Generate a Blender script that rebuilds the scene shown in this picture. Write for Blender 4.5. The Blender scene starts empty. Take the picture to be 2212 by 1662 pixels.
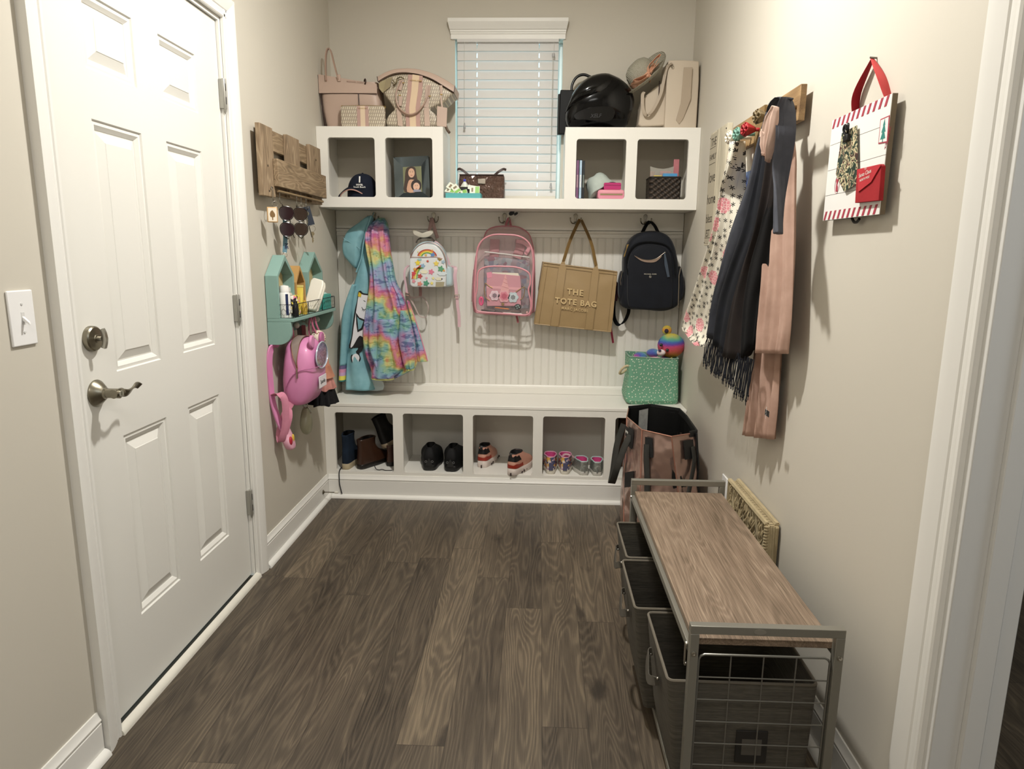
import bpy, bmesh, math, random
from mathutils import Vector, Matrix, noise
C = bpy.context.scene.collection
PI = math.pi
# ------------------------------------------------------------------ camera
CAM = Vector((1.1062, -0.1595, 1.2775)); YAW, PIT, ROL, FPX = 0.0383, 0.1905, 0.0107, 1467.25
_f = Vector((-math.sin(YAW)*math.cos(PIT), math.cos(YAW)*math.cos(PIT), -math.sin(PIT)))
_r = Vector((math.cos(YAW), math.sin(YAW), 0)); _u = _r.cross(_f)
_R = _r*math.cos(ROL)+_u*math.sin(ROL); _U = -_r*math.sin(ROL)+_u*math.cos(ROL)
cd = bpy.data.cameras.new('camera'); cam = bpy.data.objects.new('camera', cd); C.objects.link(cam)
cam.matrix_world = Matrix(((_R.x, _U.x, -_f.x, CAM.x), (_R.y, _U.y, -_f.y, CAM.y), (_R.z, _U.z, -_f.z, CAM.z), (0, 0, 0, 1)))
cd.sensor_width = 36; cd.lens = FPX/2212*36; cd.clip_start = .02; cd.clip_end = 60
bpy.context.scene.camera = cam
def at(px, py, x=None, y=None, z=None):
    """world point seen at a pixel of the photograph, on the plane x=, y= or z="""
    d = _f+_R*((px-1106)/FPX)-_U*((py-831)/FPX)
    t = (x-CAM.x)/d.x if x is not None else (y-CAM.y)/d.y if y is not None else (z-CAM.z)/d.z
    return CAM+d*t
# ------------------------------------------------------------------ world, lights, exposure
sc = bpy.context.scene
sc.view_settings.view_transform = 'Standard'; sc.view_settings.look = 'None'
sc.view_settings.gamma = 1; sc.view_settings.use_curve_mapping = False; sc.view_settings.exposure = 0.03
wd = bpy.data.worlds.new('world'); sc.world = wd; wd.use_nodes = True
bg = wd.node_tree.nodes['Background']; bg.inputs[0].default_value = (.50, .86, 1.0, 1); bg.inputs[1].default_value = 3.0
def point(name, loc, watts, rad, col):
    l = bpy.data.lights.new(name, 'POINT'); l.energy = watts; l.shadow_soft_size = rad; l.color = col
    o = bpy.data.objects.new(name, l); o.location = loc; C.objects.link(o); return o
def arealight(name, loc, rot, watts, sx, sy, col):
    l = bpy.data.lights.new(name, 'AREA'); l.energy = watts; l.shape = 'RECTANGLE'; l.size = sx; l.size_y = sy; l.color = col
    o = bpy.data.objects.new(name, l); o.location = loc; o.rotation_euler = rot; C.objects.link(o); return o
point('mudroom_lamp', (1.0, 1.84, 2.64), 14, .035, (1, .976, .925))
arealight('mudroom_downlight', (1.0, 1.84, 2.64), (0, 0, 0), 36, .09, .09, (1, .976, .925))
arealight('hall_fill', (1.0, -.75, 2.66), (0, 0, 0), 23, .6, .6, (1, .97, .93))  # added soft fill from behind the camera, not a real fixture
arealight('next_room_fill', (2.9, .2, 2.2), (0, math.radians(40), 0), 10, .8, .8, (.85, .93, 1))  # cool fill added to lift the grey doorway jamb, no window there
# ------------------------------------------------------------------ dimensions
W, YB, YL, YU = 1.867, 3.582, 3.234, 3.296      # right wall, back wall, bench front, upper cubby front
ZB, ZS, ZT = .508, 1.496, 1.879                 # bench top, upper shelf underside, upper shelf top
CEIL = 2.72
# ------------------------------------------------------------------ materials
def lin(c):
    if isinstance(c, str): c = [int(c[i:i+2], 16) for i in (0, 2, 4)]
    return tuple((v/255/12.92 if v/255 <= .04045 else ((v/255+.055)/1.055)**2.4) for v in c[:3])+(1,)
class G:
    """small node-graph writer"""
    def __init__(s, name):
        s.m = bpy.data.materials.new(name); s.m.use_nodes = True; s.t = s.m.node_tree
        s.b = s.t.nodes['Principled BSDF']; s.out = s.t.nodes['Material Output']
    def n(s, typ, ins=(), **kw):
        nd = s.t.nodes.new('ShaderNode'+typ)
        for k, v in kw.items(): setattr(nd, k, v)
        for i, v in (ins.items() if isinstance(ins, dict) else enumerate(ins)):
            s.put(nd.inputs[i], v)
        return nd
    def put(s, sock, v):
        if v is None: return
        if isinstance(v, bpy.types.NodeSocket): s.t.links.new(v, sock)
        elif isinstance(v, bpy.types.Node): s.t.links.new(v.outputs[0], sock)
        else: sock.default_value = v
    def math(s, op, a, b=0.0, c=None): return s.n('Math', [a, b] if c is None else [a, b, c], operation=op).outputs[0]
    def vmath(s, op, a, b): return s.n('VectorMath', [a, b], operation=op).outputs[0]
    def mix(s, f, a, b, mode='MIX'):
        nd = s.n('Mix', data_type='RGBA', blend_type=mode); s.put(nd.inputs[0], f); s.put(nd.inputs[6], a); s.put(nd.inputs[7], b); return nd.outputs[2]
    def ramp(s, f, stops, interp='LINEAR'):
        nd = s.n('ValToRGB', [f]); cr = nd.color_ramp; cr.interpolation = interp
        while len(cr.elements) < len(stops): cr.elements.new(.5)
        for e, (p, c) in zip(cr.elements, stops): e.position = p; e.color = lin(c) if isinstance(c, str) else (c, c, c, 1)
        return nd.outputs[0]
    def obj(s): return s.n('TexCoord').outputs['Object']
    def noise(s, vec, scale, detail=3, rough=.5, dist=0):
        nd = s.n('TexNoise'); s.put(nd.inputs['Vector'], vec); nd.inputs['Scale'].default_value = scale
        nd.inputs['Detail'].default_value = detail; nd.inputs['Roughness'].default_value = rough; nd.inputs['Distortion'].default_value = dist; return nd
    def scaled(s, vec, sv, loc=(0, 0, 0), rot=(0, 0, 0)):
        nd = s.n('Mapping'); s.put(nd.inputs[0], vec); nd.inputs[1].default_value = loc; nd.inputs[2].default_value = rot; nd.inputs[3].default_value = sv; return nd.outputs[0]
    def bump(s, h, strength=.3, dist=.002):
        b = s.n('Bump'); b.inputs['Strength'].default_value = strength; b.inputs['Distance'].default_value = dist; s.put(b.inputs['Height'], h); s.t.links.new(b.outputs[0], s.b.inputs['Normal'])
    def set(s, col=None, rough=None, metal=None, **kw):
        if col is not None: s.put(s.b.inputs['Base Color'], lin(col) if isinstance(col, str) else col)
        if rough is not None: s.put(s.b.inputs['Roughness'], rough)
        if metal is not None: s.put(s.b.inputs['Metallic'], metal)
        for k, v in kw.items(): s.put(s.b.inputs[k.replace('_', ' ')], v)
_pc = {}
def plain(col, rough=.5, metal=0, bump=0, scale=300, var=0, coat=0, spec=None):
    key = (col, rough, metal, bump, scale, var, coat, spec)
    if key in _pc: return _pc[key]
    g = G('paint_'+col); g.set(col, rough, metal)
    if coat: g.set(Coat_Weight=coat, Coat_Roughness=.08)
    if spec is not None: g.b.inputs['Specular IOR Level'].default_value = spec
    if bump or var:
        o = g.obj(); nz = g.noise(o, scale, 4)
        if bump: g.bump(nz.outputs[0], bump, .001)
        if var:
            n2 = g.noise(o, scale*.06, 3); c = lin(col)
            g.set(g.mix(n2.outputs[0], tuple(v*(1-var) for v in c[:3])+(1,), tuple(min(1, v*(1+var)) for v in c[:3])+(1,)))
    _pc[key] = g.m; return g.m
def cloth(col, col2=None, scale=900, rough=.9, bump=.5, var=.12, sheen=0):
    key = ('cl', col, col2, scale, rough)
    if key in _pc: return _pc[key]
    g = G('cloth_'+col); o = g.obj(); n1 = g.noise(o, scale, 2); n2 = g.noise(o, 14, 3)
    a = lin(col); b = lin(col2) if col2 else tuple(v*(1-var) for v in a[:3])+(1,)
    g.set(g.mix(g.ramp(n2.outputs[0], [(.35, 0.0), (.65, 1.0)]), a, b), rough, Sheen_Weight=sheen)
    g.b.inputs['Specular IOR Level'].default_value = .25
    g.bump(g.math('ADD', n1.outputs[0], g.math('MULTIPLY', n2.outputs[0], 2.0)), bump, .0012)
    _pc[key] = g.m; return g.m
def metal(col, rough=.3): return plain(col, rough, 1)
def glass(col='ffffff', rough=.02, alpha=.12):
    g = G('clear_'+col); g.set(col, rough, 0, Alpha=alpha); return g.m
def wood(name, dark, mid, light, axis='Y', ring=9, sx=7, sy=1.1, fiber=1.0, rough=.6, planks=None, bump=.25, seed=0, knots=.0, cx='X', ra=.30):
    """grain stretched along axis; contour lines of a smooth noise make the cathedral figure; planks=(width, length, x0)"""
    g = G(name); sep = g.n('SeparateXYZ', [g.obj()]); idx = {'X': 0, 'Y': 1, 'Z': 2}
    along = sep.outputs[idx[axis]]; across = sep.outputs[idx[cx]]; third = sep.outputs[({0, 1, 2}-{idx[axis], idx[cx]}).pop()]
    mul = 1.0; rnd = None
    if planks:
        w, L, x0 = planks
        u = g.math('DIVIDE', g.math('SUBTRACT', across, x0), w); ci = g.math('FLOOR', u)
        wn = g.n('TexWhiteNoise', noise_dimensions='1D'); g.put(wn.inputs['W'], g.math('ADD', ci, 3.7))
        v = g.math('ADD', g.math('DIVIDE', along, L), g.math('MULTIPLY', wn.outputs[0], 5.0)); ri = g.math('FLOOR', v)
        w2 = g.n('TexWhiteNoise', noise_dimensions='2D'); cmb = g.n('CombineXYZ', [ci, ri, 0.0]); g.put(w2.inputs['Vector'], cmb.outputs[0])
        rnd = g.n('SeparateXYZ', [w2.outputs['Color']])
        ox = g.math('MULTIPLY', rnd.outputs[0], 31.0); oy = g.math('MULTIPLY', rnd.outputs[1], 17.0)
        across2 = g.math('ADD', across, ox); along2 = g.math('ADD', along, oy)
        fu = g.math('FRACT', u); fv = g.math('FRACT', v)
        eu = g.math('MINIMUM', fu, g.math('SUBTRACT', 1.0, fu)); ev = g.math('MINIMUM', fv, g.math('SUBTRACT', 1.0, fv))
        seam = g.math('MINIMUM', g.math('MULTIPLY', eu, w), g.math('MULTIPLY', ev, L))
    else: across2 = g.math('ADD', across, float(seed)); along2 = along
    vec = g.n('CombineXYZ', [across2, along2, third]).outputs[0]
    base = g.noise(g.scaled(vec, (sx, sy, sx)), 1.0, 2, .45, .25)
    rings = g.math('MULTIPLY', base.outputs[0], float(ring)*6.283)
    rip = g.noise(g.scaled(vec, (sx*5, sy*5, sx*5)), 1.0, 3)
    sn = g.math('MULTIPLY_ADD', g.math('SINE', g.math('ADD', rings, g.math('MULTIPLY', rip.outputs[0], 4.0))), .5, .5)
    s1 = g.math('POWER', sn, 1.7)
    fib = g.noise(g.scaled(vec, (520, 7, 520)), 1.0, 3, .6)
    blot = g.noise(g.scaled(vec, (sx*1.9, sy*2.2, sx)), 1.0, 4, .6)
    f = g.math('ADD', g.math('MULTIPLY', s1, ra), g.math('MULTIPLY', g.math('SUBTRACT', fib.outputs[0], .5), .9*fiber))
    f = g.math('ADD', f, g.math('MULTIPLY', g.math('SUBTRACT', blot.outputs[0], .5), .85))
    f = g.math('ADD', f, .33)
    if rnd is not None: f = g.math('ADD', f, g.math('MULTIPLY', g.math('SUBTRACT', rnd.outputs[2], .5), .30))
    col = g.ramp(f, [(.0, dark), (.5, mid), (1.0, light)])
    if knots:
        vo = g.n('TexVoronoi', feature='F1'); g.put(vo.inputs['Vector'], g.scaled(vec, (4.2, 1.9, 1))); vo.inputs['Scale'].default_value = 1
        wob = g.noise(g.scaled(vec, (30, 12, 1)), 1, 3)
        kd = g.math('ADD', vo.outputs['Distance'], g.math('MULTIPLY', g.math('SUBTRACT', wob.outputs[0], .5), .28))
        km = g.ramp(kd, [(.0, 1.0), (.07, .85), (.16, 0.0)])
        col = g.mix(g.math('MULTIPLY', km, knots), col, lin(dark))
    if planks:
        sm = g.ramp(g.math('MULTIPLY', seam, 100.0), [(0.05, 1.0), (.14, 0.0)])
        col = g.mix(g.math('MULTIPLY', sm, .75), col, lin('2b241c'))
    g.set(col, rough); g.bump(g.math('ADD', g.math('MULTIPLY', fib.outputs[0], .7), g.math('MULTIPLY', s1, .4)), bump, .0012)
    return g.m
# ------------------------------------------------------------------ mesh builder
ORI = {}
def tag(o, label=None, cat=None, group=None, kind=None):
    for k, v in (('label', label), ('category', cat), ('group', group), ('kind', kind)):
        if v: o[k] = v
    return o
def thing(name, label, cat, loc, group=None):
    o = bpy.data.objects.new(name, None); C.objects.link(o); o.location = loc; o.empty_display_size = .03
    ORI[o] = Vector(loc); return tag(o, label, cat, group)
def frame_along(pts, up=Vector((0, 0, 1)), closed=False):
    out = []; n = len(pts); prev = None
    for i in range(n):
        a = pts[(i-1) % n] if (closed or i > 0) else pts[0]; b = pts[(i+1) % n] if (closed or i < n-1) else pts[-1]
        t = (b-a); t = t.normalized() if t.length > 1e-9 else Vector((0, 0, 1))
        if prev is None:
            x = t.cross(up)
            if x.length < 1e-3: x = t.cross(Vector((0, 1, 0)))
            if x.length < 1e-3: x = t.cross(Vector((1, 0, 0)))
        else: x = prev-t*prev.dot(t)
        x.normalize(); prev = x; out.append((t, x, x.cross(t)))
    return out
def smooth_path(pts, n=6, closed=False):
    P = [Vector(p) for p in pts]; out = []; m = len(P)
    if m < 3: return P
    for i in range(m if closed else m-1):
        p0 = P[(i-1) % m] if (closed or i > 0) else P[0]*2-P[1]; p1 = P[i]; p2 = P[(i+1) % m]
        p3 = P[(i+2) % m] if (closed or i < m-2) else P[-1]*2-P[-2]
        for k in range(n):
            t = k/n; out.append(.5*((2*p1)+(p2-p0)*t+(2*p0-5*p1+4*p2-p3)*t*t+(3*p1-p0-3*p2+p3)*t**3))
    if not closed: out.append(P[-1])
    return out
def rrect(w, h, r, n=4):
    """rounded rectangle outline centred on 0"""
    r = min(r, w/2-1e-5, h/2-1e-5); o = []
    for cx_, cy_, a0 in ((w/2-r, h/2-r, 0), (-w/2+r, h/2-r, 90), (-w/2+r, -h/2+r, 180), (w/2-r, -h/2+r, 270)):
        for k in range(n+1):
            a = math.radians(a0+90*k/n); o.append((cx_+r*math.cos(a), cy_+r*math.sin(a)))
    return o
class MB:
    def __init__(s, M=None): s.v = []; s.f = []; s.mi = []; s.M = M; s.cur = 0; s.uv = None
    def mat(s, i): s.cur = i; return s
    def add(s, vs, fs):
        o = len(s.v); s.v += [(s.M @ Vector(v)) if s.M else Vector(v) for v in vs]
        for f in fs: s.f.append([o+i for i in f]); s.mi.append(s.cur)
        return s
    def box(s, x0, x1, y0, y1, z0, z1):
        v = [(x, y, z) for x in (x0, x1) for y in (y0, y1) for z in (z0, z1)]
        return s.add(v, [(0, 1, 3, 2), (4, 6, 7, 5), (0, 4, 5, 1), (2, 3, 7, 6), (0, 2, 6, 4), (1, 5, 7, 3)])
    def loft(s, rings, caps=True, closed=True, loop=False):
        n = len(rings[0]); v = [p for r in rings for p in r]; f = []; m = len(rings)
        for i in range(m if loop else m-1):
            for j in range(n if closed else n-1):
                f.append((i*n+j, i*n+(j+1) % n, ((i+1) % m)*n+(j+1) % n, ((i+1) % m)*n+j))
        if caps and not loop: f.append(tuple(range(n-1, -1, -1))); f.append(tuple((m-1)*n+j for j in range(n)))
        return s.add(v, f)
    def tube(s, pts, r, n=10, closed=False, caps=True, sx=1, up=(0, 0, 1)):
        pts = [Vector(p) for p in pts]; fr = frame_along(pts, Vector(up), closed); rings = []
        for i, (p, (t, x, y)) in enumerate(zip(pts, fr)):
            rr = r[i] if isinstance(r, (list, tuple)) else r
            rings.append([p+x*(math.cos(2*PI*k/n)*rr*sx)+y*(math.sin(2*PI*k/n)*rr) for k in range(n)])
        return s.loft(rings, caps and not closed, True, closed)
    def strap(s, pts, w, th, wdir, closed=False):
        """flat band: wdir is the direction (or one per point) of its width"""
        pts = [Vector(p) for p in pts]; rings = []; n = len(pts)
        for i, p in enumerate(pts):
            a = pts[(i-1) % n] if (closed or i > 0) else pts[0]; b = pts[(i+1) % n] if (closed or i < n-1) else pts[-1]
            t = (b-a).normalized(); wd_ = Vector(wdir[i]) if isinstance(wdir[0], (tuple, list, Vector)) else Vector(wdir)
            wd_ = (wd_-t*wd_.dot(t)); wd_ = wd_.normalized() if wd_.length > 1e-6 else t.orthogonal().normalized(); nn = t.cross(wd_)
            hw = (w[i] if isinstance(w, (list, tuple)) else w)/2; ht = th/2
            rings.append([p+wd_*a_+nn*b_ for a_, b_ in ((-hw, -ht*.4), (-hw*.94, -ht), (hw*.94, -ht), (hw, -ht*.4), (hw, ht*.4), (hw*.94, ht), (-hw*.94, ht), (-hw, ht*.4))])
        return s.loft(rings, not closed, True, closed)
    def lathe(s, prof, n=24, c=(0, 0, 0), ax='Z', squash=(1, 1)):
        rings = []
        for r, h in prof:
            ring = []
            for k in range(n):
                a = 2*PI*k/n; u, w = r*math.cos(a)*squash[0], r*math.sin(a)*squash[1]
                ring.append({'Z': (c[0]+u, c[1]+w, c[2]+h), 'Y': (c[0]+w, c[1]+h, c[2]+u), 'X': (c[0]+h, c[1]+u, c[2]+w)}[ax])
            rings.append(ring)
        return s.loft(rings)
    def prism(s, pts, d0, d1, plane='XZ'):
        """extrude a 2-D outline: plane XZ -> along Y, YZ -> along X, XY -> along Z"""
        mk = {'XZ': lambda a, b, d: (a, d, b), 'YZ': lambda a, b, d: (d, a, b), 'XY': lambda a, b, d: (a, b, d)}[plane]
        n = len(pts); v = [mk(a, b, d0) for a, b in pts]+[mk(a, b, d1) for a, b in pts]
        return s.add(v, [tuple(range(n)), tuple(range(2*n-1, n-1, -1))]+[(j, n+j, n+(j+1) % n, (j+1) % n) for j in range(n)])
    def grid(s, fn, nu, nv, th=0):
        """surface fn(u,v) -> point, optional thickness along normals"""
        P = [[Vector(fn(i/nu, j/nv)) for j in range(nv+1)] for i in range(nu+1)]
        v = [p for r in P for p in r]; q = nv+1
        f = [(i*q+j, (i+1)*q+j, (i+1)*q+j+1, i*q+j+1) for i in range(nu) for j in range(nv)]
        if th:
            N = []
            for i in range(nu+1):
                for j in range(nv+1):
                    du = P[min(i+1, nu)][j]-P[max(i-1, 0)][j]; dv = P[i][min(j+1, nv)]-P[i][max(j-1, 0)]; k = du.cross(dv)
                    N.append(k.normalized() if k.length > 1e-12 else Vector((0, 0, 1)))
            o = len(v); v2 = [a-b*th for a, b in zip(v, N)]; f2 = [tuple(o+i for i in reversed(x)) for x in f]
            bd = [i*q for i in range(nu+1)]+[nu*q+j for j in range(1, nv+1)]+[i*q+nv for i in range(nu-1, -1, -1)]+[j for j in range(nv-1, 0, -1)]
            f3 = [(bd[k], o+bd[k], o+bd[(k+1) % len(bd)], bd[(k+1) % len(bd)]) for k in range(len(bd))]
            v, f = v+v2, f+f2+f3
        return s.add(v, f)
    def ball(s, c, rx, ry=None, rz=None, n=14, m=9):
        ry = ry or rx; rz = rz or rx; rings = []
        for i in range(1, m):
            a = PI*i/m; rings.append([(c[0]+rx*math.sin(a)*math.cos(2*PI*k/n), c[1]+ry*math.sin(a)*math.sin(2*PI*k/n), c[2]-rz*math.cos(a)) for k in range(n)])
        o = len(rings)*n; s.loft(rings, False)
        b = len(s.v)-o; T = [(c[0], c[1], c[2]-rz), (c[0], c[1], c[2]+rz)]
        s.v += [(s.M @ Vector(t)) if s.M else Vector(t) for t in T]; e = len(s.v)
        for k in range(n):
            s.f.append([b+(k+1) % n, b+k, e-2]); s.mi.append(s.cur)
            s.f.append([b+(m-2)*n+k, b+(m-2)*n+(k+1) % n, e-1]); s.mi.append(s.cur)
        return s
    def build(s, name, mats, parent=None, bevel=0, seg=2, smooth=True, ang=40, sub=0, org=None):
        if not isinstance(mats, (list, tuple)): mats = [mats]
        if org is None:
            if parent is not None: org = ORI[parent]
            else:
                xs = [v.x for v in s.v]; ys = [v.y for v in s.v]; zs = [v.z for v in s.v]
                org = Vector(((min(xs)+max(xs))/2, (min(ys)+max(ys))/2, min(zs)))
        org = Vector(org)
        me = bpy.data.meshes.new(name); me.from_pydata([v-org for v in s.v], [], s.f)
        for m in mats: me.materials.append(m)
        me.polygons.foreach_set('material_index', s.mi)
        bm = bmesh.new(); bm.from_mesh(me); bmesh.ops.recalc_face_normals(bm, faces=bm.faces); bm.to_mesh(me); bm.free()
        if smooth:
            me.shade_smooth()
            if ang < 180: me.set_sharp_from_angle(angle=math.radians(ang))
        o = bpy.data.objects.new(name, me); C.objects.link(o)
        if parent is not None: o.parent = parent; o.location = org-ORI[parent]
        else: o.location = org
        ORI[o] = org
        if bevel:
            b = o.modifiers.new('bevel', 'BEVEL'); b.width = bevel; b.segments = seg; b.limit_method = 'ANGLE'; b.angle_limit = math.radians(35); b.harden_normals = False
        if sub:
            b = o.modifiers.new('sub', 'SUBSURF'); b.levels = sub; b.render_levels = sub
        return o
def struct(o): o['kind'] = 'structure'; return o
def text_mesh(name, body, size, M, mat, parent, extrude=.0004, align='CENTER', bold=0, sp=1.0, shear=0):
    """lettering as a mesh part; M places the text (x right, y up, z out of the surface)"""
    cu = bpy.data.curves.new(name, 'FONT'); cu.body = body; cu.size = size; cu.align_x = align; cu.extrude = extrude; cu.offset = bold; cu.space_character = sp; cu.shear = shear
    cu.resolution_u = 3
    t = bpy.data.objects.new(name, cu); C.objects.link(t); dg = bpy.context.evaluated_depsgraph_get(); dg.update()
    me = bpy.data.meshes.new_from_object(t.evaluated_get(dg)); bpy.data.objects.remove(t); bpy.data.curves.remove(cu)
    org = ORI[parent]; me.transform(Matrix.Translation(-org) @ M); me.materials.clear(); me.materials.append(mat)
    o = bpy.data.objects.new(name, me); C.objects.link(o); o.parent = parent; ORI[o] = org; return o
def axes(o, x, y, z):
    """matrix from an origin and three axes"""
    x, y, z, o = Vector(x).normalized(), Vector(y).normalized(), Vector(z).normalized(), Vector(o)
    return Matrix(((x.x, y.x, z.x, o.x), (x.y, y.y, z.y, o.y), (x.z, y.z, z.z, o.z), (0, 0, 0, 1)))
def poly_rows(left, right, z):
    """x at height z on a polyline [(x,z)...] pair"""
    def ev(pl):
        pl = sorted(pl, key=lambda q: q[1])
        if z <= pl[0][1]: return pl[0][0]
        for (x0, z0), (x1, z1) in zip(pl, pl[1:]):
            if z <= z1: return x0+(x1-x0)*(z-z0)/max(1e-9, z1-z0)
        return pl[-1][0]
    return ev(left), ev(right)
def sm(t): t = max(0, min(1, t)); return t*t*(3-2*t)
def nz(*p): return noise.noise(Vector((tuple(p)+(0, 0))[:3]))
# ================================================================== THE SETTING
g = G('wall_paint'); o_ = g.obj(); nn_ = g.noise(o_, 260, 3)
g.set('cbc5b8', .7); g.bump(nn_.outputs[0], .06, .001); WALL = g.m
TRIM = plain('e9e7e1', .38, bump=.02, scale=90); WHITE = plain('eceae4', .42); DOORW = plain('e4e2db', .4, bump=.03, scale=400)
FLOOR = wood('floor_planks', '2b241d', '5b5042', '887963', 'Y', ring=26, sx=8.5, sy=.85, rough=.42, planks=(.1285, 1.22, .8780), bump=.12, knots=.95, fiber=.9, ra=.22)
NICKEL = metal('8d8778', .32); STEEL = metal('b9b6ad', .28); BLACKM = plain('151515', .35, .6)
X1 = 2.35
b = MB(); b.box(-.1, 3.4, -2.2, YB+.1, -.05, 0); struct(b.build('floor', FLOOR, org=(0, 0, 0), smooth=False))
b = MB(); b.box(-.1, 3.4, -2.2, YB+.1, CEIL, CEIL+.06); struct(b.build('ceiling', plain('efece4', .8), smooth=False))
# door opening in the left wall: y 1.404..2.318, top 2.07
DY0, DY1, DH = 1.404, 2.318, 2.066
b = MB(); b.box(-.12, 0, -2.2, DY0, 0, CEIL); b.box(-.12, 0, DY1, YB+.1, 0, CEIL); b.box(-.12, 0, DY0, DY1, DH, CEIL); struct(b.build('wall_left', WALL, smooth=False))
WX0, WX1, WZ0, WZ1 = .652, 1.205, 1.556, 2.352
b = MB(); b.box(0, W, YB, YB+.1, 0, WZ0); b.box(0, W, YB, YB+.1, WZ1, CEIL); b.box(0, WX0, YB, YB+.1, WZ0, WZ1); b.box(WX1, W, YB, YB+.1, WZ0, WZ1); struct(b.build('wall_back', WALL, smooth=False))
# right wall ends at the doorway whose far jamb is at y 1.03
b = MB(); b.box(W, W+.115, 1.035, YB+.1, 0, CEIL); b.box(W, W+.115, -2.2, 1.035, 2.1, CEIL); b.box(W, W+.115, -2.2, -.05, 0, 2.1); struct(b.build('wall_right', WALL, smooth=False))
b = MB(); b.box(-.1, 3.4, -2.3, -2.2, 0, CEIL); struct(b.build('wall_front', WALL, smooth=False))
b = MB(); b.box(3.3, 3.4, -2.2, YB+.1, 0, CEIL); b.box(W+.115, 3.3, 2.4, 2.5, 0, CEIL); struct(b.build('wall_beyond', WALL, smooth=False))
# casing profile (distance from opening, projection)
CAS = [(0, 0), (0, .010), (.004, .013), (.012, .013), (.015, .010), (.021, .012), (.026, .012), (.029, .015), (.048, .021), (.063, .024), (.0695, .0235), (.07, .0)]
def casing_v(b, x, y, sgn, z0, z1, nx=1):
    """upright casing: y = opening edge, sgn = direction away from the opening, nx = wall normal sign along x"""
    b.prism([(x+nx*p, y+sgn*d) for d, p in CAS], z0, z1, 'XY')
# right doorway: casing, jamb, stop
b = MB(); casing_v(b, W, 1.03, 1, 0, 2.16, -1); b.prism([(z, W-p) for z, p in [(2.09+d, q) for d, q in CAS]], 0, 0, 'XY') if 0 else None
b.box(W-.014, W, -.1, 1.10, 2.095, 2.165); struct(b.build('trim_1', TRIM, ang=20))
b = MB(); b.box(W+.0, W+.125, 1.012, 1.0345, 0, 2.1); b.box(W+.05, W+.088, 1.0, 1.012, 0, 2.1); b.box(W, W+.125, -.05, 1.012, 2.078, 2.0995); b.box(W, W+.125, -.0495, -.03, 0, 2.078); struct(b.build('trim_2', plain('d9d8d4', .45), bevel=.002))
# baseboards
def baseboard(name, y0, y1, x=0, nx=1, shoe=True):
    b = MB(); h = .122
    prof = [(0, 0), (.012, 0), (.012, .09), (.0105, .092), (.0105, .095), (.0125, .098), (.0125, .101), (.009, .106), (.006, .115), (.004, h), (0, h)]
    b.add([(x+nx*p, y, z) for y in (y0, y1) for p, z in prof], [tuple(range(11)), tuple(range(21, 10, -1))]+[(j, 11+j, 11+(j+1) % 11, (j+1) % 11) for j in range(11)])
    if shoe:
        q = [(0, 0)]+[(.0185*math.sin(PI/2*k/6), .0185*math.cos(PI/2*k/6)) for k in range(6, -1, -1)]; n = len(q)
        b.add([(x+nx*(.0122+p), y, z) for y in (y0, y1) for p, z in q], [tuple(range(n)), tuple(range(2*n-1, n-1, -1))]+[(j, n+j, n+(j+1) % n, (j+1) % n) for j in range(n)])
    struct(b.build(name, TRIM, ang=30))
baseboard('baseboard_left', DY1+.0705, YL-.0005); baseboard('baseboard_left.001', -2.2, DY0-.0705); baseboard('baseboard_right', 1.105, YL-.0005, W, -1)
# ---- entry door
door = thing('door_1', 'white six panel entry door in the left wall', 'door', (0, (DY0+DY1)/2, 0)); struct(door)
XF = -.012       # door face
def panelled(b, ya, yb_, za, zb, cells, x):
    ys = sorted({ya, yb_}|{c[0] for c in cells}|{c[1] for c in cells}); zs = sorted({za, zb}|{c[2] for c in cells}|{c[3] for c in cells})
    for y0, y1 in zip(ys, ys[1:]):
        for z0, z1 in zip(zs, zs[1:]):
            c = [c for c in cells if c[0] <= y0+1e-6 and c[1] >= y1-1e-6 and c[2] <= z0+1e-6 and c[3] >= z1-1e-6]
            if not c: b.add([(x, y0, z0), (x, y1, z0), (x, y1, z1), (x, y0, z1)], [(0, 1, 2, 3)])
    for y0, y1, z0, z1 in cells:
        steps = [(0, 0), (.003, -.005), (.012, -.0035), (.022, -.0105), (.0235, -.0125), (.027, -.0125), (.05, -.0035), (.0515, -.002)]
        rings = [[(x+d, y0+i, z0+i), (x+d, y1-i, z0+i), (x+d, y1-i, z1-i), (x+d, y0+i, z1-i)] for i, d in steps]
        b.loft(rings, False); b.add(rings[-1], [(0, 1, 2, 3)])
b = MB(); PY = [(1.577, 1.792), (1.921, 2.135)]
cells = [(y0, y1, z0, z1) for y0, y1 in PY for z0, z1 in ((.253, .782), (.958, 1.596), (1.714, 1.893))]
panelled(b, DY0+.0215, DY1-.0215, .022, DH-.021, cells, XF)
b.box(XF-.04, XF-.0135, DY0+.0215, DY1-.0215, .022, DH-.021); b.build('door_slab', DOORW, door, ang=18)
b = MB(); b.box(-.12, -.002, DY0+.0005, DY0+.019, 0, DH-.001); b.box(-.12, -.002, DY1-.019, DY1-.0005, 0, DH-.001); b.box(-.12, -.002, DY0+.019, DY1-.019, DH-.0185, DH-.001); b.build('door_jamb', TRIM, door)
b = MB(); casing_v(b, 0, DY0+.006, -1, 0, DH+.06); casing_v(b, 0, DY1-.006, 1, 0, DH+.06)
pr = [(DH-.006+d, p) for d, p in CAS]
b.add([(p, y, z) for y in (DY0-.064, DY1+.064) for z, p in pr], [tuple(range(12)), tuple(range(23, 11, -1))]+[(j, 12+j, 12+(j+1) % 12, (j+1) % 12) for j in range(12)])
b.build('door_casing', TRIM, door, ang=25)
b = MB(); b.box(-.03, -.002, DY0+.02, DY1-.02, 0, .014); b.build('threshold', metal('6c675c', .5), door)
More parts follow.
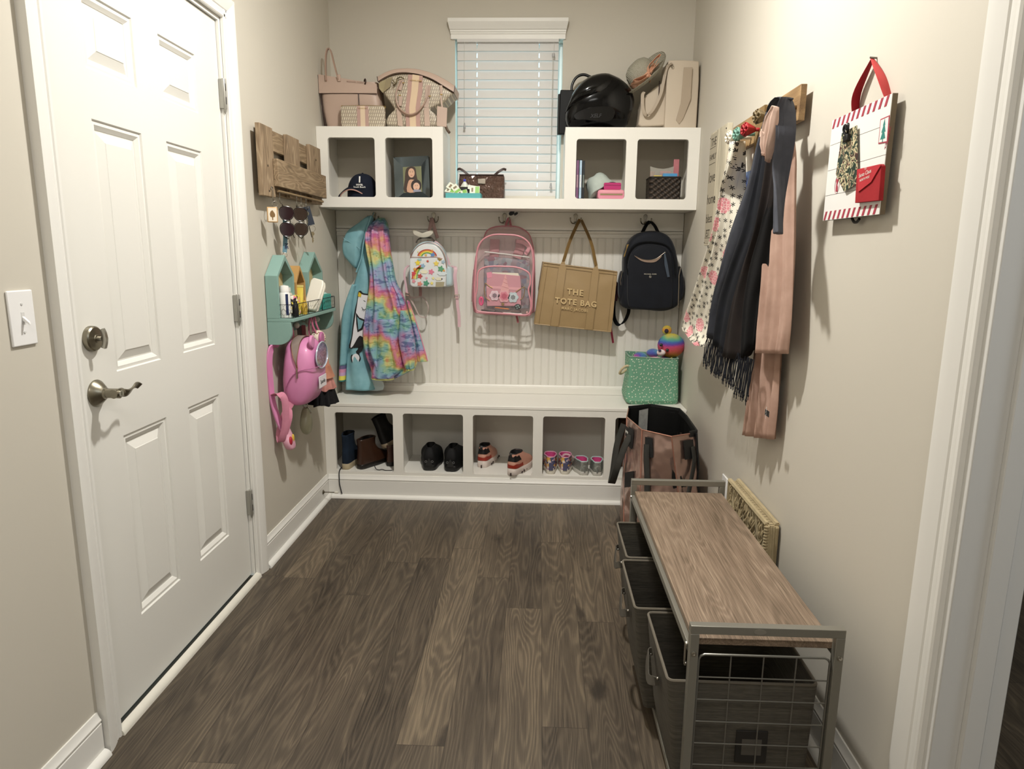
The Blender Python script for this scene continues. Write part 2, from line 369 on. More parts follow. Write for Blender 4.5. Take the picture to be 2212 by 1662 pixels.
b = MB(); q = [(0, 0)]+[(.02*math.sin(PI/2*k/6), .02*math.cos(PI/2*k/6)) for k in range(6, -1, -1)]; n = len(q)
b.add([(.0+p, y, z) for y in (DY0+.0, DY1-.0) for p, z in q], [tuple(range(n)), tuple(range(2*n-1, n-1, -1))]+[(j, n+j, n+(j+1) % n, (j+1) % n) for j in range(n)])
b.build('threshold_moulding', plain('ddd9cd', .5, var=.1, scale=300), door, ang=30)
for hz in (.32, 1.07, 1.81):
    b = MB(); y = DY1-.0195; b.box(-.0105, .0035, y-.008, y+.008, hz-.048, hz+.048)
    b.tube([(.004, y, hz-.05), (.004, y, hz+.05)], .0062, 10); b.tube([(.004, y, hz-.05), (.004, y, hz-.056), (.004, y, hz-.066)], [.005, .0045, .001], 8)
    h = b.build('hinge', plain('a5a39b', .45, .6), door, bevel=.0008)
    b = MB(); [b.box(.0098, .0106, y-.0025, y+.0012, hz+k-.012, hz+k+.012) for k in (-.022, .022)]; b.build('knuckle_slot', BLACKM, h)
ly, lz = 1.484, .919
b = MB(); b.lathe([(.0005, 0), (.034, 0), (.0345, .003), (.033, .006), (.02, .02), (.0145, .024), (.013, .03)], 32, (XF, ly, lz), 'X')
lv = b.build('lever_handle', NICKEL, door, ang=30)
b = MB(); b.tube([(XF+.02, ly, lz), (XF+.062, ly, lz)], .0125, 20); b.tube([(XF+.052, ly-.012, lz), (XF+.056, ly+.018, lz)], .0115, 16)
pts = smooth_path([(XF+.056, ly+.015, lz-.001), (XF+.060, ly+.034, lz-.005), (XF+.06, ly+.052, lz-.001), (XF+.058, ly+.068, lz+.006), (XF+.056, ly+.084, lz+.006), (XF+.056, ly+.096, lz+.001)], 5)
b.strap(pts, [.024-.007*i/len(pts) for i in range(len(pts))], .005, (.6, 0, .8)); b.build('lever', NICKEL, lv, ang=50)
b = MB(); b.tube([(XF+.06, ly, lz), (XF+.0675, ly, lz)], .008, 16); b.box(XF+.067, XF+.0685, ly-.0012, ly+.0012, lz-.005, lz+.005); b.build('privacy_button', STEEL, lv)
ly, lz = 1.4845, 1.058
b = MB(); b.lathe([(.0005, 0), (.0315, 0), (.032, .004), (.031, .012), (.028, .015), (.010, .0165), (.008, .018)], 32, (XF, ly, lz), 'X'); db = b.build('deadbolt', NICKEL, door, ang=30)
b = MB(); b.tube([(XF+.015, ly, lz), (XF+.03, ly, lz)], .006, 12); b.strap([(XF+.03, ly+.004, lz-.024), (XF+.034, ly+.004, lz-.012), (XF+.036, ly+.004, lz), (XF+.034, ly+.004, lz+.014), (XF+.03, ly+.004, lz+.024)], .010, .009, (0, 1, 0)); b.build('thumb_turn', STEEL, db, ang=50)
# ---- window and header
win = thing('window_1', 'window behind a closed white blind', 'window', ((WX0+WX1)/2, YB, WZ0)); struct(win)
b = MB()
for x0, x1, z0, z1 in ((WX0, WX0+.03, WZ0, WZ1), (WX1-.03, WX1, WZ0, WZ1), (WX0+.03, WX1-.03, WZ0, WZ0+.03), (WX0+.03, WX1-.03, WZ1-.03, WZ1), (WX0+.03, WX1-.03, 1.94, 1.97)): b.box(x0, x1, YB+.07, YB+.095, z0, z1)
b.build('window_frame', WHITE, win, bevel=.002)
b = MB(); b.box(WX0+.03, WX1-.03, YB+.08, YB+.084, WZ0+.03, WZ1-.03); b.build('window_pane', glass('e8f6ff', .02, .1), win)
b = MB()
VP = [(0, 0), (.014, 0), (.014, .022), (.018, .024), (.018, .03), (.022, .033), (.022, .04), (.028, .044), (.034, .055), (.042, .066), (.046, .074), (.046, .09), (0, .09)]
n = len(VP); x0, x1 = .636, 1.212
b.add([(x0-p*.35, YB-p, 2.352+z) for p, z in VP]+[(x1+p*.35, YB-p, 2.352+z) for p, z in VP], [tuple(range(n)), tuple(range(2*n-1, n-1, -1))]+[(j, n+j, n+(j+1) % n, (j+1) % n) for j in range(n)])
struct(b.build('trim_3', WHITE, ang=25))
# ---- the blind
bl = thing('window_blind', 'white slatted blind pulled down over the window', 'blind', (.93, YB-.02, 1.562))
gs = G('blind_slat'); gs.set('e2dfdb', .5, Transmission_Weight=0.0); tr = gs.n('BsdfTranslucent'); tr.inputs[0].default_value = lin('f2f0ee'); mx = gs.n('MixShader'); mx.inputs[0].default_value = .12
gs.t.links.new(gs.b.outputs[0], mx.inputs[1]); gs.t.links.new(tr.outputs[0], mx.inputs[2]); gs.t.links.new(mx.outputs[0], gs.out.inputs[0]); SLAT = gs.m
bx0, bx1 = .664, 1.183; zt, zb_ = 2.338, 1.588; ns = 17; yb0 = YB-.006
b = MB(); b.box(bx0, bx1, YB-.022, YB+.03, 2.335, 2.35); b.build('headrail', plain('d2d0cd', .5), bl, bevel=.001)
XS_ = [bx0, .7635, .7675, 1.0825, 1.0865, bx1]
for i in range(ns):
    zc = zt-.018-(zt-zb_-.02)*i/(ns-1); a = math.radians(79); nu_ = 8; v = []; f = []
    for w0 in (.0013, -.0013):
        for x in XS_:
            for k in range(nu_+1):
                u = -.0245+.049*k/nu_; w = w0+.0016*math.sin(PI*k/nu_); v.append((x, yb0+u*math.cos(a)-w*math.sin(a)+.002, zc+u*math.sin(a)+w*math.cos(a)))
    q = nu_+1; N = len(XS_)*q
    for j in range(len(XS_)-1):
        for k in range(nu_):
            if j in (1, 3) and 2 <= k <= 5: continue
            f += [(j*q+k, (j+1)*q+k, (j+1)*q+k+1, j*q+k+1), (N+j*q+k+1, N+(j+1)*q+k+1, N+(j+1)*q+k, N+j*q+k)]
    for j in range(len(XS_)-1):
        for k in (0, nu_): f.append((j*q+k, (j+1)*q+k, N+(j+1)*q+k, N+j*q+k))
    for j in (0, len(XS_)-1):
        for k in range(nu_): f.append((j*q+k, j*q+k+1, N+j*q+k+1, N+j*q+k))
    b = MB(); b.add(v, f); b.build('slat', SLAT, bl, ang=60)
b = MB(); b.box(bx0, bx1, YB-.028, YB+.01, 1.5605, 1.578); b.build('bottom_rail', plain('dcd6c8', .5), bl, bevel=.003)
for x in (.766, 1.085):
    b = MB(); [b.tube([(x+dx, yb0-.0165, zt), (x+dx, yb0-.0165, 1.575)], .0007, 6) for dx in (-.004,)]; b.build('ladder_cord', plain('f1efe9', .7), bl)
b = MB(); b.tube([(.704, yb0-.03, 2.335), (.703, yb0-.03, 1.93)], .0008, 6); cd1 = b.build('pull_cord', plain('dcdad4', .7), bl)
b = MB(); b.lathe([(.001, .018), (.003, .014), (.004, .004), (.006, -.008), (.0055, -.013), (.001, -.014)], 12, (.703, yb0-.03, 1.925)); b.build('tassel', glass('a8a8a8', .2, .7), cd1)
b = MB(); b.tube([(1.158, yb0-.03, 2.335), (1.157, yb0-.03, 1.64)], .0008, 6); b.tube([(1.1535, yb0-.03, 2.27), (1.153, yb0-.03, 1.68)], .0012, 6); cd2 = b.build('tilt_cord', plain('d6d4ce', .7), bl)
b = MB(); b.lathe([(.001, .014), (.0045, .011), (.006, -.004), (.0075, -.011), (.001, -.013)], 12, (1.157, yb0-.03, 1.63)); b.build('tassel', glass('b4b4b4', .2, .7), cd2)
b = MB(); b.lathe([(.001, .01), (.007, .009), (.008, 0), (.007, -.009), (.001, -.01)], 12, (1.157, yb0-.03, 2.268)); b.build('cord_toggle', glass('b4b4b4', .2, .7), cd2)
# ---- light switch
sw = thing('light_switch', 'white toggle light switch plate on left wall beside the door', 'light switch', (0, 1.249, 1.073))
b = MB(); b.box(0, .0055, 1.213, 1.285, 1.072, 1.19); b.build('switch_plate', plain('efeeed', .3), sw, bevel=.0035, seg=3)
b = MB(); b.box(.0055, .0062, 1.244, 1.254, 1.118, 1.144); b.build('toggle_slot', plain('d9d8d6', .4), sw, bevel=.0004)
b = MB(); b.loft([[(.006, 1.2455, 1.125), (.006, 1.2525, 1.125), (.006, 1.2525, 1.135), (.006, 1.2455, 1.135)], [(.02, 1.2465, 1.117), (.02, 1.2515, 1.117), (.019, 1.2515, 1.123), (.019, 1.2465, 1.123)]]); b.build('toggle', plain('f3f2f0', .3), sw, bevel=.001)
for z in (1.101, 1.161):
    b = MB(); b.lathe([(.0005, 0), (.0035, 0), (.003, .0012), (.0005, .0018)], 12, (.0054, 1.249, z), 'X'); b.build('screw', plain('d5d4d2', .3), sw)
# ---- outlet on the right wall
ol = thing('wall_outlet', 'white electrical outlet plate low on the right wall behind the bench', 'outlet', (W, 2.475, .31))
b = MB(); b.box(W-.006, W, 2.44, 2.51, .297, .411); b.build('outlet_plate', plain('efeeec', .3), ol, bevel=.0035, seg=3)
for z in (.334, .374):
    b = MB(); b.prism([(2.475+a*.0, z) for a in ()] or [(2.475+u, z+w) for u, w in rrect(.03, .028, .012)], W-.008, W-.005, 'YZ'); s_ = b.build('socket', plain('e4e3e0', .3), ol, bevel=.0005)
    b = MB(); [b.box(W-.0083, W-.0078, 2.475+d-.001, 2.475+d+.001, z-.003, z+.006) for d in (-.006, .006)]; b.build('slot', BLACKM, s_)
# ---- door stop on the left baseboard
ds = thing('door_stop', 'slim nickel door stop with white tip on left baseboard near the cubby bench', 'door stop', (.0125, 3.13, .052))
b = MB(); b.lathe([(.0005, 0), (.012, 0), (.012, .002), (.006, .005), (.0035, .008)], 16, (.0127, 3.13, .06), 'X'); b.tube([(.018, 3.13, .06), (.075, 3.13, .06)], .0026, 10); b.build('rod', NICKEL, ds)
b = MB(); b.lathe([(.0005, 0), (.0055, 0), (.0055, .014), (.0045, .018), (.0005, .0185)], 16, (.073, 3.13, .06), 'X'); b.build('rubber_tip', plain('d8d4c8', .7), ds)
# ================================================================== BUILT-IN CUBBIES
def face_frame(b, x0, x1, z0, z1, holes, yf, yb_, r=.014):
    """a face frame with rounded-corner openings (prisms around each hole)"""
    bm = bmesh.new()
    # build by columns: stiles and rails as boxes, corners as fillets
    hs = sorted(holes)
    xs = [x0]+[v for h in hs for v in (h[0], h[1])]+[x1]
    for i in range(0, len(xs), 2):
        b.box(xs[i], xs[i+1], yf, yb_, z0, z1)
    for h in hs:
        b.box(h[0], h[1], yf, yb_, z0, h[2]); b.box(h[0], h[1], yf, yb_, h[3], z1)
        for cx_, sx_ in ((h[0], 1), (h[1], -1)):
            for cz_, sz_ in ((h[2], 1), (h[3], -1)):
                arc = [(cx_+sx_*r*(1-math.cos(a)), cz_+sz_*r*(1-math.sin(a))) for a in [PI/2*k/5 for k in range(6)]]
                b.prism([(cx_, cz_)]+arc, yf, yb_, 'XZ')
    bm.free()
CUBW = plain('ebe8e0', .4, bump=.02, scale=60)
# ---- lower bench
ben = thing('cubby_bench', 'white built-in bench across the back wall with five shoe cubbies', 'storage bench', (W/2, YL+.17, 0))
LH = [(.055, .36, .141, .459), (.412, .725, .141, .459), (.776, 1.087, .141, .459), (1.138, 1.456, .141, .459), (1.508, 1.815, .141, .459)]
b = MB(); b.box(.001, W-.001, YL-.001, YB-.001, ZB-.018, ZB); b.build('bench_top', CUBW, ben, bevel=.003)
b = MB(); face_frame(b, .001, W-.001, .118, ZB-.0185, LH, YL, YL+.02); b.build('face_frame', CUBW, ben, bevel=.0022)
for xa in (.3865, .7505, 1.1125, 1.482):
    b = MB(); b.box(xa-.012, xa+.012, YL+.0205, YB-.02, .14, ZB-.019); b.build('divider', CUBW, ben)
b = MB(); b.box(.002, W-.002, YL+.0205, YB-.02, .118, .1395); b.build('cubby_floor', CUBW, ben)
b = MB(); b.box(.002, W-.002, YB-.0195, YB-.001, .118, ZB-.019); b.build('cubby_back', CUBW, ben)
b = MB(); b.box(.001, W-.001, YL+.0, YL+.02, 0, .1175)
prof = [(0, .092), (.0105, .092), (.0105, .096), (.0125, .099), (.0125, .102), (.008, .108), (.005, .118), (.003, .1235), (0, .1235)]
n = len(prof); b.add([(x, YL-p, z) for x in (.013, W-.013) for p, z in prof], [tuple(range(n)), tuple(range(2*n-1, n-1, -1))]+[(j, n+j, n+(j+1) % n, (j+1) % n) for j in range(n)])
b.box(.013, W-.013, YL-.0115, YL-.0002, 0, .0918)
q = [(0, 0)]+[(.0185*math.sin(PI/2*k/6), .0185*math.cos(PI/2*k/6)) for k in range(6, -1, -1)]; n = len(q)
b.add([(x, YL-.0117-p, z) for x in (.032, W-.032) for p, z in q], [tuple(range(n)), tuple(range(2*n-1, n-1, -1))]+[(j, n+j, n+(j+1) % n, (j+1) % n) for j in range(n)])
b.build('toe_board', TRIM, ben, ang=30)
# ---- beadboard panel
bead = thing('beadboard_panel', 'white beadboard wainscot behind the hanging bags, between bench and cubby shelf', 'wall panel', (W/2, YB-.006, ZB+.002))
b = MB(); pts = []; x = .003; sp_ = .0415; k = 0
pts.append((x, YB-.001)); pts.append((x, YB-.009))
while x+sp_ < W-.004:
    x += sp_; pts += [(x-.004, YB-.009), (x-.0035, YB-.0063), (x-.0015, YB-.0085), (x+.0015, YB-.0085), (x+.0035, YB-.0063), (x+.004, YB-.009)]
pts += [(W-.003, YB-.009), (W-.003, YB-.001)]
n = len(pts); z0, z1 = ZB+.001, 1.364
v = [(px_, py_, z0) for px_, py_ in pts]+[(px_, py_, z1) for px_, py_ in pts]
b.add(v, [(j, j+1, n+j+1, n+j) for j in range(n-1)]); b.build('bead_boards', plain('e4e1d9', .45), bead, ang=20)
def xmould(b, prof, x0, x1, yw, z):
    n = len(prof); b.add([(x, yw-p, z+h) for x in (x0, x1) for p, h in prof], [tuple(range(n)), tuple(range(2*n-1, n-1, -1))]+[(j, n+j, n+(j+1) % n, (j+1) % n) for j in range(n)])
b = MB(); xmould(b, [(0, 0), (.013, 0), (.013, .009), (.009, .011), (.009, .018), (.016, .023), (.018, .030), (.014, .035), (0, .038)], .003, W-.003, YB-.001, 1.3645); b.build('chair_rail', CUBW, bead, ang=25)
b = MB(); xmould(b, [(0, 0), (.019, 0), (.019, .034), (.015, .037), (.015, .041), (.011, .047), (0, .05)], .003, W-.003, YB-.001, ZB+.001); b.build('base_moulding', CUBW, bead, ang=25)
b = MB(); b.box(.003, W-.003, YB-.013, YB-.001, 1.403, ZS-.001); b.build('hook_board', CUBW, bead)
# ---- upper cubbies
up = thing('cubby_shelf', 'white built-in wall shelf with two cubbies each side of the window', 'wall shelf', (W/2, YU+.14, ZS))
b = MB(); b.box(.001, W-.001, YU+.0205, YB-.001, ZS, ZS+.018); b.box(.001, W-.001, YU+.0205, YB-.001, 1.5265, 1.5445); b.build('shelf_board', CUBW, up)
US = .6245; UR = 1.219
HL = [(.056, .288, 1.546, 1.827), (.34, .572, 1.546, 1.827)]; HR = [(1.274, 1.514, 1.546, 1.825), (1.567, 1.812, 1.546, 1.825)]
b = MB(); face_frame(b, .001, US, ZS, ZT, HL, YU, YU+.02); face_frame(b, UR, W-.001, ZS, ZT, HR, YU, YU+.02); b.box(US, UR, YU, YU+.02, ZS, 1.5445); b.build('face_frame', CUBW, up, bevel=.0022)
for x0, x1 in ((.001, US-.001), (UR+.001, W-.001)):
    b = MB(); b.box(x0, x1, YU+.0205, YB-.001, ZT-.018, ZT-.0005); b.build('cubby_top', CUBW, up)
for xa, xb in ((.001, .02), (.304, .324), (US-.019, US-.001), (UR+.001, UR+.019), (1.53, 1.55), (W-.02, W-.001)):
    b = MB(); b.box(xa, xb, YU+.0205, YB-.001, 1.545, ZT-.0185); b.build('divider', CUBW, up)
# ---- coat hooks
HOOKX = [.213, .534, .914, 1.292, 1.661]
HL_ = ['chrome double hook holding the two raincoats', 'chrome double hook holding the white mini backpack', 'chrome double hook holding the clear pink backpack', 'chrome double hook holding the tan tote bag', 'chrome double hook holding the navy backpack']
HK = metal('9a968c', .18); Y0 = YB-.0132
for x, lb in zip(HOOKX, HL_):
    h = thing('coat_hook', lb, 'coat hook', (x, Y0, 1.44), 'coat hooks under the cubby shelf')
    b = MB(); out = [(0, .032), (.007, .030), (.011, .022), (.010, .012), (.0055, .004), (.005, -.004), (.0085, -.012), (.008, -.021), (0, -.026), (-.008, -.021), (-.0085, -.012), (-.005, -.004), (-.0055, .004), (-.010, .012), (-.011, .022), (-.007, .030)]
    b.prism([(x+a, 1.458+c) for a, c in out], Y0-.0045, Y0-.0002, 'XZ'); b.build('back_plate', HK, h, bevel=.0015, seg=3)
    for s_ in (-1, 1):
        b = MB(); b.tube(smooth_path([(x, Y0-.004, 1.448), (x+s_*.008, Y0-.012, 1.438), (x+s_*.02, Y0-.022, 1.440), (x+s_*.027, Y0-.028, 1.452), (x+s_*.028, Y0-.030, 1.462)], 4), .0032, 10)
        b.ball((x+s_*.028, Y0-.030, 1.464), .0045, n=10, m=6); b.build('prong', HK, h)
# ================================================================== generic soft shapes
def ctrl(rows, n):
    """Catmull-Rom interpolation of tuples"""
    out = []; m = len(rows)
    for i in range(m-1):
        p0 = rows[max(0, i-1)]; p1 = rows[i]; p2 = rows[i+1]; p3 = rows[min(m-1, i+2)]
        for k in range(n):
            t = k/n; out.append(tuple(.5*(2*b_+(c_-a_)*t+(2*a_-5*b_+4*c_-d_)*t*t+(3*b_-a_-3*c_+d_)*t**3) for a_, b_, c_, d_ in zip(p0, p1, p2, p3)))
    out.append(tuple(rows[-1])); return out
def sgp(v, e): return math.copysign(abs(v)**e, v)
def body(b, rows, n=36, e=.5, k=5, fold=None, wob=0, seed=0, caps=True, lin_=False):
    """stack of superellipse rings; rows = (z, x0, x1, y0, y1)"""
    R = rows if lin_ else ctrl(rows, k); rings = []
    for i, (z, x0, x1, y0, y1) in enumerate(R):
        cx_, cy_, hx, hy = (x0+x1)/2, (y0+y1)/2, max(1e-4, (x1-x0)/2), max(1e-4, (y1-y0)/2); ring = []
        for j in range(n):
            a = 2*PI*(j+.5)/n; u = sgp(math.cos(a), e); v = sgp(math.sin(a), e); s_ = 1
            if fold: s_ = fold(a, i/(len(R)-1), z)
            px_, py_ = cx_+hx*u*(1 if not fold else .97+.03*s_), cy_+hy*v*s_
            if wob: w_ = wob*nz(px_*14+seed, z*14, a*.7); px_ += w_*.6; py_ += w_
            ring.append((px_, py_, z))
        rings.append(ring)
    return b.loft(rings, caps)
def P(px, py, **k): return tuple(at(px, py, **k))
GOLD = metal('b79a5e', .35); SILV = metal('c4c1b8', .25); BLACK = plain('121212', .5); SOFTBLK = cloth('131315', '1c1b1d')
def ring_at(b, c, r, t, ax=(0, 1, 0), n=18):
    a = Vector(ax).normalized(); u = a.orthogonal().normalized(); w = a.cross(u)
    return b.tube([Vector(c)+u*math.cos(2*PI*k/n)*r+w*math.sin(2*PI*k/n)*r for k in range(n)], t, 6, closed=True)
# ================================================================== LEFT WALL: pallet key rack
PW = wood('pallet_wood', '5f4f3b', '968066', 'b9a68a', 'Z', ring=12, sx=16, sy=2.5, rough=.75, cx='Y', bump=.4)
PWH = wood('pallet_wood_rail', '5f4f3b', '947e62', 'b6a285', 'Y', ring=12, sx=16, sy=2.5, rough=.75, cx='Z', bump=.4)
kr = thing('key_rack', 'brown pallet wood key and sunglasses rack on left wall', 'key rack', (0, 2.85, 1.49))
for y0, y1, z0, z1 in ((2.49, 2.615, 1.487, 1.752), (2.776, 2.918, 1.50, 1.756), (3.06, 3.21, 1.50, 1.76)):
    b = MB(); b.box(.026, .045, y0, y1, z0, z1); b.build('upright_slat', PW, kr, bevel=.002)
b = MB(); b.box(.008, .0255, 2.535, 3.21, 1.672, 1.752); b.build('top_slat', PWH, kr, bevel=.002)
b = MB(); b.box(.0455, .066, 2.60, 3.215, 1.53, 1.636); b.build('front_slat', PWH, kr, bevel=.002)
b = MB(); b.box(.0005, .0255, 2.545, 3.21, 1.50, 1.56); b.build('back_slat', PWH, kr, bevel=.002)
b = MB(); b.tube([(.05, 2.62, 1.515), (.05, 3.2, 1.515)], .006, 10); b.build('dowel', wood('dowel_wood', '6b543c', '97805f', 'b39f7f', 'Y', cx='Z'), kr)
for y, z in ((2.55, 1.603), (2.551, 1.508), (3.14, 1.70)):
    b = MB(); b.lathe([(.0005, 0), (.005, 0), (.004, .0012), (.0005, .0012)], 10, (.0448, y, z), 'X'); b.build('knot', plain('3a2b1c', .8), kr)
HKY = [2.565, 2.635, 2.83, 2.885, 2.95]
HKL = ['nearest to the door, holding the wooden key tag', 'holding the round sunglasses and the lanyard', 'holding the far pair of sunglasses', 'holding loose keys behind the sunglasses', 'farthest from the door, holding the navy key fob']
for y, lb in zip(HKY, HKL):
    b = MB(); b.tube(smooth_path([(.050, y-.008, 1.512), (.05, y-.004, 1.5235), (.05, y+.006, 1.5225), (.052, y+.004, 1.506), (.056, y-.01, 1.482), (.056, y-.004, 1.468), (.057, y+.008, 1.467), (.058, y+.014, 1.477)], 4), .0016, 8)
    tag(b.build('s_hook', metal('8e8a80', .3)), 'small metal hook on the pallet rack, '+lb, 'hook', 'hooks on the pallet key rack')
def facecam(x, y, deg=-62): return Matrix.Translation((x, y, 0)) @ Matrix.Rotation(math.radians(deg), 4, 'Z') @ Matrix.Translation((-x, -y, 0))
# wooden key tag
FK = facecam(.058, 2.548)
kt = thing('key_tag', 'wooden key tag with a dark tree print hanging nearest the door', 'key fob', (.058, 2.55, 1.39))
b = MB(FK); b.box(.056, .062, 2.523, 2.563, 1.388, 1.447); b.build('tag_body', plain('c9a26f', .5, var=.15, scale=200), kt, bevel=.003)
b = MB(FK); b.box(.0622, .0626, 2.527, 2.559, 1.392, 1.443); b.build('white_border', plain('e7dcc8', .5), kt)
b = MB(FK); b.prism([(2.543+a, 1.397+c) for a, c in ((-.002, 0), (.002, 0), (.002, .01), (.009, .013), (.010, .022), (.006, .03), (.0, .038), (-.007, .032), (-.010, .022), (-.008, .013), (-.002, .01))], .0627, .0631, 'YZ'); b.build('tree_print', plain('7b5d33', .6), kt)
b = MB(FK); ring_at(b, (.058, 2.555, 1.458), .011, .001, (1, .2, 0)); b.build('split_ring', SILV, kt)
# sunglasses hung by one temple, lenses one above the other
def shades(y, ztop, lens, framec, label, tilt):
    FS = facecam(.064, y)
    t = thing('sunglasses', label, 'sunglasses', (.06, y, ztop-.14), 'sunglasses on the key rack')
    for i, (dz, nm) in enumerate(((-.033, 'lens'), (-.097, 'lens'))):
        out = [(y+.029*math.cos(a)*(1+.14*math.sin(a+.6)), ztop+dz+.030*math.sin(a)*(1+.06*math.cos(2*a))) for a in [2*PI*k/28 for k in range(28)]]
        b = MB(FS); b.prism([(y+(a-y)*.93, ztop+dz+(c-ztop-dz)*.93) for a, c in out], .0665, .0685, 'YZ'); b.build('lens', lens, t)
        b = MB(FS); b.tube([(.0675, a, c) for a, c in out], .0017, 8, closed=True); b.build('rim', framec, t)
    b = MB(FS); b.tube(smooth_path([(.067, y+.012, ztop-.056), (.071, y+.015, ztop-.065), (.067, y+.012, ztop-.074)], 4), .0016, 6); b.build('bridge', framec, t)
    for s_, zz in ((0, ztop-.004), (1, ztop-.126)):
        b = MB(FS); b.tube(smooth_path([(.067, y-.01, zz), (.055, y-.012+s_*.02, zz+(.004 if not s_ else -.006)), (.046, y-.004+s_*.04*tilt, ztop-.05-s_*.03), (.044, y+.02+s_*.03*tilt, ztop-.10-s_*.03)], 5), .0018, 8, sx=.6); b.build('temple', framec, t)
    return t
lensA = plain('2c1a1e', .06, coat=1); lensB = glass('40332c', .04, .86)
shades(2.665, 1.462, lensA, plain('1d1512', .2), 'dark plum sunglasses hung by one arm above the blue lanyard', .4)
shades(2.83, 1.468, lensB, plain('17120f', .2), 'brown lens sunglasses hung on edge, second from the door', 1)
# lanyard
FL = facecam(.045, 2.69) @ Matrix.Translation((-.008, .06, 0))
la = thing('lanyard', 'blue lanyard with dark letters hanging behind the plum sunglasses', 'lanyard', (.052, 2.63, 1.21))
b = MB(FL); b.strap([(.052, 2.632, 1.44), (.053, 2.634, 1.40), (.054, 2.632, 1.33), (.055, 2.626, 1.272)], .018, .0015, (0, 1, 0)); b.build('ribbon', cloth('7295a3', '5f8494'), la)
text_mesh('letters', 'NE', .019, FL @ axes((.0562, 2.628, 1.298), (0, 0, -1), (0, 1, 0), (1, 0, 0)), plain('1b2b4c', .6), la, bold=.0006)
b = MB(FL); ring_at(b, (.055, 2.626, 1.262), .009, .0012, (1, 0, 0)); b.tube([(.055, 2.626, 1.253), (.055, 2.625, 1.243)], .003, 8); b.tube(smooth_path([(.055, 2.622, 1.243), (.055, 2.618, 1.228), (.055, 2.624, 1.217), (.055, 2.631, 1.226), (.055, 2.63, 1.238)], 4), .0014, 6); b.build('swivel_clasp', SILV, la)
# navy fob with a key, loose keys
def key(b, x, y, z, r=.009, L=.034):
    b.prism([(y+r*math.cos(a), z-r+r*math.sin(a)) for a in [2*PI*k/16 for k in range(16)]], x, x+.002, 'YZ')
    b.prism([(y-.0025, z-2*r+.002), (y+.0025, z-2*r+.002), (y+.0025, z-2*r-L*.3), (y+.005, z-2*r-L*.35), (y+.0025, z-2*r-L*.5), (y+.0045, z-2*r-L*.65), (y+.0025, z-2*r-L*.8), (y, z-2*r-L), (y-.0025, z-2*r-L*.8)], x, x+.002, 'YZ')
FF = facecam(.06, 2.965)
fb = thing('key_fob', 'navy leather key fob with one brass house key', 'key fob', (.06, 2.965, 1.32))
b = MB(FF); b.strap([(.06, 2.952, 1.475), (.061, 2.963, 1.43), (.061, 2.972, 1.395)], .032, .004, (0, 1, .15)); b.build('leather_strap', plain('1b2636', .5, bump=.2), fb)
b = MB(FF); ring_at(b, (.0615, 2.975, 1.380), .014, .0012, (1, 0, 0)); b.build('split_ring', SILV, fb)
b = MB(FF); key(b, .0605, 2.975, 1.366); b.build('key', metal('9b8f74', .35), fb)
kk = thing('house_keys', 'small bunch of silver keys hanging behind the brown sunglasses', 'keys', (.05, 2.9, 1.37), )
for y, z in ((2.885, 1.458), (2.905, 1.452), (2.872, 1.45)):
    b = MB(facecam(.055, 2.885)); key(b, .05+.003*(y-2.87)*30, y, z, .010, .042); b.build('key', metal('8f8a7a', .3), kk)
b = MB(); ring_at(b, (.055, 2.886, 1.456), .012, .001, (1, 0, 0)); b.build('split_ring', SILV, kk)
# ================================================================== teal house shelf
TEAL = plain('86a79f', .6, bump=.15, scale=120, var=.08); TEALF = plain('7a9a92', .6, bump=.15, scale=120, var=.08)
OY0, OY1, OZ = 2.56, 3.14, 1.008
org = thing('house_shelf_organizer', 'teal wooden wall shelf with house shaped backs and black wire basket', 'wall shelf', (0, 2.85, .90))
WEAVE = G('cane_panel'); wv = WEAVE.n('TexWave'); wv.inputs['Scale'].default_value = 60; WEAVE.put(wv.inputs[0], WEAVE.obj()); WEAVE.set(WEAVE.mix(wv.outputs[1], lin('d9c79a'), lin('bda877')), .7); WEAVE = WEAVE.m
def house(y0, y1, z0, ze, zp, m, x1=.054, t=.015, nm='house_frame'):
    ym = (y0+y1)/2; b = MB()
    outer = [(y0, z0), (y1, z0), (y1, ze), (ym, zp), (y0, ze)]; inner = [(y0+t, z0+t*.2), (y1-t, z0+t*.2), (y1-t, ze-t*.3), (ym, zp-t*1.5), (y0+t, ze-t*.3)]
    n = 5; v = [(x, a, c) for x in (.003, x1) for a, c in outer]+[(x, a, c) for x in (.003, x1) for a, c in inner]
    f = []
    for j in range(n):
        k = (j+1) % n; f += [(j, k, n+k, n+j), (2*n+j, 3*n+j, 3*n+k, 2*n+k), (n+j, n+k, 3*n+k, 3*n+j), (j, 2*n+j, 2*n+k, k)]
    b.add(v, f); h = b.build(nm, m, org, bevel=.001)
    b = MB(); b.prism([(a, c) for a, c in inner], .004, .009, 'YZ'); b.build('cane_panel', WEAVE, h); return h
house(OY0, OY0+.19, OZ, 1.18, 1.262, TEAL); house(2.93, OY1, OZ, 1.185, 1.275, TEAL)
house(2.78, 2.90, OZ, 1.145, 1.215, plain('b78f55', .6, var=.1, scale=120), .05, .012)
b = MB(); b.box(.003, .112, OY0, OY1, OZ-.014, OZ-.0005); b.build('shelf_board', TEAL, org, bevel=.0015)
b = MB(); b.box(.003, .016, OY0+.02, OY1-.02, .93, OZ-.0145); b.build('hook_rail', TEALF, org)
for y in (OY0, OY1-.018):
    b = MB(); out = [(.0025, .9), (.045, .9)]+[(.045+.055*math.sin(a), .9+.05*(1-math.cos(a))) for a in [PI/2*k/6 for k in range(1, 7)]]+[(.10, OZ-.0145), (.0025, OZ-.0145)]
    b.prism([(x, z) for x, z in out], y, y+.018, 'XZ'); b.build('bracket', TEAL, org, bevel=.001)
